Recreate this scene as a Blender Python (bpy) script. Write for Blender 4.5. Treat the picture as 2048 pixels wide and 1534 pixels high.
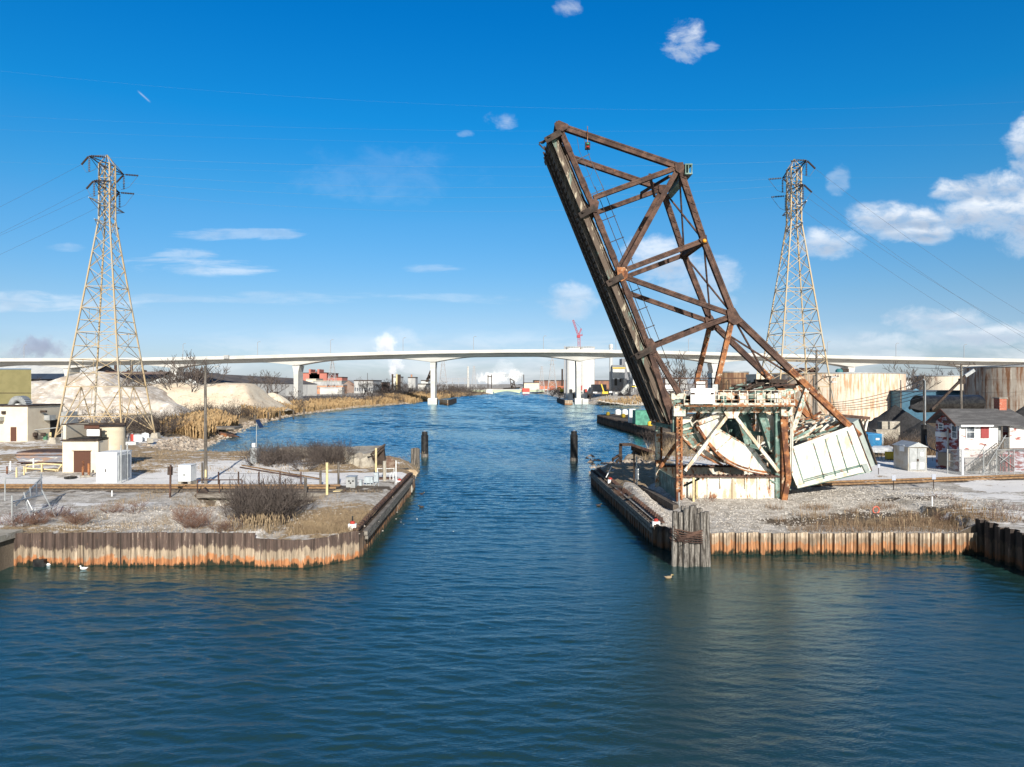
import bpy, bmesh, math, random
from mathutils import Vector, Matrix, noise, geometry
random.seed(7)
for o in list(bpy.data.objects): bpy.data.objects.remove(o)
SC = bpy.context.scene
COL = SC.collection
R = math.radians
# ---------------------------------------------------------------- camera
FPX, PCX, PCY, HC = 1422.2, 1024.0, 767.0, 11.2      # focal length in photo pixels, centre, camera height over the water
cam = bpy.data.cameras.new("camera"); camo = bpy.data.objects.new("camera", cam); COL.objects.link(camo)
camo.location = (0, 0, HC); camo.rotation_euler = (R(90), 0, 0)
cam.sensor_width = 36; cam.lens = 36 * FPX / 2048; cam.clip_end = 30000; cam.clip_start = .5
SC.camera = camo
# ---------------------------------------------------------------- light
SUN_EL, SUN_AZ = R(25), R(168)       # azimuth clockwise from +Y; sun stands behind the camera, a little to the right
sd = Vector((math.sin(SUN_AZ) * math.cos(SUN_EL), math.cos(SUN_AZ) * math.cos(SUN_EL), math.sin(SUN_EL)))
sl = bpy.data.lights.new("sun", 'SUN'); slo = bpy.data.objects.new("sun", sl); COL.objects.link(slo)
sl.energy = 5.0; sl.angle = R(.5); sl.color = (1, .93, .82)
slo.rotation_euler = (-sd).to_track_quat('-Z', 'Y').to_euler()
SC.view_settings.view_transform = 'Standard'; SC.view_settings.look = 'None'
SC.view_settings.exposure = 0.44; SC.view_settings.gamma = 1
SC.cycles.max_bounces = 10; SC.cycles.diffuse_bounces = 3; SC.cycles.glossy_bounces = 3; SC.cycles.volume_bounces = 10; SC.cycles.transparent_max_bounces = 12
# ---------------------------------------------------------------- node helpers
class N:
    def __init__(s, tree): s.t = tree; s.L = tree.links
    def n(s, typ, **k):
        x = s.t.nodes.new(typ)
        for a, b in k.items(): setattr(x, a, b)
        return x
    def put(s, sock, v):
        if v is None: return
        if isinstance(v, bpy.types.NodeSocket): s.L.new(v, sock)
        else: sock.default_value = v
    def m(s, op, a, b=None, c=None, clamp=False):
        x = s.n('ShaderNodeMath', operation=op, use_clamp=clamp)
        s.put(x.inputs[0], a); s.put(x.inputs[1], b); s.put(x.inputs[2], c); return x.outputs[0]
    def vm(s, op, a, b=None):
        x = s.n('ShaderNodeVectorMath', operation=op); s.put(x.inputs[0], a); s.put(x.inputs[1], b); return x.outputs[0]
    def mix(s, f, a, b, mode='MIX'):
        x = s.n('ShaderNodeMix', data_type='RGBA', blend_type=mode); s.put(x.inputs[0], f)
        s.put(x.inputs[6], c4(a)); s.put(x.inputs[7], c4(b)); return x.outputs[2]
    def noise(s, vec, scale=1., detail=4., rough=.55, dist=0.):
        x = s.n('ShaderNodeTexNoise'); s.put(x.inputs['Vector'], vec); s.put(x.inputs['Scale'], scale)
        s.put(x.inputs['Detail'], detail); s.put(x.inputs['Roughness'], rough); s.put(x.inputs['Distortion'], dist); return x.outputs[0]
    def ss(s, v, lo, hi, to0=0., to1=1.):
        x = s.n('ShaderNodeMapRange', interpolation_type='SMOOTHSTEP'); s.put(x.inputs[0], v)
        s.put(x.inputs[1], lo); s.put(x.inputs[2], hi); s.put(x.inputs[3], to0); s.put(x.inputs[4], to1); return x.outputs[0]
    def ramp(s, v, stops):
        x = s.n('ShaderNodeValToRGB'); e = x.color_ramp.elements; s.put(x.inputs[0], v)
        while len(e) < len(stops): e.new(.5)
        for i, (p, c) in enumerate(stops): e[i].position = p; e[i].color = c4(c)
        return x.outputs[0]
    def mapv(s, vec, sc=(1, 1, 1), loc=(0, 0, 0)):
        x = s.n('ShaderNodeMapping'); s.put(x.inputs[0], vec); x.inputs['Scale'].default_value = sc; x.inputs['Location'].default_value = loc; return x.outputs[0]
def c4(c):
    if isinstance(c, bpy.types.NodeSocket): return c
    return tuple(c) + (1,) if len(c) == 3 else tuple(c)
# ---------------------------------------------------------------- sky with clouds (world)
W = bpy.data.worlds.new("World"); SC.world = W; W.use_nodes = True
W.node_tree.nodes.clear(); g = N(W.node_tree)
out = g.n('ShaderNodeOutputWorld'); bg = g.n('ShaderNodeBackground'); g.L.new(bg.outputs[0], out.inputs[0])
sky = g.n('ShaderNodeTexSky', sky_type='NISHITA'); sky.sun_disc = False; sky.sun_elevation = SUN_EL
sky.sun_rotation = SUN_AZ; sky.air_density = 1.0; sky.dust_density = .5; sky.ozone_density = 3.0; sky.altitude = 200
tc = g.n('ShaderNodeTexCoord'); sep = g.n('ShaderNodeSeparateXYZ'); g.L.new(tc.outputs['Generated'], sep.inputs[0])
ay = g.m('MAXIMUM', g.m('ABSOLUTE', sep.outputs[1]), .05)
U = g.m('DIVIDE', sep.outputs[0], ay); V = g.m('DIVIDE', sep.outputs[2], ay)
cv = g.n('ShaderNodeCombineXYZ'); g.L.new(U, cv.inputs[0]); g.L.new(V, cv.inputs[1]); uv = cv.outputs[0]
hs = g.n('ShaderNodeHueSaturation'); hs.inputs['Saturation'].default_value = 1.25; hs.inputs['Hue'].default_value = .495
g.L.new(sky.outputs[0], hs.inputs['Color'])
tint = g.ramp(g.m('MAXIMUM', sep.outputs[2], 0), [(0, (.86, .98, 1.5)), (.05, (.93, 1.0, 1.36)), (.09, (1.0, 1.03, 1.245)), (.117, (.97, 1.06, 1.23)), (.217, (.76, 1.21, 1.40)), (.25, (.56, 1.25, 1.46)), (.34, (.14, 1.27, 1.64)), (.46, (.03, 1.2, 1.74))])
skt = g.mix(1., hs.outputs[0], tint, 'MULTIPLY')
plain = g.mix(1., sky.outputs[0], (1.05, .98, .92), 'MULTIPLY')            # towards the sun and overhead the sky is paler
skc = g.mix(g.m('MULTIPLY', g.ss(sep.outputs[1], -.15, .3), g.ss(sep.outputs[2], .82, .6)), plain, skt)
n1 = g.noise(g.mapv(uv, (1, 1.5, 1)), 16, 9, .62, .3)
n2 = g.noise(g.mapv(uv, (1, 7, 1), (3, 1, 0)), 7, 7, .6, .4)
def blob(px, py, rx, ry, k=1.2, nz=None, top=1.):
    u0, v0, a, b = (px - PCX) / FPX, (PCY - py) / FPX, rx / FPX, ry / FPX
    du = g.m('DIVIDE', g.m('SUBTRACT', U, u0), a); dv = g.m('DIVIDE', g.m('SUBTRACT', V, v0), b)
    r2 = g.m('ADD', g.m('MULTIPLY', du, du), g.m('MULTIPLY', dv, dv))
    e = g.m('SUBTRACT', 1., r2); e = g.m('MULTIPLY_ADD', g.m('SUBTRACT', nz or n1, .5), k * 3.6, e)
    return g.m('MULTIPLY', g.ss(e, -.15, 1.15), top), dv
dens = None; shade = None
for b in [(1975, 425, 125, 52, .8), (2090, 430, 130, 85, .8), (1905, 385, 50, 28, 1.0), (1775, 435, 88, 40, .8), (1830, 465, 90, 26, 1.), (1660, 485, 72, 36, .85, None, .85),
          (1990, 372, 70, 34, 1.0), (1840, 440, 60, 26, 1.1), (2058, 290, 50, 68, .9), (1376, 80, 52, 38, 1.3, None, .75), (1135, 14, 30, 26, 1.3, None, .6), (1420, 92, 24, 14, 1.3, None, .5),
          (1000, 245, 36, 20, 1.5, None, .38), (930, 268, 18, 8, 1.6, None, .22), (1140, 605, 60, 40, 1.0, None, .55),
          (1318, 522, 84, 54, 1.0, None, .75), (1400, 560, 110, 60, 1.3, None, .5), (1678, 356, 24, 30, 1.6, None, .28), (1890, 638, 125, 30, 1.0, None, .75), (1985, 668, 150, 28, 1.0, None, .75), (1690, 690, 160, 30, 1.2, None, .5),
          (780, 700, 70, 44, 1.3, None, .35)]:
    d, dv = blob(*b); dens = d if dens is None else g.m('MAXIMUM', dens, d)
    s_ = g.m('MULTIPLY', g.ss(dv, .45, -.35), d); shade = s_ if shade is None else g.m('MAXIMUM', shade, s_)
for b in [(400, 535, 150, 20, 1.7, n2, .5), (470, 470, 110, 13, 2.0, n2, .32), (140, 495, 40, 10, 1.8, n2, .2), (850, 536, 60, 9, 1.9, n2, .26), (380, 507, 70, 12, 1.7, n2, .34),
          (90, 605, 190, 26, 1.7, n2, .38), (560, 595, 480, 12, 1.8, n2, .2), (760, 350, 190, 60, 1.0, n1, .08)]:
    d, dv = blob(*b); dens = g.m('MAXIMUM', dens, d)
# contrail
uu = g.m('SUBTRACT', U, (288 - PCX) / FPX); vv = g.m('SUBTRACT', V, (PCY - 193) / FPX)
ca, sa = math.cos(R(-42)), math.sin(R(-42))
al = g.m('ADD', g.m('MULTIPLY', uu, ca), g.m('MULTIPLY', vv, sa)); ac = g.m('ADD', g.m('MULTIPLY', uu, -sa), g.m('MULTIPLY', vv, ca))
ct = g.m('MULTIPLY', g.ss(g.m('ABSOLUTE', ac), .0018, .0004), g.ss(g.m('ABSOLUTE', al), .014, .006))
dens = g.m('MAXIMUM', dens, g.m('MULTIPLY', ct, .28))
dens = g.m('MULTIPLY', dens, g.ss(g.noise(g.mapv(uv, (1, 2.2, 1), (6, 4, 0)), 30, 8, .65, .4), .28, .58, .5, 1.))
# low bank of cloud over the horizon
lown = g.noise(g.mapv(uv, (1, 4.5, 1), (1, 2, 0)), 6.5, 9, .6, .3)
low = g.m('MULTIPLY', g.ss(lown, .38, .62), g.ss(V, .092, .03)); low = g.m('MULTIPLY', low, g.ss(U, -.9, .1, .35, 1.))
dens = g.m('MAXIMUM', dens, g.m('MULTIPLY', low, .55))
shade = g.m('MAXIMUM', shade, g.m('MULTIPLY', g.ss(g.noise(g.mapv(uv, (1, 3, 1), (9, 2, 0)), 9, 5), .42, .66), .55))
ccol = g.mix(shade, (11.5, 12.0, 12.6), (5.2, 6.4, 8.2))
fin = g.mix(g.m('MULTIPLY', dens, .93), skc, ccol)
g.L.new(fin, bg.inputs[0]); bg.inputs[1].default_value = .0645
# ---------------------------------------------------------------- pixel -> place
def P(px, py, d): return Vector(((px - PCX) * d / FPX, d, HC - (py - PCY) * d / FPX))
def G(px, py, z=0.): return P(px, py, FPX * (HC - z) / (py - PCY))
def X(px, d): return (px - PCX) * d / FPX
def Z(py, d): return HC - (py - PCY) * d / FPX
# ---------------------------------------------------------------- mesh builder
class MB:
    def __init__(s): s.v = []; s.f = []
    def poly(s, pts, faces):
        b = len(s.v); s.v += [Vector(p) for p in pts]; s.f += [tuple(b + i for i in f) for f in faces]; return s
    def box(s, x0, x1, y0, y1, z0, z1):
        return s.poly([(x0, y0, z0), (x1, y0, z0), (x1, y1, z0), (x0, y1, z0), (x0, y0, z1), (x1, y0, z1), (x1, y1, z1), (x0, y1, z1)],
                      [(0, 3, 2, 1), (4, 5, 6, 7), (0, 1, 5, 4), (1, 2, 6, 5), (2, 3, 7, 6), (3, 0, 4, 7)])
    def cbox(s, c, sx, sy, sz, rz=0, rx=0, ry=0):
        M = Matrix.Translation(c) @ Matrix.Rotation(rz, 4, 'Z') @ Matrix.Rotation(ry, 4, 'Y') @ Matrix.Rotation(rx, 4, 'X')
        pts = [M @ Vector((a * sx / 2, b * sy / 2, e * sz / 2)) for e in (-1, 1) for a, b in ((-1, -1), (1, -1), (1, 1), (-1, 1))]
        return s.poly(pts, [(0, 3, 2, 1), (4, 5, 6, 7), (0, 1, 5, 4), (1, 2, 6, 5), (2, 3, 7, 6), (3, 0, 4, 7)])
    def frame(s, a, b, up):
        a = Vector(a); b = Vector(b); d = (b - a).normalized(); up = Vector(up)
        if abs(d.dot(up)) > .98: up = Vector((1, 0, 0)) if abs(d.x) < .9 else Vector((0, 1, 0))
        sd_ = d.cross(up).normalized(); u = sd_.cross(d).normalized(); return a, b, d, sd_, u
    def bar(s, a, b, w, h, up=(0, 1, 0), o=(0, 0), w2=None, h2=None):   # w across (side), h along up
        a, b, d, sx, u = s.frame(a, b, up); pts = []
        for p, ww, hh in ((a, w, h), (b, w2 or w, h2 or h)):
            for i, j in ((-1, -1), (1, -1), (1, 1), (-1, 1)): pts.append(p + sx * (i * ww / 2 + o[0]) + u * (j * hh / 2 + o[1]))
        return s.poly(pts, [(0, 1, 2, 3), (7, 6, 5, 4), (0, 4, 5, 1), (1, 5, 6, 2), (2, 6, 7, 3), (3, 7, 4, 0)])
    def girder(s, a, b, w, h, up=(0, 1, 0), t=.07):      # built-up riveted box member: core and four proud corner angles
        s.bar(a, b, w - .05, h - .05, up)
        e = .14
        for i in (-1, 1):
            for j in (-1, 1): s.bar(a, b, e, e, up, o=(i * (w / 2 - e / 2 + .012), j * (h / 2 - e / 2 + .012)))
        return s
    def lacing(s, a, b, w, off, up, t=.05, flip=False):  # zigzag lacing bars on the face at offset off along up
        a, b, d, sx, u = s.frame(a, b, up); L = (b - a).length; n = max(2, int(L / (w * .8)))
        for i in range(n):
            p = a + d * (L * i / n) + sx * (w / 2 * (1 if i % 2 else -1)) + u * off
            q = a + d * (L * (i + 1) / n) + sx * (w / 2 * (-1 if i % 2 else 1)) + u * off
            s.bar(p, q, .07, t, up=u)
        return s
    def isec(s, a, b, w, h, up=(0, 0, 1), t=.05):   # I section: h along up
        s.bar(a, b, t, h - 2 * t, up); s.bar(a, b, w, t, up, o=(0, h / 2 - t / 2)); s.bar(a, b, w, t, up, o=(0, -h / 2 + t / 2)); return s
    def tube(s, pts, r, n=6, r2=None, cap=True):
        pts = [Vector(p) for p in pts]; rings = []; up = Vector((0, 0, 1))
        for i, p in enumerate(pts):
            d = (pts[min(i + 1, len(pts) - 1)] - pts[max(i - 1, 0)]).normalized()
            x = d.cross(up if abs(d.z) < .95 else Vector((1, 0, 0))).normalized(); y = d.cross(x)
            rr = r if r2 is None else r + (r2 - r) * i / (len(pts) - 1)
            b = len(s.v); rings.append(b)
            for k in range(n):
                t = 2 * math.pi * k / n; s.v.append(p + x * (rr * math.cos(t)) + y * (rr * math.sin(t)))
        for q in range(len(rings) - 1):
            a, b = rings[q], rings[q + 1]
            for k in range(n): s.f.append((a + k, a + (k + 1) % n, b + (k + 1) % n, b + k))
        if cap: s.f.append(tuple(rings[0] + k for k in reversed(range(n)))); s.f.append(tuple(rings[-1] + k for k in range(n)))
        return s
    def lathe(s, c, prof, n=24, a0=0, a1=2 * math.pi):   # prof: (radius, z)
        full = abs(a1 - a0 - 2 * math.pi) < 1e-5; m = n if full else n + 1; base = len(s.v)
        for r, z in prof:
            for k in range(m):
                t = a0 + (a1 - a0) * k / n; s.v.append(Vector((c[0] + r * math.cos(t), c[1] + r * math.sin(t), c[2] + z)))
        for i in range(len(prof) - 1):
            for k in range(n):
                k2 = (k + 1) % m; s.f.append((base + i * m + k, base + i * m + k2, base + (i + 1) * m + k2, base + (i + 1) * m + k))
        if full:
            s.f.append(tuple(base + (len(prof) - 1) * m + k for k in range(m))); s.f.append(tuple(base + k for k in reversed(range(m))))
        return s
    def prism_y(s, pts, y0, y1):    # polygon in (x, z), extruded along y
        n = len(pts); v = [(x, y0, z) for x, z in pts] + [(x, y1, z) for x, z in pts]
        return s.poly(v, [tuple(range(n)), tuple(reversed(range(n, 2 * n)))] + [(i, n + i, n + (i + 1) % n, (i + 1) % n) for i in range(n)])
    def prism_z(s, pts, z0, z1):
        n = len(pts); v = [(x, y, z0) for x, y in pts] + [(x, y, z1) for x, y in pts]
        return s.poly(v, [tuple(reversed(range(n))), tuple(range(n, 2 * n))] + [(i, (i + 1) % n, n + (i + 1) % n, n + i) for i in range(n)])
    def build(s, name, mat, parent=None, smooth=False, fix=True):
        me = bpy.data.meshes.new(name)
        if parent is not None: org = parent.matrix_world.translation if False else wloc(parent)
        elif s.v:
            xs = [p.x for p in s.v]; ys = [p.y for p in s.v]; zs = [p.z for p in s.v]
            org = Vector(((min(xs) + max(xs)) / 2, (min(ys) + max(ys)) / 2, min(zs)))
        me.from_pydata([tuple(p - org) for p in s.v], [], s.f); me.update()
        if fix and len(s.v) < 60000:
            bm = bmesh.new(); bm.from_mesh(me); bmesh.ops.recalc_face_normals(bm, faces=bm.faces); bm.to_mesh(me); bm.free()
        if mat: me.materials.append(mat)
        if smooth:
            for p in me.polygons: p.use_smooth = True
        o = bpy.data.objects.new(name, me); COL.objects.link(o)
        if parent is not None: o.parent = parent
        else: o.location = org
        return o
def wloc(o):
    v = Vector((0, 0, 0))
    while o is not None: v = v + o.location; o = o.parent
    return v
def tag(o, label=None, cat=None, group=None, kind=None):
    if label: o['label'] = label
    if cat: o['category'] = cat
    if group: o['group'] = group
    if kind: o['kind'] = kind
    return o
def thing(name, loc, label, cat, group=None):
    o = bpy.data.objects.new(name, None); COL.objects.link(o); o.location = Vector(loc); o.empty_display_size = .3
    return tag(o, label, cat, group)
def dup(o, loc, rz=0, sc=1, label=None, group=None):
    def cp(x, par):
        c = x.copy(); COL.objects.link(c)
        if par is not None: c.parent = par
        for ch in [q for q in allkids.get(x.name, [])]: cp(ch, c)
        return c
    allkids = {}
    for q in [o] + list(o.children_recursive):
        allkids[q.name] = list(q.children)
    c = cp(o, None); c.location = loc; c.rotation_euler = (0, 0, rz)
    c.scale = (sc, sc, sc) if not isinstance(sc, (tuple, list)) else sc
    if label: c['label'] = label
    if group: c['group'] = group
    return c
# ---------------------------------------------------------------- materials
def wm(name, c1, c2=None, sc=1., thr=.52, soft=.08, c3=None, thr3=.6, sc3=3., st=(1, 1, 1), rough=.8, bump=.15, bsc=8., metal=0., obj=False, fine=.18, spec=.3, st3=None):
    """weathered surface: c1 with patches of c2 and c3, fine mottling and bump"""
    m = bpy.data.materials.new(name); m.use_nodes = True; t = N(m.node_tree); bs = m.node_tree.nodes['Principled BSDF']
    if obj: co = t.n('ShaderNodeTexCoord').outputs['Object']
    else: co = t.n('ShaderNodeNewGeometry').outputs['Position']
    cs = t.mapv(co, st)
    col = c4(c1)
    if c2: col = t.mix(t.ss(t.noise(cs, sc, 8, .6), thr - soft, thr + soft), c1, c2)
    if c3: col = t.mix(t.ss(t.noise(t.mapv(co, st3 or st, (7, 3, 11)), sc3, 8, .65), thr3 - .05, thr3 + .05), col, c3)
    fn = t.noise(co, bsc, 5, .65)
    if fine: col = t.mix(1., col, t.mix(fn, (1 - fine * 1.6,) * 3, (1 + fine * .9,) * 3), 'MULTIPLY')
    t.put(bs.inputs['Base Color'], col); bs.inputs['Roughness'].default_value = rough; bs.inputs['Metallic'].default_value = metal
    bs.inputs['Specular IOR Level'].default_value = spec
    if bump:
        b = t.n('ShaderNodeBump'); b.inputs['Strength'].default_value = bump; b.inputs['Distance'].default_value = .05
        t.put(b.inputs['Height'], fn); t.L.new(b.outputs[0], bs.inputs['Normal'])
    return m
M = {}
M['rust'] = wm('rusted_steel', (.060, .036, .030), (.135, .078, .058), 1.6, .52, .12, (.36, .15, .07), .69, 1.3, rough=.85, bump=.3, bsc=14, fine=.4)
M['rust_bright'] = wm('bright_rust', (.12, .05, .03), (.40, .17, .07), 1.4, .50, .1, (.60, .50, .36), .62, 1.8, rough=.85, bump=.3, bsc=12, fine=.35)
M['rust_dark'] = wm('dark_steel', (.035, .026, .022), (.07, .05, .04), 2, .5, .1, rough=.8, bump=.2, bsc=10, fine=.3)
M['cream'] = wm('peeling_cream_paint', (.66, .645, .565), (.33, .15, .07), 2.4, .575, .06, (.50, .40, .28), .565, .9, st=(1.3, 1, .45), rough=.6, bump=.15, bsc=9, fine=.12)
M['cream_rusty'] = wm('rusty_cream_paint', (.62, .60, .51), (.36, .16, .07), 2.8, .53, .06, (.22, .34, .29), .575, 2.2, rough=.7, bump=.2, bsc=12, fine=.25)
M['white_paint'] = wm('weathered_white_paint', (.66, .655, .60), (.55, .43, .33), 1.8, .58, .1, (.36, .42, .38), .62, 1.1, st=(1, 1, .3), rough=.55, bump=.05, bsc=6, fine=.06)
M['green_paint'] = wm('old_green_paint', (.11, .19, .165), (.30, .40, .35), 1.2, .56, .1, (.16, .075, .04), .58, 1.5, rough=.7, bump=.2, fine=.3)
M['peel'] = wm('peeling_stringer', (.115, .085, .065), (.42, .37, .28), 2.2, .60, .05, (.16, .25, .21), .60, .9, st=(1.4, 1, .35), rough=.75, bump=.25, bsc=10, fine=.3)
M['grey_steel'] = wm('grey_green_paint', (.34, .39, .37), (.24, .27, .26), 1, .6, .1, rough=.55, bump=.05, fine=.1)
M['wood'] = wm('weathered_timber', (.19, .17, .15), (.09, .08, .07), 1.2, .5, .12, (.3, .27, .23), .6, 3, st=(4, 4, .5), rough=.9, bump=.4, bsc=9, fine=.4)
M['wood_h'] = wm('grey_plank', (.26, .24, .21), (.12, .10, .085), 1.0, .52, .12, st=(.6, 4, 4), rough=.9, bump=.3, bsc=9, fine=.35)
M['wood_dark'] = wm('creosote_timber', (.075, .06, .05), (.14, .12, .10), 1.5, .5, .1, st=(3, 3, .6), rough=.9, bump=.3, fine=.4)
M['concrete'] = wm('old_concrete', (.40, .37, .31), (.27, .24, .2), .8, .54, .1, (.5, .47, .42), .6, 2.5, rough=.9, bump=.35, bsc=5, fine=.25)
M['concrete_pale'] = wm('pale_bridge_concrete', (.56, .56, .54), (.47, .47, .455), .12, .52, .1, st=(1, 1, 3), rough=.85, bump=0, fine=.04, bsc=1)
M['pylon'] = wm('yellowed_galvanised_steel', (.42, .32, .19), (.36, .34, .29), .25, .55, .1, rough=.6, bump=0, fine=.1)
M['pylon_far'] = wm('far_grey_steel', (.30, .31, .33), rough=.6, bump=0, fine=0)
M['galv'] = wm('galvanised_metal', (.42, .44, .45), (.33, .35, .36), 2, .5, .1, rough=.45, bump=.03, metal=.3, fine=.1)
M['black'] = wm('black_plastic', (.012, .012, .014), (.03, .03, .03), 2, .5, .1, rough=.4, bump=.02, fine=.1)
M['white'] = wm('white_enamel', (.74, .76, .77), (.62, .64, .64), 1.3, .62, .08, rough=.45, bump=.02, fine=.04)
M['tan_wall'] = wm('cream_rendered_wall', (.72, .65, .52), (.64, .56, .44), .5, .5, .15, rough=.85, bump=.04, fine=.06)
M['brown_paint'] = wm('brown_door_paint', (.10, .045, .03), rough=.6, bump=.02, fine=.1)
M['red_paint'] = wm('red_paint', (.42, .05, .04), rough=.6, bump=.02, fine=.12)
M['yellow'] = wm('yellow_paint', (.70, .50, .05), rough=.55, bump=.02, fine=.1)
M['yellow_pale'] = wm('pale_yellow_paint', (.68, .56, .30), (.50, .42, .28), 3, .55, .1, rough=.6, bump=.02, fine=.1)
M['wire'] = wm('wire', (.10, .10, .11), rough=.5, bump=0, fine=0)
M['wire_pale'] = wm('pale_conductor', (.20, .27, .36), rough=.4, bump=0, fine=0)
M['insul'] = wm('insulator', (.06, .045, .04), rough=.3, bump=0, fine=0)
M['twig'] = wm('bare_twig', (.062, .051, .047), (.105, .085, .075), .8, .5, .15, rough=.9, bump=0, obj=True, fine=.15)
M['twig_red'] = wm('red_brown_twig', (.13, .065, .05), (.19, .12, .085), .8, .5, .15, rough=.9, bump=0, obj=True, fine=.15)
M['bark'] = wm('grey_bark', (.13, .105, .085), (.08, .06, .05), 2, .5, .15, rough=.9, bump=.2, obj=True, fine=.25)
M['bark_white'] = wm('white_bark', (.62, .58, .52), (.35, .31, .27), 1.5, .58, .1, rough=.85, bump=.1, obj=True, fine=.15)
M['reed'] = wm('dry_reed', (.36, .23, .11), (.43, .31, .17), .4, .5, .2, rough=.9, bump=0, fine=.25, bsc=3)
M['straw'] = wm('dry_grass', (.38, .29, .18), (.26, .19, .12), .6, .5, .2, rough=.9, bump=0, fine=.25, bsc=3)
M['straw_dark'] = wm('brown_weed', (.20, .13, .085), (.30, .22, .14), .6, .5, .2, rough=.9, bump=0, fine=.25, bsc=3)
# ================================================================ WATER
def water_mat():
    m = bpy.data.materials.new('canal_water'); m.use_nodes = True; t = N(m.node_tree); bs = m.node_tree.nodes['Principled BSDF']
    po = t.n('ShaderNodeNewGeometry').outputs['Position']
    m.node_tree.nodes.remove(bs); out = [n for n in m.node_tree.nodes if n.type == 'OUTPUT_MATERIAL'][0]
    df = t.n('ShaderNodeBsdfDiffuse'); df.inputs[0].default_value = (.012, .038, .035, 1); gl = t.n('ShaderNodeBsdfGlossy'); gl.inputs['Color'].default_value = (.74, .93, 1, 1); gl.inputs['Roughness'].default_value = .02
    fr = t.n('ShaderNodeFresnel'); fr.inputs[0].default_value = 1.85; mx = t.n('ShaderNodeMixShader'); t.L.new(fr.outputs[0], mx.inputs[0]); t.L.new(df.outputs[0], mx.inputs[1]); t.L.new(gl.outputs[0], mx.inputs[2]); t.L.new(mx.outputs[0], out.inputs[0])
    dist = t.n('ShaderNodeSeparateXYZ'); t.L.new(po, dist.inputs[0]); far = t.ss(dist.outputs[1], 800, 900)
    a = t.noise(t.mapv(po, (.55, 1.25, 1)), .42, 3, .5, .4)
    b = t.noise(t.mapv(po, (.8, 1.6, 1), (5, 2, 0)), 2.2, 4, .6, .5)
    c = t.noise(t.mapv(po, (1, 1.6, 1), (2, 9, 0)), 7.5, 3, .6, .3)
    h = t.m('ADD', t.m('MULTIPLY', t.m('MULTIPLY', a, far), .8), t.m('ADD', t.m('MULTIPLY', b, .022), t.m('MULTIPLY', c, .016)))
    bp = t.n('ShaderNodeBump'); bp.inputs['Strength'].default_value = 1; bp.inputs['Distance'].default_value = 1.05
    t.put(bp.inputs['Height'], h)
    for q in (gl, fr, df): t.L.new(bp.outputs[0], q.inputs['Normal'])
    return m
import numpy as np
def water_mesh():
    rng = np.random.RandomState(4); fl = [(-6000, 6000, 820, 12000), (-6000, -95, 400, 820), (105, 6000, 400, 820), (-6000, -95, -300, 400), (105, 6000, -300, 400), (-95, 105, -300, 14)]
    V = []; F = []; base = 0
    for x0, x1, y0, y1 in fl:
        V.append(np.array([(x0, y0, 0), (x1, y0, 0), (x1, y1, 0), (x0, y1, 0)], float)); F.append(np.array([[0, 1, 2, 3]]) + base); base += 4
    def waves(lo, hi, n, slope):
        lam = np.exp(rng.uniform(math.log(lo), math.log(hi), n)); th = rng.normal(R(-96), R(19), n); k = 2 * math.pi / lam
        return k * np.cos(th), k * np.sin(th), rng.uniform(0, 6.3, n), slope / math.sqrt(n / 2) / k
    big = waves(.8, 2.1, 34, .09); small = waves(.3, .7, 50, .145)
    for x0, x1, y0, y1, cx, cy in ((-50, 55, 14, 62, .14, .085), (-95, -50, 14, 62, 2, 2), (55, 105, 14, 62, 2, 2), (-95, 105, 62, 400, .62, .34), (-95, 105, 400, 820, 1.3, .8)):
        if y0 == 62:
            zs = [(-13, 13, 62, 92, .18, .13), (-95, -13, 62, 92, 3, 3), (13, 105, 62, 92, 3, 3), (-62, 34, 92, 170, .3, .2), (-95, -62, 92, 170, 2, 2), (34, 105, 92, 170, 4, 4), (-80, 105, 170, 400, .6, .42), (-95, -80, 170, 400, 4, 4)]
        else: zs = [(x0, x1, y0, y1, cx, cy)]
        for a0, a1, b0, b1, sx, sy in zs:
            nx = int((a1 - a0) / sx) + 1; ny = int((b1 - b0) / sy) + 1
            xx, yy = np.meshgrid(np.linspace(a0, a1, nx), np.linspace(b0, b1, ny)); z = np.zeros_like(xx)
            gust = .75 + .45 * np.sin(xx * .11 + yy * .07 + 1) * np.sin(yy * .05 - xx * .04)
            amp_y = np.clip(.72 + (yy - 30) / 60 * .25, .72, .95); gust = gust * amp_y
            if sx < 1.5:
                for W_, on in ((big, True), (small, sx < .35)):
                    if not on: continue
                    for kx, ky, ph, am in zip(*W_): z += am * np.sin(kx * xx + ky * yy + ph)
                if sx >= .35:
                    q = waves(1.6, 4, 30, .13) if sx < 1 else waves(3.5, 8, 30, .16)
                    for kx, ky, ph, am in zip(*q): z += am * np.sin(kx * xx + ky * yy + ph)
                z *= gust
            V.append(np.stack([xx.ravel(), yy.ravel(), z.ravel()], 1)); i = np.arange((ny - 1) * nx).reshape(ny - 1, nx)[:, :-1].ravel()
            F.append(np.stack([i, i + 1, i + nx + 1, i + nx], 1) + base); base += nx * ny
    V = np.concatenate(V); F = np.concatenate(F); me = bpy.data.meshes.new('water')
    me.vertices.add(len(V)); me.vertices.foreach_set('co', V.ravel()); me.loops.add(F.size); me.loops.foreach_set('vertex_index', F.ravel().astype(np.int32))
    me.polygons.add(len(F)); me.polygons.foreach_set('loop_start', (np.arange(len(F)) * 4).astype(np.int32)); me.polygons.foreach_set('use_smooth', np.ones(len(F), bool)); me.update()
    me.materials.append(water_mat()); o = bpy.data.objects.new('water', me); COL.objects.link(o); return o
tag(water_mesh(), 'blue green rippled canal water between the two shores', kind='structure')
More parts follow.
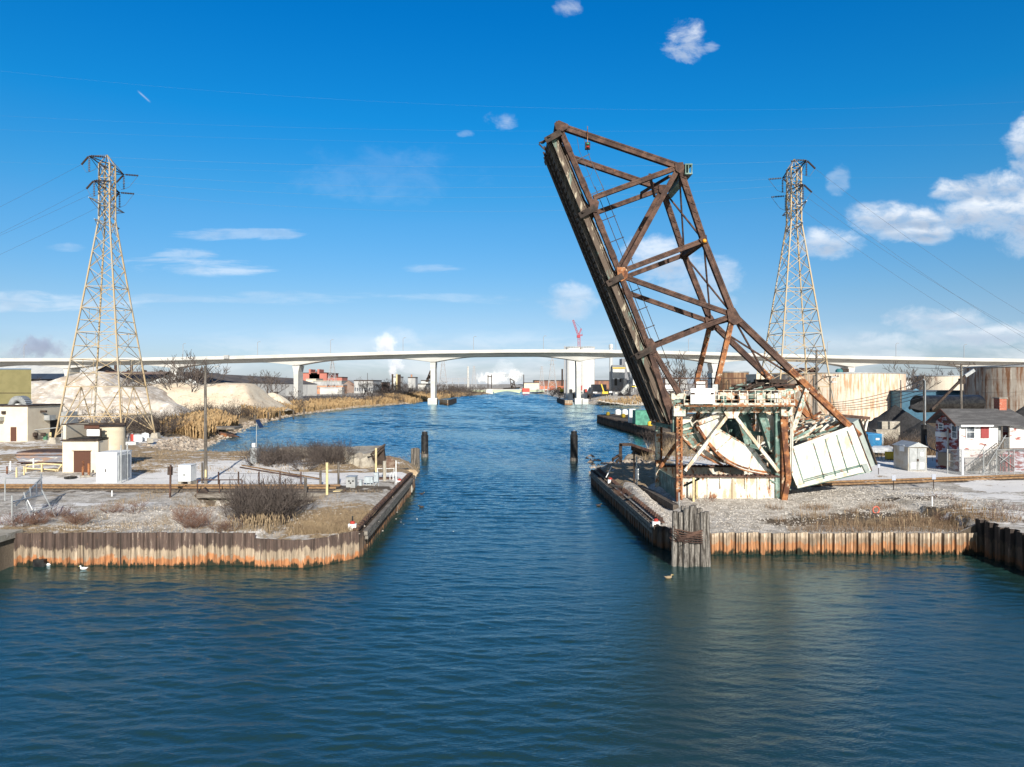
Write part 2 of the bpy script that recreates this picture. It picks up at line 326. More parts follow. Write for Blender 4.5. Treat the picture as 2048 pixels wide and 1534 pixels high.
# ================================================================ GROUND
def ground_mat():
    m = bpy.data.materials.new('ground_cover'); m.use_nodes = True; t = N(m.node_tree); bs = m.node_tree.nodes['Principled BSDF']
    po = t.n('ShaderNodeNewGeometry').outputs['Position']
    at = t.n('ShaderNodeAttribute', attribute_name='cover'); se = t.n('ShaderNodeSeparateColor'); t.L.new(at.outputs['Color'], se.inputs[0])
    sn, gr, dk = se.outputs[0], se.outputs[1], se.outputs[2]
    n1 = t.m('MULTIPLY_ADD', t.m('SUBTRACT', t.noise(t.mapv(po, (.8, 1.3, 1)), 2.6, 9, .75), .5), .5, t.noise(t.mapv(po, (.8, 1.3, 1)), .5, 9, .7, .3)); n2 = t.noise(po, 1.3, 8, .65); n3 = t.noise(po, .8, 9, .7); vf = t.noise(po, 9, 6, .75)
    vo = t.n('ShaderNodeTexVoronoi'); t.put(vo.inputs['Vector'], po); vo.inputs['Scale'].default_value = 5.5
    peb = t.ss(vo.outputs['Distance'], .1, .6, 1.25, .55)
    grav = t.mix(t.ss(n2, .35, .65), (.60, .57, .53), (.33, .30, .26)); grav = t.mix(1., grav, t.mix(peb, (.55,) * 3, (1.12,) * 3), 'MULTIPLY')
    grav = t.mix(1., grav, t.mix(vf, (.45,) * 3, (1.5,) * 3), 'MULTIPLY')
    dirt = t.mix(vf, (.045, .035, .028), (.16, .13, .10))
    gras = t.mix(t.ss(t.noise(t.mapv(po, (1, 1, 1)), 4, 8, .8), .3, .7), (.13, .09, .055), (.50, .38, .24))
    def thr(nz, a, k=.9): return t.ss(t.m('MULTIPLY_ADD', t.m('SUBTRACT', a, .5), k, nz), .46, .56)
    col = t.mix(thr(n3, dk), grav, dirt); col = t.mix(thr(n2, gr), col, gras)
    snow = t.mix(vf, (.60, .59, .59), (.90, .89, .87)); sm = t.m('MULTIPLY', t.ss(t.m('MULTIPLY_ADD', t.m('SUBTRACT', sn, .5), .62, n1), .485, .53), t.ss(t.m('ADD', vf, t.m('MULTIPLY', sn, .12)), .36, .5, .35, .98)); col = t.mix(sm, col, snow)
    t.put(bs.inputs['Base Color'], col); bs.inputs['Roughness'].default_value = .92; bs.inputs['Specular IOR Level'].default_value = .15
    b = t.n('ShaderNodeBump'); b.inputs['Strength'].default_value = .6; b.inputs['Distance'].default_value = .08
    t.put(b.inputs['Height'], t.m('ADD', vf, t.m('MULTIPLY', peb, .25))); t.L.new(b.outputs[0], bs.inputs['Normal'])
    return m
M['ground'] = ground_mat()
def inside(x, y, poly):
    c = False; n = len(poly)
    for i in range(n):
        x1, y1 = poly[i]; x2, y2 = poly[i - 1]
        if (y1 > y) != (y2 > y) and x < (x2 - x1) * (y - y1) / (y2 - y1) + x1: c = not c
    return c
def segd(x, y, a, b):
    ax, ay = a; bx, by = b; dx, dy = bx - ax, by - ay; L = dx * dx + dy * dy
    t = max(0, min(1, ((x - ax) * dx + (y - ay) * dy) / L)) if L else 0
    return math.hypot(x - ax - t * dx, y - ay - t * dy)
def pld(x, y, pl): return min(segd(x, y, pl[i], pl[i + 1]) for i in range(len(pl) - 1))
def dens_poly(pl, step):
    r = []
    for i in range(len(pl)):
        a, b = pl[i], pl[(i + 1) % len(pl)]; L = math.hypot(b[0] - a[0], b[1] - a[1]); n = max(1, int(L / step))
        if L > 400: n = min(n, 12)
        for k in range(n): r.append((a[0] + (b[0] - a[0]) * k / n, a[1] + (b[1] - a[1]) * k / n))
    return r
def nz(x, y, s=1., o=0): return noise.noise(Vector((x * s + o, y * s, o * 1.7)))
def land(name, label, bnd, pts, hfn, cfn, step=1.5):
    bd = dens_poly(bnd, step); n = len(bd)
    ins = [p for p in pts if inside(p[0], p[1], bnd) and pld(p[0], p[1], bnd + [bnd[0]]) > step * .35]
    vs, es, fs, *_ = geometry.delaunay_2d_cdt([Vector(p) for p in bd + ins], [], [list(range(n))], 1, 1e-4)
    v3 = []; cv_ = []
    for v in vs:
        v3.append(Vector((v.x, v.y, hfn(v.x, v.y)))); cv_.append(cfn(v.x, v.y))
    mb = MB(); mb.v = v3; mb.f = [tuple(f) for f in fs]
    base = len(mb.v)                                        # skirt down under the water
    for p in bd: mb.v.append(Vector((p[0], p[1], hfn(p[0], p[1])))); mb.v.append(Vector((p[0], p[1], -3)))
    for i in range(n):
        j = (i + 1) % n; mb.f.append((base + 2 * i, base + 2 * i + 1, base + 2 * j + 1, base + 2 * j))
    cv_ += [(0, .2, .8)] * (2 * n)
    o = mb.build(name, M['ground']); me = o.data
    ca = me.color_attributes.new('cover', 'FLOAT_COLOR', 'POINT')
    for i, c in enumerate(cv_): ca.data[i].color = (c[0], c[1], c[2], 1)
    for p in me.polygons: p.use_smooth = True
    return tag(o, label, kind='structure')
def grid(x0, x1, y0, y1, s, jit=.3):
    r = []; y = y0
    while y < y1:
        x = x0
        while x < x1: r.append((x + random.uniform(-jit, jit) * s, y + random.uniform(-jit, jit) * s)); x += s
        y += s
    return r
def g2(x, y, cx, cy, rx, ry): return math.exp(-((x - cx) / rx) ** 2 - ((y - cy) / ry) ** 2)
def cl(v, a=0., b=1.): return max(a, min(b, v))
# --- left: near peninsula and the whole western shore
LW = [(-30.6, 43.9), (-15.75, 43.9)]                                   # high front wall
LW2 = [(-15.75, 43.75), (-12.9, 43.3), (-11.7, 44.1), (-10.0, 46.0)]   # low curved wall
LSW = [(-10.0, 46.0), (-10.6, 75.0)]                                   # wall on the channel
bankL = [(-10.7, 79), (-11.5, 92), (-17, 97.5), (-30, 100), (-43, 102), (-49, 105), (-52, 113), (-52.5, 120), (-55, 134), (-60, 157), (-68, 190), (-74.5, 245), (-73.5, 300),
         (-70, 345), (-56, 388), (-52, 440), (-50, 530), (-38, 640), (-18, 758), (-20, 800), (-22, 900), (-20, 1300)]
bndL = [(-30.6, 40)] + LW + LW2[1:] + LSW[1:] + bankL + [(40, 1900), (60, 9000), (-5500, 9000), (-5500, 40)]
def hL(x, y):
    if y < 78 and x > -31:
        pit = 1.2 * cl((x + 26.8) / .8) * cl((-13.4 - x) / .8) * cl((60.9 - y) / .5) * cl((y - 53.5) / 5)
        z = 1.95 - pit if x < -15.8 else 1.95 - .3 * cl((49 - y) / 3)
        if x > -10.75: z = min(z, 1.6)
        return z + .12 * nz(x, y, .35) * (1 if pld(x, y, LW + LW2[1:] + LSW) > .6 else 0) - (.35 * g2(x, y, -22, 49, 6, 2))
    d = pld(x, y, [(-10.6, 76)] + bankL); zl = 2 + .25 * nz(x, y, .08) + (.0 if y < 200 else 1.0 * cl((y - 200) / 200))
    k = .55 if (y < 125) else .22
    z = min(zl, -.35 + d * k)
    if x > -18 and 76 < y < 98: z = min(max(z, -.35 + d * .9), 1.7)
    return z + (.12 * nz(x, y, .6, 3) if d > .3 else 0)
def cL(x, y):
    if y < 60 and x > -60:
        s = .20 + .33 * g2(x, y, -26, 54, 6, 3) + .3 * g2(x, y, -18, 56, 4, 2) + .45 * g2(x, y, -34, 50, 3, 6) + .35 * g2(x, y, -17, 45.5, 4, 1.5)
        s -= .4 * g2(x, y, -21, 48.5, 5, 2.2) + .4 * g2(x, y, -11, 48, 3, 4); gr = .35 + .45 * g2(x, y, -12, 49, 4, 5) + .3 * g2(x, y, -29, 45, 4, 2); return cl(s), cl(gr), .25
    if y < 64: return .12, .15, .55
    if y < 74: return .70 - .4 * g2(x, y, -10, 66, 5, 4) - .75 * g2(x, y, -44, 72.5, 6, 1.6), .35, .1
    if y < 104:
        return cl(.38 + .5 * g2(x, y, -30, 78, 7, 8) + .3 * g2(x, y, -60, 78, 10, 5) + .3 * g2(x, y, -70, 96, 12, 3)), .85, .12
    if y < 130: return .52, .6, .35
    d = pld(x, y, bankL)
    return .18, (.75 if d < 25 else .35), (.3 if y < 300 else .45)
ptL = grid(-60, -9, 43, 66, .55) + grid(-62, -9, 66, 104, .9) + grid(-110, -40, 60, 135, 1.8) + grid(-150, -40, 130, 260, 5) + grid(-300, -40, 250, 800, 17) + grid(-2500, 60, 800, 2600, 180)
land('ground', 'western shore of gravel, dry grass and thin snow', bndL, ptL, hL, cL)
# --- right
RW = [(12.2, 46.8), (30.8, 46.8)]
RSW = [(12.2, 46.8), (11.0, 47.4), (10.1, 49.0), (9.9, 56), (9.4, 71.0), (9.2, 80)]
bankR = [(9.2, 80), (9.3, 84), (10.6, 88), (13.6, 89), (15.5, 101), (19, 112), (24, 121), (28.5, 127)]
pier = [(28.5, 127), (28.0, 152), (26.2, 180), (25.0, 205), (31, 212), (48, 214), (62, 222)]
bankR2 = [(62, 222), (86, 250), (100, 300), (92, 352), (64, 366), (44, 374), (38, 400), (37, 470), (35, 560), (33, 660), (32, 758), (18, 790), (14, 850), (12, 1300)]
bndR = [(31, 36)] + RW[::-1] + RSW[1:] + bankR[1:] + pier[1:] + bankR2[1:] + [(60, 1900), (80, 9000), (5500, 9000), (5500, 36)]
def hR(x, y):
    d1 = pld(x, y, bankR[1:]); d2 = pld(x, y, bankR2)
    if y < 82 and x > 9:
        z = 1.32 + .7 * cl((y - 48) / 12) if x < 31 else 2.05
        if x < 10.4: z = 1.5 if y > 50 else 1.32
        if 29 < x < 33: z = z if x < 30.7 else 2.05
        e = pld(x, y, RW + RSW[1:])
        z += .10 * nz(x, y, .5, 2) * cl(e - .4)
        z -= .9 * g2(x, y, 12.3, 60, .8, 7) + .3 * g2(x, y, 24, 66.5, 5, 1.5)
        return min(z, -.3 + .9 * d1) if y > 79.5 else z
    z = 2.0 + .2 * nz(x, y, .1, 5) + 2.0 * cl((y - 330) / 60) * (1 if x < 200 else .5)
    z = min(z, -.4 + d1 * .6, -.4 + d2 * .35)
    return z
def cR(x, y):
    if y < 60 and x < 60:
        s = .22 + .42 * g2(x, y, 44, 56, 8, 5) + .28 * g2(x, y, 34, 50, 4, 2) + .3 * g2(x, y, 36, 60, 5, 3) + .5 * g2(x, y, 38, 44, 6, 5)
        return cl(s), cl(.12 + .5 * g2(x, y, 30, 50, 9, 3)), cl(.22 + .7 * g2(x, y, 28, 51, 7, 2.4) + .35 * g2(x, y, 33, 57, 7, 2) + .4 * g2(x, y, 20, 50, 3, 1) + .35 * g2(x, y, 36, 48, 4, 3))
    if y < 66 and x < 40: return .2, .25, .2
    if y < 90: return (.72 - .4 * g2(x, y, 14, 75, 8, 9) if x > 18 else .12), .6, .55
    if y < 135: return .35, .7, .4
    if y < 230: return .12, .4, .75
    if y < 370: return .45, .6, .3
    return .35, .45, .35
ptR = grid(9, 34, 46, 68, .55) + grid(31, 60, 38, 68, .9) + grid(9, 70, 66, 100, 1.1) + grid(9, 140, 100, 230, 3.5) + grid(25, 300, 230, 800, 15) + grid(25, 2500, 800, 2600, 180)
land('ground', 'eastern shore of pale gravel, weeds and patchy snow', bndR, ptR, hR, cR)
# ================================================================ SHEET PILING
def pile_mat(name, top, mid, low, zt, zm):
    m = bpy.data.materials.new(name); m.use_nodes = True; t = N(m.node_tree); bs = m.node_tree.nodes['Principled BSDF']
    po = t.n('ShaderNodeNewGeometry').outputs['Position']; s = t.n('ShaderNodeSeparateXYZ'); t.L.new(po, s.inputs[0])
    st = t.noise(t.mapv(po, (4.5, 4.5, .35)), 1, 8, .7); ed = t.noise(t.mapv(po, (3, 3, .6)), 1, 7, .7); nn = t.noise(po, 3.5, 8, .7)
    z = t.m('MULTIPLY_ADD', t.m('SUBTRACT', t.noise(po, .25, 3, .6), .5), .9, s.outputs[2]); z = t.m('MULTIPLY_ADD', t.m('SUBTRACT', ed, .5), 1.5, z); z = t.m('MULTIPLY_ADD', t.m('SUBTRACT', nn, .5), .5, z)
    col = t.mix(t.ss(z, zm - .07, zm + .10), low, mid); col = t.mix(t.ss(z, zt - .08, zt + .12), col, top)
    col = t.mix(t.ss(nn, .60, .68), col, (.16, .09, .055)); col = t.mix(t.ss(st, .60, .7), col, (.40, .34, .27))
    col = t.mix(1., col, t.mix(t.ss(st, .3, .7), (.38,) * 3, (1.5,) * 3), 'MULTIPLY')
    jo = t.noise(t.mapv(po, (9, 9, .12), (5, 0, 0)), 1, 2, .5); col = t.mix(t.ss(jo, .62, .68), col, (.03, .022, .018)); col = t.mix(t.ss(z, .24, .05), col, (.018, .018, .008))
    t.put(bs.inputs['Base Color'], col); bs.inputs['Roughness'].default_value = .9
    b = t.n('ShaderNodeBump'); b.inputs['Strength'].default_value = .4; b.inputs['Distance'].default_value = .06
    t.put(b.inputs['Height'], nn); t.L.new(b.outputs[0], bs.inputs['Normal']); return m
M['pile_l'] = pile_mat('rusty_piling_brown_top', (.085, .058, .048), (.30, .235, .17), (.36, .155, .065), 1.05, .48)
M['pile_r'] = pile_mat('rusty_piling_pale_top', (.40, .32, .24), (.27, .20, .14), (.33, .155, .07), 1.08, .66)
M['pile_d'] = pile_mat('dark_piling', (.045, .033, .028), (.10, .07, .05), (.13, .065, .03), 1.2, .5)  # darker piling copy; shade of the right edge wall put into its colour
def sheet(name, pl, ztop, mat, label, period=.8, dep=.22, out=1, jit=.04, wide=.62, zt=None, t=.05, rib=False):
    """corrugated steel sheet piling along a polyline; wide flange share 'wide'"""
    L = [0]
    for a, b in zip(pl, pl[1:]): L.append(L[-1] + math.hypot(b[0] - a[0], b[1] - a[1]))
    def at(s):
        for i in range(len(pl) - 1):
            if s <= L[i + 1] or i == len(pl) - 2:
                q = (s - L[i]) / (L[i + 1] - L[i]); a, b = pl[i], pl[i + 1]; dx, dy = (b[0] - a[0]) / (L[i + 1] - L[i]), (b[1] - a[1]) / (L[i + 1] - L[i])
                return a[0] + (b[0] - a[0]) * q, a[1] + (b[1] - a[1]) * q, dy * out, -dx * out
    pr = []; s = 0; k = 0
    while s < L[-1] - .05:
        zj = ztop + random.uniform(-jit, jit); dj = random.uniform(-.03, .03)
        for f, o in (((0, 0), (.06, dep), (wide - .06, dep), (wide, 0), (.999, 0)) if not rib else ((0, 0), (.05, dep), (wide * .5 - .03, dep), (wide * .5, dep * .75), (wide * .5 + .03, dep), (wide - .05, dep), (wide, 0), ((1 + wide) / 2 - .02, 0), ((1 + wide) / 2, dep * .25), ((1 + wide) / 2 + .02, 0), (.999, 0))):
            ss_ = min(s + f * period, L[-1]); x, y, nx, ny = at(ss_); o += .16; pr.append((x + nx * (o + dj), y + ny * (o + dj), zj if zt is None else zt(x, y) + zj - ztop))
        s += period; k += 1
    mb = MB(); n = len(pr)
    for x, y, z in pr: mb.v.append(Vector((x, y, z))); mb.v.append(Vector((x, y, -2.5)))
    for i in range(n - 1): mb.f.append((2 * i, 2 * i + 1, 2 * i + 3, 2 * i + 2))
    b = len(mb.v)                                    # back face 5 cm behind, closed over the top
    for i, (x, y, z) in enumerate(pr):
        _, _, nx, ny = at(min(L[-1], L[-1] * i / n)); mb.v.append(Vector((x - nx * t, y - ny * t, z)))
    for i in range(n - 1): mb.f.append((2 * i, 2 * i + 2, b + i + 1, b + i))
    return mb.build(name, mat, fix=False)
def wthing(name, o, label, cat): return tag(o, label, cat)
tag(sheet('sheet_pile_wall', LW, 2.02, M['pile_l'], '', .78, .13, jit=.035, wide=.26), 'tall brown and orange sheet pile wall along the left front shore', 'retaining wall')
tag(sheet('sheet_pile_wall', LW2, 1.72, M['pile_l'], '', .95, .08, jit=.03, wide=.9), 'lower curved rusty sheet pile wall at the left channel corner', 'retaining wall')
a = thing('channel_wall', (-10.2, 46, 0), 'rusty sheet pile wall with a split grey timber rail facing the channel, left shore', 'retaining wall')
def reparent(o, p): o.parent = p; o.location = o.location - wloc(p); return o
reparent(sheet('piling', LSW, 1.55, M['pile_d'], '', .8, .22), a)
mb = MB(); mb.bar((-9.55, 46.3, 1.45), (-10.15, 72, 1.45), .28, .32, (0, 0, 1)); mb.bar((-9.5, 46.4, 1.14), (-10.1, 70, 1.14), .2, .2, (0, 0, 1)); mb.build('timber_rail', M['wood_h'], a)
mb = MB(); mb.bar((-10.15, 46.2, 1.72), (-10.75, 75, 1.72), .42, .12, (0, 0, 1))
for i in range(36):
    y = 46.8 + i * .76; mb.cbox((-10.1 - (y - 46) * .02, y, 1.84), .2, .3, .16)
mb.build('cap_beam', M['rust'], a)
tag(sheet('sheet_pile_wall', RW, 1.42, M['pile_r'], '', .8, .2, wide=.52, jit=.03, rib=True), 'pale topped orange sheet pile wall along the right front shore', 'retaining wall')
a = thing('channel_wall', (10, 47, 0), 'dark sheet pile wall with a timber rail facing the channel, right shore below the bridge', 'retaining wall')
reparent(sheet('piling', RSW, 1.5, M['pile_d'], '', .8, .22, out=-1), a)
mb = MB(); pr = [(9.75, 49.3), (9.55, 56), (9.05, 71), (8.85, 79)]
for p, q in zip(pr, pr[1:]): mb.bar((p[0], p[1], 1.3), (q[0], q[1], 1.3), .26, .3, (0, 0, 1)); mb.bar((p[0] + .03, p[1], .92), (q[0] + .03, q[1], .92), .2, .22, (0, 0, 1))
mb.build('timber_rail', M['wood_h'], a)
mb = MB(); pr = [(10.4, 49.2), (10.2, 56), (9.75, 71), (9.55, 79)]
for p, q in zip(pr, pr[1:]): mb.bar((p[0], p[1], 1.6), (q[0], q[1], 1.6), .34, .1, (0, 0, 1))
for i in range(42):
    y = 49.6 + i * .7; mb.cbox((10.4 - (y - 49.2) * .029, y, 1.74), .26, .2, .24)
mb.build('cap_beam', M['rust'], a)
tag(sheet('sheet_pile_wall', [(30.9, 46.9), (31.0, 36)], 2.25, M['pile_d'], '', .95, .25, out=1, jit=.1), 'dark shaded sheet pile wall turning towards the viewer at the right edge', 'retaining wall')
# left quay returning towards the viewer: concrete cap; shadow beneath it put into the dark timber colour
a = thing('quay_wall', (-31, 41, 0), 'concrete capped timber quay coming forward at the left edge', 'quay')
MB().box(-32.2, -30.45, 34, 44.3, 1.75, 2.12).build('cap_beam', M['concrete'], a)
mb = MB()
for i in range(5): mb.box(-31.2, -30.62 - .04 * (i % 2), 34, 43.7, .35 + i * .28, .60 + i * .28)
for i in range(6): mb.box(-31.5, -30.9, 34.5 + i * 1.7, 34.9 + i * 1.7, -2, .4)
mb.build('shaded_timber_facing', M['wood_dark'], a)
# pier of the far basin, dark wall
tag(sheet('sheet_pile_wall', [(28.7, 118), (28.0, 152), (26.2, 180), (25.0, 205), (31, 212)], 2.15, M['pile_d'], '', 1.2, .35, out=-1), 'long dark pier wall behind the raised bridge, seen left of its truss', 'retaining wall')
# ================================================================ BASCULE BRIDGE (raised, wrecked)
YN, YF = 58.0, 64.5
def n_(px, py, y=YN): return P(px, py, YN) + Vector((0, y - YN, 0))      # a place in the near truss plane, or the same one in the far plane
BR = thing('bascule_bridge', (18, 61, 2), 'huge rusted railway drawbridge raised upright, its broken white counterweight resting on the gravel', 'drawbridge')
def part(mb, name, mat, par=BR, label=None, **k):
    o = mb.build(name, mat, par, **k)
    if label: o['label'] = label
    return o
Bc = [(1117, 252), (1185, 412), (1240, 548), (1297, 693), (1345, 845)]       # bottom chord nodes, near truss, photo pixels
Tc = [(1117, 252), (1358, 334), (1407, 481), (1466, 630)]
for y in (YN, YF):
    b = [n_(*q, y) for q in Bc]; t = [n_(*q, y) for q in Tc]; far = y == YF
    # bottom chord in panels with splice sleeves
    for i in range(4):
        mb = MB(); mb.girder(b[i], b[i + 1], .4, .46)
        for k in (.28, .72):
            c = b[i].lerp(b[i + 1], k); d = (b[i + 1] - b[i]).normalized(); mb.bar(c - d * .35, c + d * .35, .48, .54)
        part(mb, 'bottom_chord', M['rust'])
    ext = (t[0] - t[1]).normalized() * .3
    part(MB().girder(t[0] + ext, t[1], .45, .45), 'end_post', M['rust'])
    part(MB().girder(t[1], t[2], .44, .44).lacing(t[1], t[2], .44, -.24, (0, 1, 0)), 'top_chord', M['rust'])
    part(MB().girder(t[2], t[3], .44, .44), 'top_chord', M['rust'])
    tail = n_(1718, 872, y)
    mb = MB(); mid = t[3].lerp(tail, .45); mb.girder(t[3], mid, .46, .46); part(mb, 'top_chord', M['rust'])
    part(MB().girder(mid, tail, .46, .46), 'top_chord', M['rust_bright'], label='tail end of the top chord, blotched with orange rust')
    for p, q, m in ((t[1], n_(1187, 396, y), 'rust'), (t[1], b[2], 'rust'), (n_(1250, 540, y), t[2], 'rust'), (n_(1246, 553, y), t[3], 'rust'), (n_(1302, 695, y), t[3], 'rust'),
                    (t[3], n_(1433, 768, y), 'rust_bright'), (b[3] + Vector((.2, 0, 0)), n_(1357, 786, y), 'rust'), (n_(1305, 730, y) , n_(1362, 860, y), 'rust')):
        mb = MB(); mb.girder(p, q, .37, .37); part(mb, 'web_member', M[m])
    # gusset plates
    for c, pl in ((b[1], [(-14, -18), (10, -20), (20, -10), (14, 22), (-4, 24)]), (b[2], [(-12, -20), (14, -20), (24, -6), (22, 14), (4, 26), (-8, 20)]), (b[3], [(-14, -24), (8, -26), (24, -4), (22, 18), (2, 28)]),
                  (t[1], [(-16, -10), (10, -12), (16, 8), (2, 26), (-14, 14)]), (t[3], [(-24, -16), (2, -22), (20, 8), (26, 22), (2, 34), (-18, 20)]), (t[2], [(-18, -2), (6, -16), (10, 10), (-6, 14)])):
        q = [(c.x + a * .62 * YN / FPX, c.z - e * .62 * YN / FPX) for a, e in pl]
        m_ = M['rust_bright' if c in (b[2],) else 'rust']; part(MB().prism_y(q, y - .34, y - .30), 'gusset_plate', m_); part(MB().prism_y(q, y + .30, y + .34), 'gusset_plate', m_)
# floor: beams, stringers, ties, plates on the left (track) side of the bottom chord
dn = (n_(*Bc[3]) - n_(*Bc[0])).normalized(); out_ = Vector((dn.z, 0, -dn.x));
if out_.x > 0: out_ = -out_
start = n_(1117, 262); leng = (n_(1345, 838) - start).length
for y, m in ((YN + 2.1, 'peel'), (YF - 2.1, 'peel')):
    o = Vector((0, y - YN, 0)); part(MB().isec(start + o + out_ * .25, start + o + dn * leng + out_ * .25, .38, 1.05, up=tuple(out_)), 'stringer', M[m])
part(MB().isec(start + Vector((0, .15, 0)) + out_ * .55, start + Vector((0, .15, 0)) + dn * leng + out_ * .5, .2, .5, up=tuple(out_)), 'side_stringer', M['peel'])
part(MB().bar(start + Vector((0, 3.25, 0)) + out_ * .93, start + Vector((0, 3.25, 0)) + dn * leng + out_ * .84, 4.6, .05, up=tuple(out_)), 'deck_backing', M['wood_dark'])  # dark backing added to close the sky gaps between the ties
for i in range(46):
    c = start + dn * (.7 + i * (leng - 1.2) / 46) + out_ * .93; e = .25 if i % 9 == 4 else 0
    part(MB().bar(c + Vector((0, .9 - e, 0)), c + Vector((0, 5.6 + e, 0)), .26, .2, up=tuple(out_)), 'railway_tie', M['wood_dark'])
for y in (.95, 5.5): part(MB().bar(start + Vector((0, y, 0)) + out_ * .92, start + Vector((0, y, 0)) + dn * leng + out_ * .97, .28, .28, up=tuple(out_)), 'guard_timber', M['wood_dark'])
for y in (2.45, 3.95): part(MB().bar(start + Vector((0, y, 0)) + out_ * 1.13, start + Vector((0, y, 0)) + dn * leng + out_ * 1.12, .1, .15, up=tuple(out_)), 'rail', M['rust_dark'])
for i, q in enumerate([(1117, 262), (1185, 412), (1240, 548), (1297, 693)]):
    c = n_(*q) + dn * .25; mb = MB(); mb.isec(c + Vector((0, -.25, 0)) + out_ * .35, c + Vector((0, 6.75, 0)) + out_ * .35, .34, 1.25, up=tuple(out_))
    part(mb, 'floor_beam', M['rust_dark'])
    mb = MB(); mb.bar(c + Vector((0, -.35, 0)) - out_ * .1, c + Vector((0, -.2, 0)) + out_ * 1.0 + Vector((-.25, 0, -.25)), .5, .12); mb.bar(c + Vector((0, -.4, 0)) + out_ * .9, c + Vector((0, .6, 0)) + out_ * 1.5, .1, .3)
    part(mb, 'bracket', M['rust_dark'])
mb = MB()
for i in range(4):
    p = n_(*Bc[i]) + out_ * .3; q = n_(*Bc[i + 1], YF) + out_ * .3; mb = MB(); mb.bar(p, q, .14, .14); mb.bar(n_(*Bc[i], YF) + out_ * .3, n_(*Bc[i + 1]) + out_ * .3, .14, .14); part(mb, 'floor_bracing', M['rust_dark'])
# top laterals, struts and portals
def strut(q, w=.34, h=.5, m='rust', n='cross_strut'): a = n_(*q); return part(MB().girder(a, a + Vector((0, 6.5, 0)), w, h), n, M[m])
strut((1117, 252), .4, .6); strut((1407, 481), .4, .55); strut((1466, 634), .4, .6)
a = n_(1372, 332); mb = MB()
for dz in (0, -.75): mb.bar(a + Vector((.1, -.5, dz)), a + Vector((.1, 7, dz)), .62, .1, up=(0, 0, 1))
mb.bar(a + Vector((.1, -.45, -.37)), a + Vector((.1, 6.9, -.37)), .08, .7, up=(0, 0, 1)); mb.bar(a + Vector((.35, -.48, .02)), a + Vector((.35, -.48, -.75)), .08, .08); mb.bar(a + Vector((-.15, -.48, .02)), a + Vector((-.15, -.48, -.75)), .08, .08)
part(mb, 'portal_beam', M['green_paint'])
for q in ((1340, 352), ): 
    a = n_(*q); mb = MB(); mb.bar(a, a + Vector((-1.2, 6.3, .3)), .2, .2); mb.bar(a + Vector((0, 6.3, 0)), a + Vector((-1.6, .3, .2)), .2, .2); part(mb, 'portal_brace', M['rust'])
for i in range(1, 3):
    p, q = n_(*Tc[i]), n_(*Tc[i + 1]); o = Vector((0, 6.5, 0))
    part(MB().bar(p, q + o, .12, .12), 'lateral_brace', M['rust']); part(MB().bar(p + o, q, .12, .12), 'lateral_brace', M['rust'])
p, q = n_(1466, 634), n_(1592, 756); o = Vector((0, 6.5, 0)); part(MB().bar(p, q + o, .13, .13), 'lateral_brace', M['rust']); part(MB().bar(p + o, q, .13, .13), 'lateral_brace', M['rust'])
p, q = n_(1592, 756), n_(1700, 860); part(MB().bar(p, q + o, .13, .13), 'lateral_brace', M['rust_bright'])
# light conduit frame (ladder like) carried beside the bottom chord
def conduit(a, b, w, n, y):
    a, b = n_(*a, y), n_(*b, y); d = (b - a).normalized(); s = Vector((d.z, 0, -d.x)); s = s if s.x > 0 else -s
    mb = MB(); mb.tube([a, b], .03, 5); mb.tube([a + s * w, b + s * w], .03, 5)
    for i in range(n):
        c = a.lerp(b, (i + .5) / n); mb.tube([c - s * 1.05, c + s * (w + .12)], .035, 5)
    part(mb, 'conduit_frame', M['rust_dark'])
conduit((1193, 365), (1262, 540), .6, 4, YN + 1.2); conduit((1262, 560), (1336, 748), .6, 5, YN + 1.2)
mb = MB(); mb.tube([n_(1178, 312), n_(1206, 376)], .03, 5); mb.tube([n_(1150, 322), n_(1180, 308)], .035, 5); mb.tube([n_(1180, 390), n_(1207, 378)], .035, 5)
mb.tube([n_(1152, 262), n_(1158, 300), n_(1190, 378)], .018, 4); mb.tube([n_(1166, 270), n_(1176, 305), n_(1187, 335), n_(1182, 350), n_(1166, 356)], .018, 4); part(mb, 'loose_cable', M['wire'])
# signal lamp
s = part(MB().tube([n_(1174, 256, YN - .4), n_(1174, 290, YN - .4)], .03, 5), 'signal_lamp', M['rust_bright'])
part(MB().box(n_(1174, 0).x - .2, n_(1174, 0).x + .2, YN - .6, YN - .25, Z(302, YN), Z(289, YN)), 'lamp_housing', M['rust_dark'], s)
part(MB().lathe((n_(1174, 0).x, YN - .66, Z(293, YN)), [(.01, -.09), (.11, -.05), (.11, .05), (.01, .09)], 8), 'green_lens', wm('green_lens', (.05, .3, .2), rough=.2, bump=0, fine=0), s)
part(MB().lathe((n_(1174, 0).x, YN - .66, Z(299, YN)), [(.01, -.09), (.11, -.05), (.11, .05), (.01, .09)], 8), 'red_lens', wm('red_lens', (.4, .03, .03), rough=.2, bump=0, fine=0), s)
part(MB().lathe((n_(1406, 0).x, YN - .45, Z(484, YN)), [(.02, -.17), (.15, -.1), (.17, 0), (.13, .12), (.03, .17)], 12), 'warning_lamp', wm('amber_lens', (.8, .33, .03), rough=.3, bump=0, fine=0), smooth=True)
a = P(1083, 290, YN + 1)
mb = MB()
for k, (x0, y0, x1, y1) in enumerate(((1092, 312, 1108, 306), (1108, 306, 1106, 318), (1092, 312, 1099, 322), (1078, 286, 1100, 276), (1078, 288, 1090, 300), (1090, 300, 1100, 296))): mb.bar(P(x0, y0, 61), P(x1, y1, 61), .1, .1)
part(mb, 'tip_bracket', M['rust_dark'])
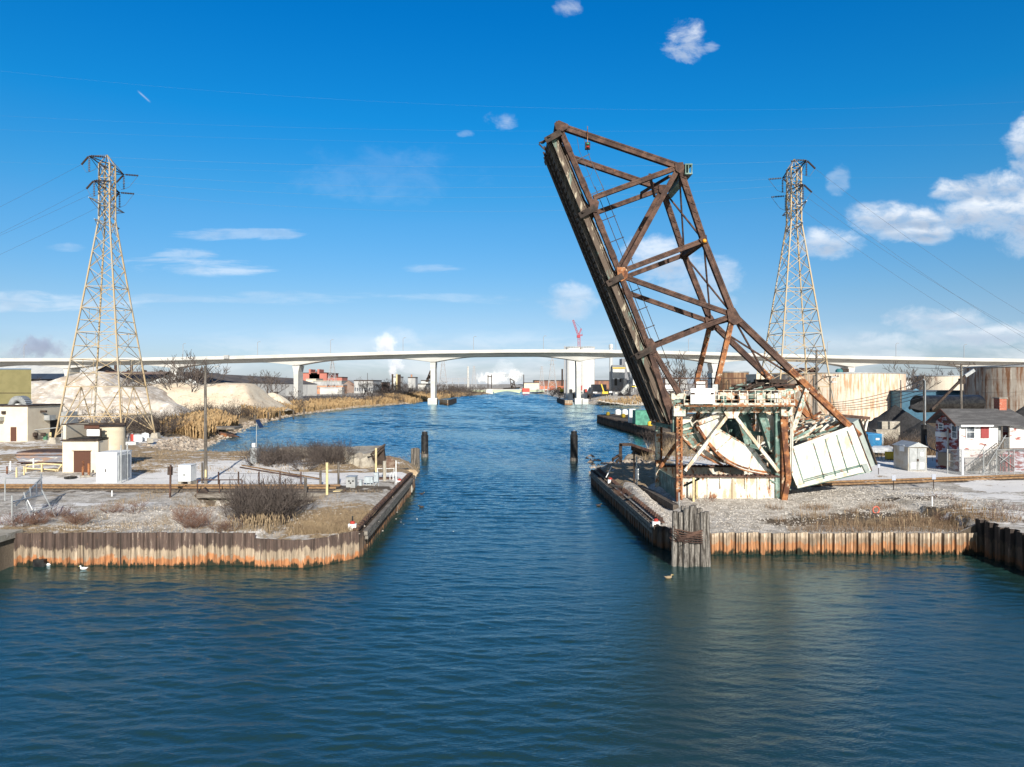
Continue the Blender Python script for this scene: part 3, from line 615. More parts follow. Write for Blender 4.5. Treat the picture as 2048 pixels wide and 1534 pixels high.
mb = MB(); q = [(X(x, YN), Z(y, YN)) for x, y in ((1108, 250), (1117, 244), (1136, 252), (1134, 260), (1124, 266), (1111, 262))]; mb.prism_y(q, YN - .4, YN - .33); part(mb, 'tip_plate', M['rust']); part(MB().prism_y(q, YF + .3, YF + .36), 'tip_plate', M['rust'])
# ---------------------------------------------------------------- segmental girders
def arc_pts(p0, p1, bulge, n=14):
    (x0, y0), (x1, y1) = p0, p1; r = []
    for i in range(n + 1):
        t = i / n; s = math.sin(math.pi * t) * bulge; dx, dy = x1 - x0, y1 - y0; L = math.hypot(dx, dy); r.append((x0 + dx * t - dy / L * s, y0 + dy * t + dx / L * s))
    return r
lower = arc_pts((1394, 853), (1547, 952), 27)
segp = lower + [(1509, 899), (1447, 862), (1436, 856), (1446, 829), (1398, 850)]
for y, m in ((YN + .2, 'white_paint'), (YF - .5, 'cream')):
    q = [(X(a, YN), Z(b, YN)) for a, b in segp]
    mb = MB(); mb.prism_y(q, y, y + .12); part(mb, 'segmental_girder', M[m])
    mb = MB(); lp = [(X(a, YN), Z(b, YN)) for a, b in lower]
    for (x0, z0), (x1, z1) in zip(lp, lp[1:]): mb.bar((x0, y + .05, z0), (x1, y + .05, z1), .55, .1, up=(0, 0, 1)); mb.bar((x0, y - .03, z0 + .22), (x1, y - .03, z1 + .22), .06, .14, up=(0, 0, 1))
    part(mb, 'curved_tread', M['rust_bright'])
    mb = MB()
    for a, b in (((1463, 876), (1431, 905)), ((1509, 900), (1497, 948)), ((1536, 926), (1538, 950)), ((1447, 862), (1408, 884)), ((1436, 857), (1509, 900)), ((1509, 900), (1548, 950)), ((1394, 853), (1446, 831)), ((1446, 831), (1436, 857))):
        p, q_ = n_(*a, y - .03), n_(*b, y - .03); mb.bar(p, q_, .1, .07, up=(0, 1, 0))
    part(mb, 'stiffener', M['cream_rusty'])
# inner box between the two: green back face seen at left, cream lip
q = [(X(a, YN), Z(b, YN)) for a, b in ((1362, 853), (1384, 843), (1408, 885), (1391, 896))]
mb = MB(); mb.prism_y(q, YN + 1.0, YN + 1.1); part(mb, 'inner_plate', M['green_paint'])
mb = MB()
for a, b in (((1362, 852), (1385, 842)), ((1385, 842), (1409, 886)), ((1361, 855), (1370, 872)), ((1370, 872), (1391, 897)), ((1391, 897), (1409, 887)), ((1372, 872), (1398, 866)), ((1366, 862), (1392, 856))): mb.bar(n_(*a, YN + .9), n_(*b, YN + .9), .14, .16)
part(mb, 'plate_edging', M['cream_rusty'])
part(MB().bar(n_(1361, 846, YN + .8), n_(1384, 838, YN + .8), .5, .35), 'plate_cap', M['cream'])
mb = MB(); lo2 = arc_pts((1363, 866), (1452, 933), 9, 8)
for p, q in zip(lo2, lo2[1:]): mb.bar(n_(*p, YN + 1.2), n_(*q, YN + 1.2), .7, .16, up=(0, 0, 1))
part(mb, 'curved_tread', M['rust_bright'])
mb = MB(); q = [(X(a, YN), Z(b, YN)) for a, b in arc_pts((1392, 898), (1452, 931), 7, 8) + [(1430, 910), (1405, 893)]]; mb.prism_y(q, YN + 1.25, YN + 1.35); part(mb, 'inner_plate', M['cream'], label='cream painted inner plate under the curved girder')
part(MB().girder(n_(1397, 846, YN + .1), n_(1448, 826, YN + .1), .3, .42), 'upper_flange', M['cream'])
# rear bracing of the counterweight frame: dark green members and the white wedge
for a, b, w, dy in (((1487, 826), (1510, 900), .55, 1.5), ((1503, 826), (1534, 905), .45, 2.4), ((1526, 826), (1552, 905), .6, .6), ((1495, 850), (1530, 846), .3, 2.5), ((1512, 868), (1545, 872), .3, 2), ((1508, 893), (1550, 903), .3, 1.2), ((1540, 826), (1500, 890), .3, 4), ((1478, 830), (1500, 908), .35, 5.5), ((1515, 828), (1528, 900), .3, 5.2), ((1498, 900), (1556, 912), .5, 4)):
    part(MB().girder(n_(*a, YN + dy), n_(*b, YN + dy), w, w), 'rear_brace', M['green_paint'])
mb = MB(); q = [(X(a, YN), Z(b, YN)) for a, b in ((1531, 824), (1560, 838), (1555, 893))]; mb.prism_y(q, YN + .5, YN + .6); part(mb, 'wedge_plate', M['white_paint'])
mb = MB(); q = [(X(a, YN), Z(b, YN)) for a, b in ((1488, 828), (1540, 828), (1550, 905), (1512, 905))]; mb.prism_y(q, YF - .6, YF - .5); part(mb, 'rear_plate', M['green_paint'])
# ---------------------------------------------------------------- tower
CX0, CX1 = X(1358, YN - .6), X(1568, YN - .6)
def zz(py, d=YN - .6): return Z(py, d)
for y in (YN - .6, YF + .6):
    top, bot = zz(826), 1.35
    for x, m in ((CX0, 'rust_bright'), (CX1, 'rust_bright')):
        mb = MB()
        for i in (-1, 1): mb.bar((x + i * .17, y, bot), (x + i * .17 , y, top), .16, .42)
        mb.lacing((x, y, bot), (x, y, top), .3, -.2, (0, 1, 0)); part(mb, 'tower_column', M[m])
    part(MB().girder((CX1 - .45, y + .3, 1.35), (CX1 - .45, y + .3, zz(826)), .35, .35), 'inner_column', M['green_paint'])
    part(MB().box(CX0 - .5, CX0 + .45, y - .35, y + .4, zz(832), zz(812)), 'column_head', M['cream_rusty'])
    part(MB().box(CX1 - .35, CX1 + .55, y - .35, y + .4, zz(832), zz(806)), 'column_head', M['cream_rusty'])
    part(MB().girder((CX1 + .55, y - .1, zz(832)), (CX1 + .5, y - .1, zz(945)), .2, .3), 'tower_post', M['cream'])
    ax = X(1461, YN - .6)
    for px, py in ((1369, 941), (1555, 942)): part(MB().bar((ax + (.35 if px > 1461 else -.35), y - .15, zz(833)), (X(px, YN - .6), y - .15, zz(py)), .25, .26), 'raking_brace', M['cream'])
    mb = MB(); mb.prism_y([(ax - .62, zz(823)), (ax + .68, zz(823)), (ax + .45, zz(836)), (ax - .35, zz(836))], y - .34, y - .28); part(mb, 'apex_plate', M['cream'])
# track girders on which the curved tread rolled
for k, y in enumerate((YN - .3, YF + .1)):
    x0, x1, zt = (CX0 + .25 if k == 0 else CX0 - .1), CX1 + .1, 3.72; mb = MB()
    mb.box(x0, x1, y, y + .1, 1.2, zt - .1)
    for i in range(9):
        x = x0 + .12 + (x1 - x0 - .24) * i / 8; mb.box(x - .05, x + .05, y - .13, y + .0, 1.25 if i % 2 == 0 else 2.7, zt - .12)
    part(mb, 'track_girder', M['cream'])
    mb = MB(); mb.box(x0 - .15, x1 + .3, y - .3, y + .4, zt - .1, zt + .02)
    for i in range(22):
        x = x0 + (x1 - x0) * i / 22; mb.box(x, x + .2, y - .2, y + .3, zt + .02, zt + .09)
    part(mb, 'tread_plate', M['rust'])
    part(MB().box(x0, x1 - .1, y - .02, y + .3, .9, 1.28), 'girder_base', M['cream_rusty'])
part(MB().box(CX0 - .15, CX0 - .05, YN - .3, YF, 1.4, 3.4), 'end_plate', M['green_paint'])
part(MB().girder((CX0 + .4, YN - .35, 2.9), (CX0 + 1.7, YN - .35, 3.5), .12, .16), 'stay', M['green_paint']); part(MB().bar((CX1 - 1.1, YN - .42, 3.4), (CX1 + .6, YN - .42, 2.6), .1, .12), 'stay', M['green_paint'])
part(MB().tube([(CX0 + 1.45, YN - .55, 1.3), (CX0 + 1.45, YN - .55, 3.3)], .1, 6), 'yellow_pipe', M['yellow_pale'])
# broken leaning column at the right, rust shell buckled outward
x = X(1566, YN - .9); pts = [(x, YN - .9, zz(838)), (x + .15, YN - .9, zz(880)), (x + .35, YN - .95, zz(930)), (x + .42, YN - .95, zz(958)), (x + .05, YN - .9, zz(1003))]
mb = MB()
for p, q in zip(pts, pts[1:]): mb.bar(p, q, .42, .16)
part(mb, 'buckled_plate', M['rust_bright'])
# far legs and machinery at the left of the tower
part(MB().girder((X(1316, YF), YF + .2, 1.6), (X(1316, YF), YF + .2, Z(848, YF)), .34, .4), 'tower_column', M['cream_rusty'])
part(MB().girder(P(1352, 888, 63.5), P(1320, 935, 63.5), .25, .25), 'raking_brace', M['rust_bright'])
part(MB().box(X(1311, YF), X(1328, YF), YF - .4, YF + .3, 3.7, Z(920, YF)), 'bearing_block', M['rust_bright'])
part(MB().girder(P(1305, 846, 61), P(1352, 857, 58.6), .3, .35), 'locking_arm', M['green_paint'])
part(MB().box(X(1344, YN), X(1354, YN), YN - .3, YN + .5, zz(866), zz(834)), 'bearing_block', M['green_paint'])
part(MB().bar(P(1330, 700 + 135, 60), P(1343, 848, 60), .6, .5), 'bearing_shoe', M['rust_dark'])
# platform with walkway, panels and railing
py0, py1 = CX0 + .3, CX1 + .5; yA, yB = YN - 1.5, YN + .2
part(MB().box(py0, py1, yA, yB, zz(813, yA), zz(810, yA)), 'platform', M['rust_bright'])
mb = MB(); mb.isec((CX0 - .3, YN - .5, zz(817)), (CX1 + .4, YN - .5, zz(817)), .4, .62); part(mb, 'platform_girder', M['cream_rusty'])
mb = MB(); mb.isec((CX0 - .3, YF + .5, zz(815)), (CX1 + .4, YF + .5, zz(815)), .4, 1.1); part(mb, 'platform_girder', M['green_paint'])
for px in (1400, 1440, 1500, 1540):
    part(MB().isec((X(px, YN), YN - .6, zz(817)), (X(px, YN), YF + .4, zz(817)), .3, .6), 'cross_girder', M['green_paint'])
for i in range(9):
    x = py0 + .3 + (py1 - py0 - .6) * i / 8; mb = MB(); mb.bar((x, yA + .1, zz(815, yA)), (x, YN - .55, zz(826)), .1, .12); part(mb, 'knee_bracket', M['green_paint'])
part(MB().box(CX0 - .1, CX1 + .3, YN - .2, YN + .05, zz(809), zz(806)), 'walkway_edge', M['rust_bright'])
for i, (a, b, c, d, m) in enumerate(((1382, 1396, 785, 806, 'cream'), (1343, 1372, 787, 800, 'cream_rusty'), (1437, 1470, 785, 800, 'cream_rusty'), (1442, 1452, 792, 806, 'green_paint'), (1478, 1497, 786, 806, 'cream'), (1515, 1532, 786, 806, 'cream_rusty'), (1548, 1562, 786, 806, 'cream'), (1564, 1582, 783, 812, 'cream_rusty'), (1500, 1514, 788, 797, 'green_paint'), (1534, 1547, 788, 798, 'cream'))):
    part(MB().box(X(a, YN), X(b, YN), YN - .1 + .13 * (i % 3), YN + .25 + .13 * (i % 3), zz(d), zz(c)), 'machine_panel', M[m])
part(MB().box(X(1372, YN), X(1580, YN), YN + .9, YN + 1.0, zz(806), zz(792)), 'machine_panel', M['rust_dark'])
rl = MB()
for f in (0, .36, .7, 1.0): rl.tube([(py0 - .1, yA, zz(810, yA) + 1.15 * f), (py1, yA, zz(810, yA) + 1.15 * f)], .028, 5)
for i in range(15):
    x = py0 - .1 + (py1 - py0 + .1) * i / 14; rl.bar((x, yA, zz(811, yA)), (x, yA, zz(810, yA) + 1.18), .06, .06)
part(rl, 'railing', M['cream_rusty'])
part(MB().box(py0 - .1, py1, yA - .06, yA - .03, zz(810, yA), zz(806, yA)), 'toe_board', M['cream_rusty'])
sg = part(MB().box(X(1381, 56.2), X(1429, 56.2), 56.15, 56.2, Z(807.5, 56.2), Z(776.5, 56.2)), 'sign', wm('sign_white', (.80, .80, .80), rough=.5, bump=0, fine=.02))
mb = MB()
for a, b, c, d in ((1382, 1390, 785.2, 789), (1422, 1428, 785.2, 789), (1390, 1422, 785.2, 785.8), (1390, 1422, 788.4, 789)): mb.box(X(a, 56.1), X(b, 56.1), 56.12, 56.145, Z(d, 56.1), Z(c, 56.1))
part(mb, 'dark_bar', M['rust_dark'], sg)
mb = MB(); random.seed(5)
for i in range(11):
    x = 1396 + i * 1.9
    if i not in (4,): mb.box(X(x, 56.1), X(x + 1.2, 56.1), 56.13, 56.147, Z(782.3, 56.1), Z(780.2, 56.1))
part(mb, 'faded_red_text', wm('faded_red', (.70, .50, .47), rough=.6, bump=0, fine=0), sg)
mb = MB()
for py_, x0_, n in ((795, 1386, 22), (800.2, 1386, 24)):
    for i in range(n):
        if i % 6 != 5: mb.box(X(x0_ + i * 1.6, 56.1), X(x0_ + i * 1.6 + 1.0, 56.1), 56.13, 56.147, Z(py_ + 1.2, 56.1), Z(py_, 56.1))
part(mb, 'faded_grey_text', wm('faded_grey', (.62, .62, .63), rough=.6, bump=0, fine=0), sg)
# upper handrail behind the platform (rust red), loops and fallen debris
mb = MB(); zt, zb = zz(756), zz(780)
mb.tube([(X(1335, YN), YN + 1.5, zt), (X(1505, YN), YN + 1.5, zt)], .05, 5); mb.tube([(X(1335, YN), YN + 1.5, (zt + zb) / 2), (X(1505, YN), YN + 1.5, (zt + zb) / 2)], .03, 5)
for px in (1337, 1367, 1400, 1434, 1469, 1504): mb.tube([(X(px, YN), YN + 1.5, zt), (X(px, YN), YN + 1.5, zb)], .05, 5)
part(mb, 'upper_railing', M['rust'])
for px in (1447, 1462, 1550): part(MB().tube([(X(px + 3 * math.cos(t), YN), YN + .9, zz(764 - 4 * math.sin(t))) for t in (0, .8, 1.57, 2.3, 3.14)] and [(X(px - 3, YN), YN + .9, zz(778)), (X(px - 3, YN), YN + .9, zz(764)), (X(px, YN), YN + .9, zz(760)), (X(px + 3, YN), YN + .9, zz(764)), (X(px + 3, YN), YN + .9, zz(778))], .04, 5), 'ladder_hoop', M['rust_dark'])
part(MB().box(X(1403, YN), X(1421, YN), YN + 1.6, YN + 2.2, zz(782), zz(763)), 'machine_cabinet', M['white'])
part(MB().box(X(1334, YN), X(1368, YN), YN + 2.5, YN + 3.2, zz(782), zz(770)), 'machine_cabinet', M['white'])
random.seed(11)
for i in range(34):       # collapsed bracing heaped on the platform's right end
    t = random.random(); c = Vector((X(1490 + 100 * t, YN), YN + random.uniform(.2, 4.5), zz(784 - 14 * t * (1 - .3 * t)) + random.uniform(-.2, .45)))
    d = Vector((random.uniform(.6, 1), random.uniform(-.5, .5), random.uniform(-.15, .45))).normalized() * random.uniform(.7, 1.7)
    part(MB().bar(c - d, c + d, random.uniform(.1, .22), random.uniform(.06, .16)), 'fallen_brace', M[random.choice(['rust', 'rust_dark', 'green_paint', 'rust_dark'])])
mb = MB(); q = [(X(a, YN), Z(b, YN)) for a, b in ((1560, 782), (1590, 775), (1613, 762), (1617, 772), (1590, 786), (1562, 795))]; mb.prism_y(q, YN + .1, YN + .25); part(mb, 'link_arm', M['cream_rusty'])
part(MB().girder(n_(1536, 762, YN + 3.2), n_(1597, 762, YN + 3.2), .3, .45), 'fallen_girder', M['rust_dark'])
part(MB().girder(n_(1614, 775), n_(1581, 870), .34, .4), 'hanging_link', M['cream_rusty'])
part(MB().girder(n_(1604, 812, YF), n_(1618, 870, YF), .3, .3), 'hanging_link', M['rust_bright'])
# ---------------------------------------------------------------- counterweight
def cwf(pts, y0, y1, name, m, label=None):
    mb = MB(); mb.prism_y([(X(a, YN), Z(b, YN)) for a, b in pts], y0, y1); return part(mb, name, M[m], label=label)
face = [(1577, 905), (1583, 898), (1690, 858), (1703, 848), (1739, 940), (1727, 943), (1592, 976), (1577, 938)]
cwf(face, YN - .35, YN - .2, 'counterweight_side', 'white_paint'); 
cwf(face, YF + .2, YF + .35, 'counterweight_side', 'white_paint')
cwf([(1586, 930), (1684, 882), (1722, 936), (1594, 972)], YN - .2, YF + .2, 'counterweight_block', 'concrete', 'rough concrete core inside the counterweight box')
cwf([(1577, 930), (1584, 928), (1600, 972), (1592, 976)], YN - .3, YF + .3, 'end_wall', 'green_paint')
for (a, b) in (((1601, 893), (1606, 910 + 61)), ((1623, 886), (1645, 958)), ((1646, 876), (1668, 952)), ((1669, 868), (1692, 946)), ((1689, 858), (1717, 934)), ((1583, 899), (1606, 970)), ((1703, 848), (1739, 940)), ((1583, 899), (1690, 858)), ((1604, 962), (1718, 931)), ((1592, 975), (1739, 941)), ((1605, 958), (1716, 929))):
    if (a, b) == ((1601, 893), (1606, 971)): continue
    part(MB().bar(n_(*a, YN - .37), n_(*b, YN - .37), .08, .06), 'panel_rib', M['green_paint'] if a[0] < 1700 and b != (1690, 858) else M['rust'])
part(MB().bar(n_(1590, 972, YN - .42), n_(1720, 940, YN - .42), .22, .16), 'bottom_flange', M['white_paint'])
part(MB().bar(n_(1583, 896, YN - .42), n_(1692, 856, YN - .42), .3, .12), 'top_flange', M['white_paint'])
cwf([(1706, 846), (1721, 838), (1755, 929), (1740, 939)], YN + .2, YF - .2, 'end_slab', 'grey_steel')
part(MB().bar(n_(1721, 838, YN + .1), n_(1755, 929, YN + .1), .1, .16), 'slab_edge', M['rust_dark']); part(MB().bar(n_(1706, 846, YN + .1), n_(1740, 940, YN + .1), .1, .16), 'slab_edge', M['rust_dark'])
cwf([(1718, 928), (1728, 926), (1735, 944), (1726, 944)], YN - .5, YN - .34, 'foot_plate', 'grey_steel')
# far half standing higher, its top frame
part(MB().bar(P(1680, 831, 66), P(1735, 836, 66), 1.0, .28, up=(0, 0, 1)), 'top_rail', M['rust']); part(MB().bar(P(1640, 842, 65.4), P(1706, 849, 65.4), .3, .2, up=(0, 0, 1)), 'top_rail', M['grey_steel'])
for a in (1663, 1685, 1728, 1736): part(MB().bar(P(a, 834, 66), P(a - 6, 862, 65.8), .16, .16), 'frame_post', M['cream'])
mb = MB(); mb.prism_y([(X(a, 66), Z(b, 66)) for a, b in ((1658, 834), (1690, 834), (1700, 862), (1664, 862))], 66.3, 66.4); part(mb, 'dark_panel', M['rust_dark'])
random.seed(3)
for i in range(60):
    t = random.random(); c = Vector((X(1588 + 95 * t, YN), YN + random.uniform(.3, 6), zz(893 - 42 * t) + random.uniform(-.35, .45)))
    d = Vector((1, random.uniform(-.9, .9), .4 + random.uniform(-.35, .5))).normalized() * random.uniform(.5, 1.7)
    part(MB().bar(c - d, c + d, random.uniform(.08, .2), random.uniform(.06, .14)), 'fallen_brace', M[random.choice(['cream', 'cream', 'cream_rusty', 'cream_rusty', 'green_paint', 'rust_bright'])])
for a, b in (((1585, 868), (1690, 845)), ((1583, 880), (1650, 850)), ((1588, 862), (1612, 858))): part(MB().girder(n_(*a, YF), n_(*b, YF), .24, .3), 'inner_beam', M['cream'])

for x in (CX1 + .5,):
    for y in (YN - .75,): part(MB().lacing((x, y, 3.9), (x, y, zz(832)), .4, 0, (0, 1, 0)), 'post_lacing', M['cream_rusty'])
random.seed(41)
for a, b, w, dy, m in (((1372, 838), (1400, 905), .22, 3, 'cream_rusty'), ((1400, 832), (1420, 850), .3, 2, 'cream'), ((1404, 826), (1398, 872), .25, 1.2, 'rust_bright'), ((1420, 826), (1392, 850), .2, .9, 'cream_rusty'), ((1440, 905), (1475, 915), .3, 3, 'green_paint'), ((1380, 826), (1420, 862), .2, 4.5, 'cream'), ((1556, 838), (1556, 952), .4, 1.2, 'green_paint'), ((1545, 905), (1556, 890), .3, .2, 'cream_rusty'), ((1538, 912), (1550, 925), .4, 1.0, 'cream'), ((1528, 918), (1552, 905), .2, .8, 'rust')):
    part(MB().girder(n_(*a, YN + dy), n_(*b, YN + dy), w, w), 'machinery_member', M[m])
# ================================================================ HIGHWAY BRIDGE
def ease(a, b, t): return a + (b - a) * t
HB = thing('highway_bridge', (0, 385, 0), 'long pale concrete highway bridge curving high across the background', 'highway bridge')
DB = 385.
topl = [(-300, 717), (0, 716.5), (230, 716), (345, 714.5), (460, 712), (590, 708.5), (730, 704.5), (865, 701), (1024, 699), (1158, 698.8), (1300, 701), (1450, 705), (1600, 709), (1700, 711.5), (1860, 714.5), (2048, 718), (2350, 724)]
piers = [(-60, 8), (130, 9), (345, 10), (590, 11), (865, 12), (1158, 12), (1432, 11), (1706, 11), (1960, 9), (2200, 8)]
def topy(px):
    for (a, b), (c, d) in zip(topl, topl[1:]):
        if px <= c: t = (px - a) / (c - a); return b + (d - b) * t
    return topl[-1][1]
def depth(px):
    k = min(range(len(piers)), key=lambda i: abs(piers[i][0] - px)); d = abs(piers[k][0] - px); return 13.2 + piers[k][1] * .85 * max(0, 1 - d / 85) ** 1.6
xs = list(range(-300, 2351, 10)); mb = MB(); wing = MB(); par = [MB(), MB()]; YW = 12.
for q, (f0, f1, y0, y1) in (('web', (5.6, None, DB, DB + YW)),):
    for a, b in zip(xs, xs[1:]):
        za0, zb0 = Z(topy(a) + 8.2, DB), Z(topy(b) + 8.2, DB); za1, zb1 = Z(topy(a) + depth(a), DB), Z(topy(b) + depth(b), DB); xa, xb = X(a, DB), X(b, DB)
        i = len(mb.v); mb.v += [Vector(v) for v in ((xa, DB, za0), (xb, DB, zb0), (xb, DB + .8, zb1), (xa, DB + .8, za1), (xa, DB + YW, za0), (xb, DB + YW, zb0), (xb, DB + YW - .8, zb1), (xa, DB + YW - .8, za1))]
        mb.f += [(i, i + 1, i + 2, i + 3), (i + 4, i + 7, i + 6, i + 5), (i + 3, i + 2, i + 6, i + 7)]
        za, zb = Z(topy(a) + 5, DB), Z(topy(b) + 5, DB)                # slab with cantilever wings shading the web
        i = len(wing.v); wing.v += [Vector(v) for v in ((xa, DB - 3.4, za), (xb, DB - 3.4, zb), (xb, DB - 3.4, zb - .35), (xa, DB - 3.4, za - .35), (xa, DB, za0), (xb, DB, zb0), (xa, DB + YW, za0), (xb, DB + YW, zb0), (xa, DB + YW + 3.4, za), (xb, DB + YW + 3.4, zb))]
        wing.f += [(i, i + 3, i + 2, i + 1), (i + 3, i + 4, i + 5, i + 2), (i + 4, i + 6, i + 7, i + 5), (i + 6, i + 8, i + 9, i + 7), (i, i + 1, i + 9, i + 8)]
        zt, zu = Z(topy(a), DB - 3.4), Z(topy(b), DB - 3.4); 
        for pm_, yy in zip(par, (DB - 3.75, DB + YW + 3.3)):
            i = len(pm_.v); pm_.v += [Vector(v) for v in ((xa, yy, zt), (xb, yy, zu), (xb, yy, zb - .5), (xa, yy, za - .5), (xa, yy + .35, zt), (xb, yy + .35, zu), (xb, yy + .35, zb), (xa, yy + .35, za))]
            pm_.f += [(i, i + 3, i + 2, i + 1), (i + 4, i + 5, i + 6, i + 7), (i, i + 1, i + 5, i + 4)]
part(mb, 'box_girder', M['concrete_pale'], HB, fix=False); part(wing, 'deck_slab', M['concrete_pale'], HB, fix=False); [part(q_, 'parapet', M['concrete_pale'], HB, fix=False) for q_ in par]
for px, w in piers:
    zt = Z(topy(px) + depth(px), DB); x = X(px, DB); water = 700 < px < 1300; h = 1.25; zb = 0 if water else 1.5
    mb = MB(); fl = .2 if water else .75
    prof = [(x - h - fl, zt + .1), (x - h, zt - 3.5), (x - h * .9, zb + 2), (x - h * .9, -1), (x + h * .9, -1), (x + h * .9, zb + 2), (x + h, zt - 3.5), (x + h + fl, zt + .1)]
    mb.prism_y(prof, DB + 1.5, DB + YW - 1.5); p = part(mb, 'pier', M['concrete_pale'], HB)
    if water: part(MB().box(x - 2.3, x + 2.6, DB - 1, DB + 4.4, -1, 3.3).box(x - 2.3 + 4 * (px > 1000), x + 2.6 + 2.2 * (px > 1000), DB - 2.6, DB + 3, -1, 2.9), 'pier_base', M['concrete_pale'], p)
for px in (48, 366 / 1, 460 + 55, 661, 806, 947, 1087, 1232, 1377, 1655, 1792, 1928, 212):
    x = X(px, DB - 3); zt = Z(topy(px), DB); e = thing('street_lamp', (x, DB - 3, zt), 'slim grey lamp post on the highway bridge parapet', 'street lamp', 'lamp posts along the highway bridge')
    MB().tube([(x, DB - 3, zt - 1), (x, DB - 3, zt + 6.5), (x + .25, DB - 3, zt + 7)], .14, 5).build('pole', M['pylon_far'], e)
    MB().tube([(x + .2, DB - 3, zt + 6.9), (x + .9, DB - 3, zt + 7.2), (x + 1.6, DB - 3, zt + 7.1)], .12, 5).build('lamp_arm', M['pylon_far'], e)
    e['label'] = {48: 'leftmost lamp post on the highway bridge, beside the dark smoke cloud', 212: 'bridge lamp post seen through the left lattice pylon', 366: 'bridge lamp post just right of the left pylon and bare trees', 515: 'bridge lamp post above the dark roofed shed, left of the pale pier', 661: 'bridge lamp post above the distant red mill building', 806: 'bridge lamp post right beside the rising steam plume', 947: 'bridge lamp post right of the first water pier', 1087: 'bridge lamp post just left of the white silos', 1232: 'bridge lamp post between the white stack and the raised truss', 1377: 'bridge lamp post seen inside the raised truss', 1655: 'bridge lamp post at the right side of the right pylon', 1792: 'bridge lamp post above the big rusty tank', 1928: 'rightmost lamp post on the highway bridge'}[int(px)]
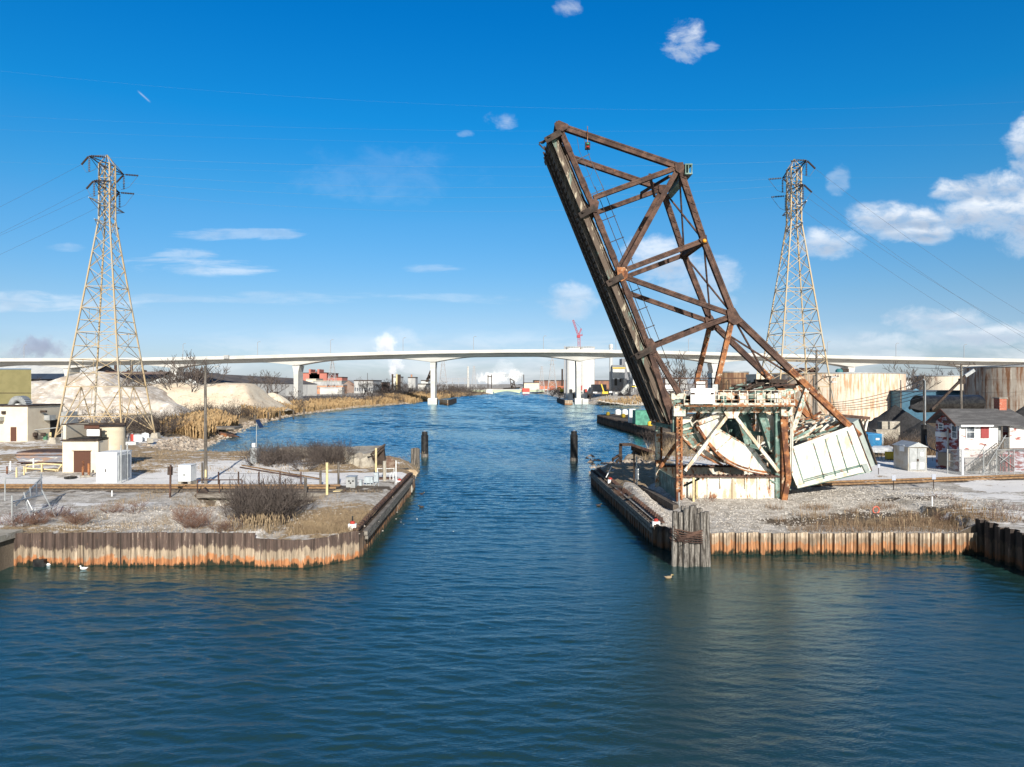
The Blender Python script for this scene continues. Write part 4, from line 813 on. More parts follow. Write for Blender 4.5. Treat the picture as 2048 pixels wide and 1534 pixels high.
# ================================================================ LATTICE PYLONS
def pylon(loc, sgn, phi, label):
    e = thing('transmission_tower', loc, label, 'electricity pylon', 'pair of lattice pylons'); zb = loc[2]
    ang = [phi + k * math.pi / 2 for k in range(4)]
    def r_(z): return 1.3 if z > 35.5 else 1.35 + (8.15 - 1.35) * (35.5 - z) / 35.5
    def c(k, z):
        a = ang[k % 4]; r = r_(z) * .905; return Vector(loc) + Vector((sgn * r * math.cos(a), -r * math.sin(a), z))
    lv = [1.2, 8.7, 13.0, 17.3, 21.2, 24.6, 27.6, 30.3, 32.7, 35.5]
    for k in range(4):
        a = ang[k % 4]; mb = MB(); ps = [c(k, 0.2), c(k, 35.5), c(k, 44.5)]
        for p, q in zip(ps, ps[1:]): mb.bar(p, q, .2, .2)
        mb.build('leg', M['pylon'], e)
        x, y, z = c(k, 0); MB().poly([(x - .9, y - .9, zb - 1), (x + .9, y - .9, zb - 1), (x + .9, y + .9, zb - 1), (x - .9, y + .9, zb - 1), (x - .45, y - .45, zb + .9), (x + .45, y - .45, zb + .9), (x + .45, y + .45, zb + .9), (x - .45, y + .45, zb + .9)], [(0, 3, 2, 1), (4, 5, 6, 7), (0, 1, 5, 4), (1, 2, 6, 5), (2, 3, 7, 6), (3, 0, 4, 7)]).build('footing', M['concrete'], e)
        mb = MB(); t = .075
        for i, (z0, z1) in enumerate(zip(lv, lv[1:])):
            A, B, C_, D_ = c(k, z0), c(k + 1, z0), c(k, z1), c(k + 1, z1)
            if i == 0:      # tall legs braced to the middle of the first horizontal
                m_ = (C_ + D_) / 2; mb.bar(A, m_, .13, .13); mb.bar(B, m_, .13, .13); lo = (c(k, 5) + c(k + 1, 5)) / 2; mb.bar(c(k, 4.1), c(k + 1, 4.1), .13, .13); q0 = (c(k, 4.1) + c(k + 1, 4.1)) / 2; mb.bar(m_, q0, .07, .07); mb.bar(q0, A, .08, .08); mb.bar(q0, B, .08, .08)
                mb.bar(c(k, 6), (A + m_) / 2, .07, .07); mb.bar(c(k + 1, 6), (B + m_) / 2, .07, .07)
            else: mb.bar(A, D_, t, t); mb.bar(B, C_, t, t)
            if i in (0, 1, 2, 3, 4): mb.bar(C_, D_, .15 if i == 0 else .1, .15 if i == 0 else .1)
            if i in (1, 2, 3):
                m0 = (c(k, (z0 + z1) / 2) + c(k + 1, (z0 + z1) / 2)) / 2; mb.bar(c(k, (z0 + z1) / 2), m0, .07, .07); mb.bar(m0, c(k + 1, (z0 + z1) / 2), .07, .07); mb.bar(m0, m0 + Vector((0, 0, (z1 - z0) / 2)), .05, .05)
        up = [35.5, 37.7, 39.9, 42.1, 44.5]
        for z0, z1 in zip(up, up[1:]): mb.bar(c(k, z0), c(k + 1, z1), .09, .09); mb.bar(c(k + 1, z0), c(k, z1), .09, .09); mb.bar(c(k, z1), c(k + 1, z1), .08, .08)
        mb.build('bracing', M['pylon'], e)
    dr = Vector((0, 1, 0)).normalized(); ctr = Vector(loc); tips = []
    arms = [(44.3, 4.9, 1), (40.9, 3.6, 1), (37.9, 5.0, 0), (34.9, 3.5, 0)]; sp = Vector((1, 0, 0)) * .85
    for z, L, ins in arms:
        mb = MB()
        for s in (-1, 1):
            tip = ctr + dr * (s * L) + Vector((0, 0, z)); tips.append((tip, ins, s))
            for o in (-1, 1): mb.bar(ctr + sp * o + Vector((0, 0, z)), tip, .11, .13); mb.bar(ctr + sp * o * .8 + dr * s * .9 + Vector((0, 0, z - 1.1)), tip, .07, .07)
            for f in (.35, .65): p_ = (ctr + sp + Vector((0, 0, z))).lerp(tip, f); q_ = (ctr - sp + Vector((0, 0, z))).lerp(tip, f); mb.bar(p_, q_, .06, .06)
        mb.build('cross_arm', M['rust_dark'] if ins else M['galv'], e)
    mb = MB(); pk = ctr + Vector((0, 0, 46.0))
    for k in range(4): mb.bar(c(k, 44.4), pk, .1, .1)
    for t_, i_, s_ in tips[:2]: mb.bar(pk, t_, .07, .07)
    mb.build('peak', M['pylon'], e)
    ends = []
    for t_, ins, s_ in tips:
        if not ins: continue
        for dv in (Vector((sgn, 0, -.08)), Vector((-sgn * .8, .5, -.42)), Vector((0, 0, -1))):
            d = dv.normalized(); L = 2.2; pr = MB(); base = t_ + d * .25
            pr.tube([t_, base + d * L], .035, 4)
            for i in range(8): q = base + d * (L * (i + .5) / 8); pr.tube([q - d * .045, q + d * .045], .16, 7)
            pr.build('insulator', M['insul'], e)
        ends.append((t_ + Vector((sgn, 0, -.08)).normalized() * 2.4, t_ + Vector((-sgn * .8, .5, -.42)).normalized() * 2.4))
        a_, b_ = t_ + Vector((sgn, 0, -.08)).normalized() * 2.4, t_ + Vector((-sgn * .8, .5, -.42)).normalized() * 2.4; mid = t_ + Vector((0, 0, -2.5))
        MB().tube([a_, a_.lerp(mid, .6) + Vector((0, 0, -.5)), mid, b_.lerp(mid, .6) + Vector((0, 0, -.5)), b_], .03, 4).build('jumper_wire', M['wire'], e)
    return ends
EL = pylon((X(214.5, 114.5), 114.5, 2.0), 1, R(-45.7) , 'tall yellowed lattice pylon on the left shore')
ER = pylon((X(1588, 116.6), 116.6, 2.0), -1, R(-42.5), 'tall yellowed lattice pylon standing right of the raised drawbridge')
def wire(a, b, sag, label, r=.03, m='wire', n=24, grp='power lines', nm='power_line'):
    pts = [Vector(a).lerp(Vector(b), i / n) - Vector((0, 0, sag * 4 * (i / n) * (1 - i / n))) for i in range(n + 1)]
    return tag(MB().tube(pts, r, 4).build(nm, M[m], fix=False), label, 'power line', grp)
names = ['top nearer', 'top farther', 'second nearer', 'second farther']
for i in range(4):
    wire(EL[i][0], ER[i][0], 1.2 + .5 * i, f'conductor strung between the two pylons from the {names[i]} arm ends', .008, 'wire_pale', 30, 'wires between the pylons')
    wire(EL[i][1], P(-560, 640 + 26 * i, 230), 3, f'wire falling away to the left edge from the left pylon, {names[i]} arm', .018, 'wire', 20, 'wires leaving the left pylon')
    wire(ER[i][1], P(2500, 830 + 22 * i, 150), 5, f'wire sloping down to the right edge from the right pylon, {names[i]} arm', .018, 'wire', 20, 'wires leaving the right pylon')
for i, (pl, pr_, pm) in enumerate((((-200, 118), (2250, 192), 214), ((-200, 220), (2250, 236), 262), ((-200, 250), (2250, 285), 288), ((-200, 315), (2250, 350), 352))):
    a, b = P(*pl, 92), P(*pr_, 92); mz = Z(pm, 92); wire(a, b, (a.z + b.z) / 2 - mz, ['highest', 'second', 'third', 'lowest'][i] + ' of the pale wires crossing the whole sky', .0032, 'wire_pale', 30, 'wires crossing the sky')
# ================================================================ RAILWAY TRACKS
M['ballast'] = wm('ballast', (.20, .17, .14), (.12, .10, .08), 3, .5, .15, rough=.95, bump=.6, bsc=14, fine=.6)
def track(path, label):
    e = thing('railway_track', (path[0][0], path[0][1], 2), label, 'railway track')
    L = [Vector((x, y, z)) for x, y, z in path]
    mb = MB()
    for a, b in zip(L, L[1:]):
        d = (b - a).normalized(); s = Vector((-d.y, d.x, 0)); i = len(mb.v)
        for p in (a, b): mb.v += [p + s * 2.1 - Vector((0, 0, .55)), p + s * 1.4 - Vector((0, 0, .12)), p - s * 1.4 - Vector((0, 0, .12)), p - s * 2.3 - Vector((0, 0, .6))]
        mb.f += [(i + k, i + k + 1, i + 5 + k, i + 4 + k) for k in range(3)]
    mb.build('ballast_bed', M['ballast'], e, fix=False)
    for o in (-.75, .75):
        mb = MB()
        for a, b in zip(L, L[1:]):
            d = (b - a).normalized(); s = Vector((-d.y, d.x, 0)) * o; mb.bar(a + s, b + s, .14, .05, (0, 0, 1), o=(0, -.06)); mb.bar(a + s, b + s, .075, .15, (0, 0, 1))
        mb.build('rail', M['rail_m'], e)
    n = 0; acc = 0
    for a, b in zip(L, L[1:]):
        d = (b - a); LL = d.length; d.normalize(); s = Vector((-d.y, d.x, 0))
        while acc < LL and n < 98:
            p = a + d * acc; MB().bar(p - s * 1.3 - Vector((0, 0, .14)), p + s * 1.3 - Vector((0, 0, .14)), .24, .12, (0, 0, 1)).build('sleeper', M['wood_dark'], e); acc += .62; n += 1
        acc -= LL
    return e
M['rail_m'] = wm('rusty_rail', (.20, .12, .065), (.30, .19, .10), 3, .5, .1, rough=.6, bump=.05, fine=.2)
track([(-60, 62.6, 2.2), (-40, 62.4, 2.2), (-15.2, 62.2, 2.2)], 'rusty railway track on the left shore ending at the timber trestle')
track([(26.5, 64.2, 2.15), (36, 66.0, 2.18), (50, 69.2, 2.2), (72, 74.5, 2.2), (100, 82, 2.2)], 'rusty railway track on the right shore running past the red house')
# ---- timber trestle approach with concrete abutment wall
T = thing('timber_trestle', (-22, 60, 1), 'grey plank edged railway trestle over a concrete wall at the end of the left track', 'trestle')
x0, x1 = X(395, 60.2), X(686, 60.2)
def part2(mb, name, mat, par, **k): return mb.build(name, mat, par, **k)
part2(MB().box(x0, x1 - .9, 59.95, 60.15, Z(996, 60), Z(987, 60)), 'edge_plank', M['wood_h'], T); part2(MB().box(x1 - 6.2, x1 - .2, 59.8, 60.1, Z(999, 60), Z(985, 60)), 'edge_plank', M['wood_h'], T)
mb = MB(); mb.box(x0, x1, 60.2, 64, Z(987, 60) - .05, Z(985, 60)); part2(mb, 'deck', M['wood_dark'], T)
part2(MB().box(x0 + .4, x1 - .6, 60.6, 61.0, .9, Z(997, 60)), 'abutment_wall', wm('pale_green_wall', (.50, .47, .36), (.34, .33, .26), 1.5, .5, .1, (.12, .1, .08), .66, 2, rough=.9, fine=.2), T)
for px in (560, 600, 640): part2(MB().box(X(px, 60), X(px + 7, 60), 60.3, 60.6, .9, 2.0), 'trestle_bent', M['rust_dark'], T)
part2(MB().box(x1 - .9, x1 - .3, 60.4, 61.4, .9, 2.05), 'end_post', M['yellow_pale'], T); part2(MB().bar((x1 - .4, 60.3, 1.2), (x1, 60.9, 2.1), .14, .1), 'end_brace', M['rust'], T)
part2(MB().bar((x0 - .6, 60.2, 1.1), (x0 + .7, 60.4, 2.2), .5, .5), 'end_block', M['rust_dark'], T)
# ---- railings of brown posts along the track
F = thing('post_fence', (X(480, 63), 65, 2), 'row of thin rusty fence posts with a top rail standing behind the left track', 'fence')
for px, py in ((437, 945), (477, 944), (518, 943), (560, 943), (602, 944)): part2(MB().bar(G(px, 971, 2), G(px, 971, 2) + Vector((0, 0, 1.25)), .1, .1), 'post', M['rust'], F)
mb = MB(); mb.tube([G(437, 971, 2) + Vector((0, 0, 1.1)), G(640, 971, 2) + Vector((0, 0, 1.05))], .015, 4); part2(mb, 'wire', M['wire'], F)
F = thing('pipe_railing', (X(430, 60), 60.3, 2), 'low brown pipe handrail in front of the left track beside the trestle end', 'railing')
for px in (395, 439, 484): part2(MB().tube([P(px, 988, 60.2), P(px, 960, 60.2)], .05, 6), 'post', M['rust'], F)
part2(MB().tube([P(395, 960, 60.2), P(484, 959.5, 60.2)], .05, 6), 'top_rail', M['rust'], F)
for px, py0, py1, m, r, d, lb in ((527, 984, 957, 'rust', .04, 60.5, 'thin rusty post standing in the grey bush on the left'), (571, 984, 957, 'rust', .04, 60.5, 'short rusty post right of the grey bush on the left'), (641, 972, 941, 'wood', .11, 63.5, 'grey timber stump post behind the track end'),
                           (611, 1012, 955, 'wood', .13, 59.5, 'grey timber post in front of the trestle planks'), (654, 1018, 925, 'yellow_pale', .11, 59.6, 'tall yellow topped post at the trestle end'), (677, 980, 924, 'wood', .1, 64, 'weathered post with a small white cap near the broken slab'),
                           (752, 950, 896, 'yellow_pale', .10, 69, 'thin pale pole beside the quay railing'), (792, 964, 921, 'white', .05, 67.5, 'thin white pipe standing at the quay edge railing'), (224, 1000, 981, 'white', .05, 58, 'small white marker stake on the left shore by the track'),
                           (769, 960, 922, 'concrete', .16, 68, 'short pale concrete bollard post on the quay'), (1864, 1018, 993, 'white', .05, 53, 'white plastic marker stake on the right shore'), (1945, 1034, 1012, 'straw', .04, 50, 'leaning yellowish stake near the right wall end'), (1387, 1011, 955, 'yellow_pale', .09, 56.6, 'cream pole leaning on the tower base girder'), (1358, 1020, 985, 'galv', .06, 55.5, 'thin grey pipe in front of the tower foot')):
    b, t_ = P(px, py0, d), P(px, py1, d); b.z -= .3; mb = MB().tube([b, t_], r, 8); o = mb.build('marker_post', M[m]); tag(o, lb, 'post')
# ---- pump building with open topped well and tank
PB = thing('pump_house', (X(160, 73), 74, 2), 'small cream pump house with a brown door, open roof pit and round tank beside it', 'pump house')
yb = 73.; xl, xr = X(125, yb), X(196, yb); zr = Z(882, yb)
part2(MB().box(xl, xr, yb, yb + 4.2, 1.8, zr), 'lower_wall', M['tan_wall'], PB)
part2(MB().box(xl - .1, xr + .1, yb - .18, yb + .5, zr, zr + .16), 'roof_lip', M['rust_dark'], PB)
zt = Z(849, yb + .6)
part2(MB().box(xl, xl + .3, yb + .1, yb + 4.2, zr + .1, zt), 'side_wall', M['tan_wall'], PB); part2(MB().box(xl, xr + .6, yb + 4.0, yb + 4.3, zr, zt), 'rear_wall', M['rust_dark'], PB)
part2(MB().box(xl + .3, xr, yb + .5, yb + 4, zr + .1, zr + .25), 'pit_floor', M['black'], PB)
part2(MB().box(xl - .1, xr + .2, yb, yb + .15, zt, zt + .09).box(xl - .1, xl + .05, yb, yb + 4.3, zt, zt + .09), 'rim', M['rust_dark'], PB)
part2(MB().box(X(166, yb), xr, yb + .2, yb + .3, Z(858, yb), Z(848.5, yb)), 'brown_panel', M['brown_paint'], PB)
part2(MB().box(X(171, yb), X(199.5, yb), yb + .15, yb + .35, Z(874, yb), Z(857, yb)), 'panel_frame', M['rust_dark'], PB); part2(MB().box(X(172.5, yb), X(198, yb), yb + .08, yb + .16, Z(872, yb), Z(859, yb)), 'white_panel', M['white'], PB)
part2(MB().box(X(148, yb), X(181.5, yb), yb - .06, yb + .05, 1.95, Z(902, yb)), 'door', M['brown_paint'], PB); part2(MB().box(X(145, yb), X(183.5, yb), yb - .1, yb + .02, Z(902, yb), Z(901, yb)), 'door_lintel', M['rust_dark'], PB)
part2(MB().box(X(196, yb) - .12, X(196, yb) + .06, yb - .08, yb + .1, 1.95, zr), 'downpipe', M['tan_wall'], PB)
tk = (X(223, 76.2), 76.2); part2(MB().lathe((tk[0], tk[1], 1.8), [(1.33, 0), (1.33, 4.83)], 40), 'round_tank', wm('tank_cream', (.64, .56, .42), (.56, .48, .36), .6, .5, .15, st=(1, 1, 3), rough=.8, bump=.03, fine=.06), PB, smooth=False)
part2(MB().lathe((tk[0], tk[1], 6.6), [(1.40, 0), (1.40, .14), (1.2, .16)], 40), 'tank_rim', M['rust_dark'], PB)
for px, h in ((166, 1.35), (177.5, 1.1)):
    c = G(px, 955, 1.9); b = thing('bollard', c, f'rusty pipe bollard, {"taller left" if h > 1.2 else "shorter right"} one before the brown door', 'bollard', 'pipe bollards')
    part2(MB().tube([c, c + Vector((0, 0, h + .3))], .11, 8), 'post', M['rust_bright'], b); part2(MB().tube([c, c + Vector((0, 0, .22))], .3, 8), 'base', M['concrete'], b)
c = G(141, 958, 1.9); tr = MB()
for k in range(14):
    t = 2 * math.pi * k / 14; t2 = 2 * math.pi * (k + 1) / 14; tr.bar((c.x + .42 * math.cos(t), c.y + .42 * math.sin(t), c.z + .14), (c.x + .42 * math.cos(t2), c.y + .42 * math.sin(t2), c.z + .14), .22, .26)
tag(tr.build('tyre', M['black']), 'old black tyre lying in the snow before the pump house', 'tyre')
# ---- metal container and its posts
CT = thing('steel_cabinet', (X(212, 67), 67.6, 2), 'large white steel container cabinet beside the round tank', 'cabinet')
xa, xb = X(192.5, 67), X(233.5, 67); part2(MB().box(xa, xb, 67, 69.6, 1.8, Z(907, 67)), 'body', M['white'], CT); part2(MB().box(xa - .06, xb + .06, 66.94, 69.66, Z(907, 67), Z(905, 67)), 'roof', M['white'], CT)
for f in (.02, .5): part2(MB().box(xa + (xb - xa) * f + .05, xa + (xb - xa) * (f + .48), 66.95, 67.0, 1.95, Z(909, 67)), 'door', M['white'], CT)
part2(MB().box(X(212, 67) - .06, X(212, 67) + .02, 66.9, 66.96, Z(944, 67), Z(938, 67)), 'handle', M['rust_dark'], CT)
part2(MB().box(X(233.5, 67) + .0, X(233.5, 67) + .06, 67.3, 69.2, 2.1, Z(912, 67)), 'side_louvre', M['galv'], CT)
for px, y, t_, lb in ((242, 66.6, 890, 'nearer thin galvanised post at the side of the white container'), (254.5, 68.2, 887, 'taller thin galvanised post right of the white container')): tag(MB().tube([(X(px, y), y, 1.8), (X(px, y), y, Z(t_, y))], .07, 8).build('marker_post', M['galv']), lb, 'post')
# ---- small cabinet on legs, sign post, utility pole
C2 = thing('utility_cabinet', G(371, 970, 2), 'small white electrical cabinet on legs left of the tall pole', 'cabinet')
d = 64.; xa, xb = X(357, d), X(381, d); part2(MB().box(xa, xb, d, d + 1.2, Z(963, d), Z(931, d)), 'body', M['white'], C2); part2(MB().box(xa - .04, xb + .04, d - .04, d + 1.24, Z(931, d), Z(930, d)), 'lid', M['white'], C2)
part2(MB().box(X(366, d), X(371, d), d - .03, d, Z(952, d), Z(947, d)), 'label_plate', M['galv'], C2)
for k in range(5): part2(MB().box(xa + .1 + k * .21, xa + .16 + k * .21, d + .3, d + .4, 1.9, Z(963, d)), 'leg', M['rust_dark'], C2)
for q in (xa - .05, xb - .25): part2(MB().box(q, q + .3, d, d + 1.2, 1.85, Z(964, d)), 'plinth', M['concrete'], C2)
s_ = thing('sign_post', P(340, 998, 58), 'brown signboard seen from its edge on a dark post by the left track', 'sign'); part2(MB().bar(P(340, 1000, 58), P(341.5, 930, 58), .12, .12), 'post', M['rust'], s_); part2(MB().bar(P(340, 950, 58.2), P(340.5, 933, 58.2), .42, .05, up=(0, 1, 0)), 'board', M['rust_dark'], s_)
U_ = thing('utility_pole', G(411.5, 966, 2), 'tall grey wooden utility pole with a small street light near the left track', 'utility pole'); b = G(411.5, 966, 2); dd = b.y; tp = P(410.5, 732, dd)
part2(MB().tube([b - Vector((0, 0, .3)), tp], .17, 10, r2=.11), 'pole', M['wood'], U_); part2(MB().tube([P(411, 754, dd), P(417, 744, dd), P(426, 733.5, dd), P(431, 732.5, dd)], .035, 6), 'lamp_arm', M['rust_dark'], U_)
part2(MB().cbox(P(434, 733, dd), .45, .25, .12), 'lamp_head', M['galv'], U_); part2(MB().cbox(P(411.5, 947, dd - .2), .14, .06, .7), 'warning_strip', M['yellow_pale'], U_); part2(MB().box(X(403, dd), X(406, dd), dd - .1, dd + .1, 2, Z(925, dd)), 'conduit_box', M['wood'], U_)
# ---- solar cabinet
b = G(507, 928, 2); d = b.y; S_ = thing('solar_cabinet', b, 'grey cabinet with a mast carrying a tilted solar panel by the shrubs', 'solar panel')
part2(MB().box(X(500, d), X(514, d), d, d + 1.3, 1.8, Z(896, d)), 'body', M['galv'], S_); part2(MB().box(X(503, d), X(509.5, d), d + .1, d + .5, Z(895, d), Z(886.5, d)), 'meter_box', M['white'], S_)
part2(MB().tube([(X(511, d), d + .3, Z(895, d)), (X(511, d), d + .3, Z(840, d))], .045, 8), 'mast', M['galv'], S_)
mb = MB(); q = [P(511, 841, d), P(518, 839.5, d + .6), P(527, 855, d - .2), P(519, 856, d - .9)]; mb.poly([*q, *[v + Vector((0, .05, .06)) for v in q]], [(0, 1, 2, 3), (7, 6, 5, 4), (0, 4, 5, 1), (1, 5, 6, 2), (2, 6, 7, 3), (3, 7, 4, 0)]); part2(mb, 'solar_panel', wm('panel_blue', (.02, .035, .08), rough=.25, bump=0, fine=0), S_)
# ---- old steel hull section, yellow frame, stakes at the far left
d = 82.; HU = thing('steel_hopper', (X(80, d), d, 2), 'long scuffed blue grey steel trough lying behind the pump house', 'steel trough'); mb = MB(); mb.prism_y([(X(32, d), Z(905, d)), (X(33, d), Z(918, d)), (X(40, d), Z(924, d)), (X(150, d), Z(924, d)), (X(150, d), Z(905, d))], d, d + 3.4)
part2(mb, 'hull', wm('scuffed_blue', (.20, .21, .25), (.30, .20, .15), 1.2, .52, .08, (.55, .55, .52), .62, .9, st=(.6, 1, 3), rough=.7, fine=.25), HU); part2(MB().box(X(31, d), X(150, d), d - .06, d + .08, Z(911, d), Z(909.5, d)), 'rub_rail', M['rust'], HU)
part2(MB().box(X(34, d) , X(150, d), d - .05, d + 3.5, Z(905, d), Z(903.5, d)), 'rim', M['rust'], HU); part2(MB().box(X(36, d), X(150, d), d - .2, d + 3, Z(926, d), Z(924.2, d)), 'skid', M['rust'], HU)
for px in (41, 66, 110): part2(MB().box(X(px, d), X(px + 3, d), d, d + .2, 1.8, Z(926, d)), 'leg', M['rust_dark'], HU)
d = 74.; YF_ = thing('yellow_frame', (X(85, d), d, 2), 'low yellow steel guard frame in the snow left of the pump house', 'guard frame')
for a, b in (((50, 936), (116, 940)), ((52, 930), (85, 927)), ((85, 927), (124, 929)), ((116, 940), (124, 930)), ((50, 936), (57, 930))): part2(MB().bar(P(*a, d), P(*b, d + .6), .12, .12), 'rail', M['yellow_pale'], YF_)
for px, t_ in ((52, 936), (112, 940), (84, 928), (116, 940)): part2(MB().bar(P(px, t_, d), Vector((X(px, d), d, 1.9)), .14, .14), 'leg', M['yellow_pale'], YF_)
for i, (px, py, h, m) in enumerate(((14, 948, .8, 'rust_bright'), (33, 955, 1.0, 'yellow_pale'), (48, 950, .9, 'yellow_pale'), (21, 941, 1.0, 'white'), (67, 937, 1.1, 'white'))):
    b = G(px, py, 1.95); tag(MB().tube([b, b + Vector((0, 0, h))], .08, 7).build('marker_post', M[m]), ['short rusty stub post at the far left edge', 'yellow stub post left of the yellow frame', 'second yellow stub post touching the yellow frame', 'white stub post near the left edge of the snow', 'white post behind the yellow frame'][i], 'post')
# ---- chain link fence: leaning broken gate and standing posts
M['mesh'] = None
def mesh_mat():
    m = bpy.data.materials.new('chain_link'); m.use_nodes = True; t = N(m.node_tree); bs = m.node_tree.nodes['Principled BSDF']; bs.inputs['Base Color'].default_value = (.22, .23, .24, 1); bs.inputs['Metallic'].default_value = .4; bs.inputs['Roughness'].default_value = .5
    uvn = t.n('ShaderNodeTexCoord').outputs['UV']; sp_ = t.n('ShaderNodeSeparateXYZ'); t.L.new(uvn, sp_.inputs[0])
    a = t.m('PINGPONG', t.m('ADD', sp_.outputs[0], sp_.outputs[1]), .5); b = t.m('PINGPONG', t.m('SUBTRACT', sp_.outputs[0], sp_.outputs[1]), .5)
    mn = t.m('MINIMUM', a, b); al = t.m('LESS_THAN', mn, .11); t.put(bs.inputs['Alpha'], al); return m
M['mesh'] = mesh_mat()
def panel(q, par, step=.09):
    me = bpy.data.meshes.new('chain_link_panel'); org = wloc(par); me.from_pydata([tuple(Vector(p) - org) for p in q], [], [(0, 1, 2, 3)]); uvl = me.uv_layers.new(); w_ = (Vector(q[1]) - Vector(q[0])).length / step; h_ = (Vector(q[3]) - Vector(q[0])).length / step
    for i, c in enumerate(((0, 0), (w_, 0), (w_, h_), (0, h_))): uvl.data[i].uv = c
    me.materials.append(M['mesh']); o = bpy.data.objects.new('chain_link_panel', me); COL.objects.link(o); o.parent = par; return o
FE = thing('chain_link_fence', (-34, 50, 2), 'broken leaning chain link fence with bent galvanised pipes at the left edge', 'fence')
for p in ([P(24, 1062, 46), P(24, 991, 46)], [P(10, 1002, 53), P(10, 955, 53)], [P(24, 1004, 46), P(86, 989, 50)], [P(30, 1012, 47), P(84, 955, 55)], [P(84, 989, 52), P(82, 948, 55)], [P(84, 980, 50), P(112, 1036, 49)], [P(48, 985, 48), P(65, 1052, 47)], [P(52, 1055, 47), P(114, 1036, 49)], [P(30, 1032, 47), P(100, 1014, 49)], [P(62, 995, 50), P(60, 975, 51)], [P(10, 956, 53), P(82, 957, 55)], [P(73, 990, 51), P(73, 967, 53)], [P(55, 1000, 49), P(70, 1030, 49)]):
    part2(MB().tube(p, .045, 6), 'pipe', M['galv'], FE)
panel([P(25, 1060, 46), P(60, 1052, 47.4), P(84, 958, 55), P(26, 1008, 46.6)], FE); panel([P(50, 1000, 49), P(84, 990, 51), P(83, 952, 55), P(50, 985, 51.5)], FE)
# ---- electrical boxes on the quay
E1 = thing('electrical_cabinet', G(706, 985, 1.75), 'tall pale grey control cabinet standing by the left abutment edge', 'cabinet'); d = 63.; part2(MB().box(X(692, d), X(710, d), d, d + 1, Z(990, d), Z(955, d)), 'body', M['galv'], E1); part2(MB().box(X(691, d), X(711, d), d - .06, d + 1.06, Z(955, d), Z(953.5, d)), 'lid', M['galv'], E1)
for px, py in ((698, 962), (706, 962), (701, 966)): part2(MB().lathe((X(px, d), d - .02, Z(py, d)), [(.02, -.08), (.09, 0), (.02, .08)], 8), 'gauge', M['black'], E1)
part2(MB().box(X(697, d), X(702, d), d - .3, d, 1.7, Z(978, d)), 'conduit', M['rust_bright'], E1)
E2 = thing('switch_rack', G(730, 985, 1.75), 'cluster of bluish grey switch boxes and conduits on a pipe rack by the quay', 'switchgear')
M['bluegrey'] = wm('blue_grey_box', (.40, .46, .50), (.3, .34, .37), 2, .55, .1, rough=.5, bump=.03, fine=.1)
for a, b, c, e, dd in ((724, 736, 975, 990, 63.5), (728, 745, 954, 966, 64.5), (735, 742, 960, 985, 64.8), (748, 756, 946, 964, 66), (718, 723, 960, 985, 64)): part2(MB().box(X(a, dd), X(b, dd), dd, dd + .5, Z(e, dd), Z(c, dd)), 'switch_box', M['bluegrey'], E2)
for a, t_ in ((722, 958), (741, 955), (746, 960), (752, 962), (733, 966), (738, 968)): part2(MB().tube([(X(a, 64.3), 64.3, 1.6), (X(a, 64.3), 64.3, Z(t_, 64.3))], .04, 6), 'conduit', M['bluegrey'], E2)
part2(MB().tube([P(745, 975, 64), P(757, 962, 64), P(757, 978, 64)], .04, 6), 'conduit', M['bluegrey'], E2)
tag(MB().box(X(692, 61), X(735, 61), 60.5, 62.6, 1.3, Z(997, 61)).build('concrete_block', M['concrete']), 'pale concrete block below the grey control cabinet', 'concrete block')
tag(MB().box(X(660, 57), X(716, 57), 56.2, 57.6, 1.2, Z(1018, 57)).build('concrete_block', M['concrete']), 'low concrete slab with snow in front of the trestle end', 'concrete block')
RA = thing('quay_railing', (X(775, 70), 70, 1.6), 'white pipe railing and ladder head at the quay tip on the left', 'railing')
for px in (755, 772, 788): part2(MB().tube([P(px, 962, 70), P(px, 936, 70)], .035, 6), 'post', M['white'], RA)
for t_ in (937, 948): part2(MB().tube([P(755, t_, 70), P(788, t_, 70)], .03, 6), 'rail', M['white'], RA)
for px in (780, 786): part2(MB().tube([P(px, 966, 68.5), P(px, 950, 68.5), P(px + 4, 944, 68.5)], .035, 6), 'ladder_rail', M['white'], RA)
part2(MB().box(X(755, 69), X(785, 69), 68.6, 69.6, 1.5, Z(955, 69)), 'sill_beam', M['rust'], RA)
for px, py, dd, lb in ((705, 1049, 46.6, 'red and white navigation marker lamp at the near left wall corner'), (799, 962, 68.5, 'red and white navigation marker lamp at the far end of the left quay'), (1312, 1044, 49.2, 'white marker box with a red top at the near right wall corner'), (1221, 960, 69.5, 'small red and white marker by the thin leaning pole at the right channel wall')):
    b = P(px, py, dd); n = thing('marker_lamp', b, lb, 'marker lamp'); part2(MB().box(b.x - .26, b.x + .26, b.y - .15, b.y + .15, b.z - .35, b.z + .05), 'base', M['white'], n); part2(MB().lathe((b.x, b.y, b.z + .05), [(.16, 0), (.16, .14), (.02, .2)], 10), 'red_lens', M['red_paint'], n)
    if px < 720: part2(MB().tube([b, b + Vector((0, 0, .55))], .05, 8), 'lamp', M['black'], n)
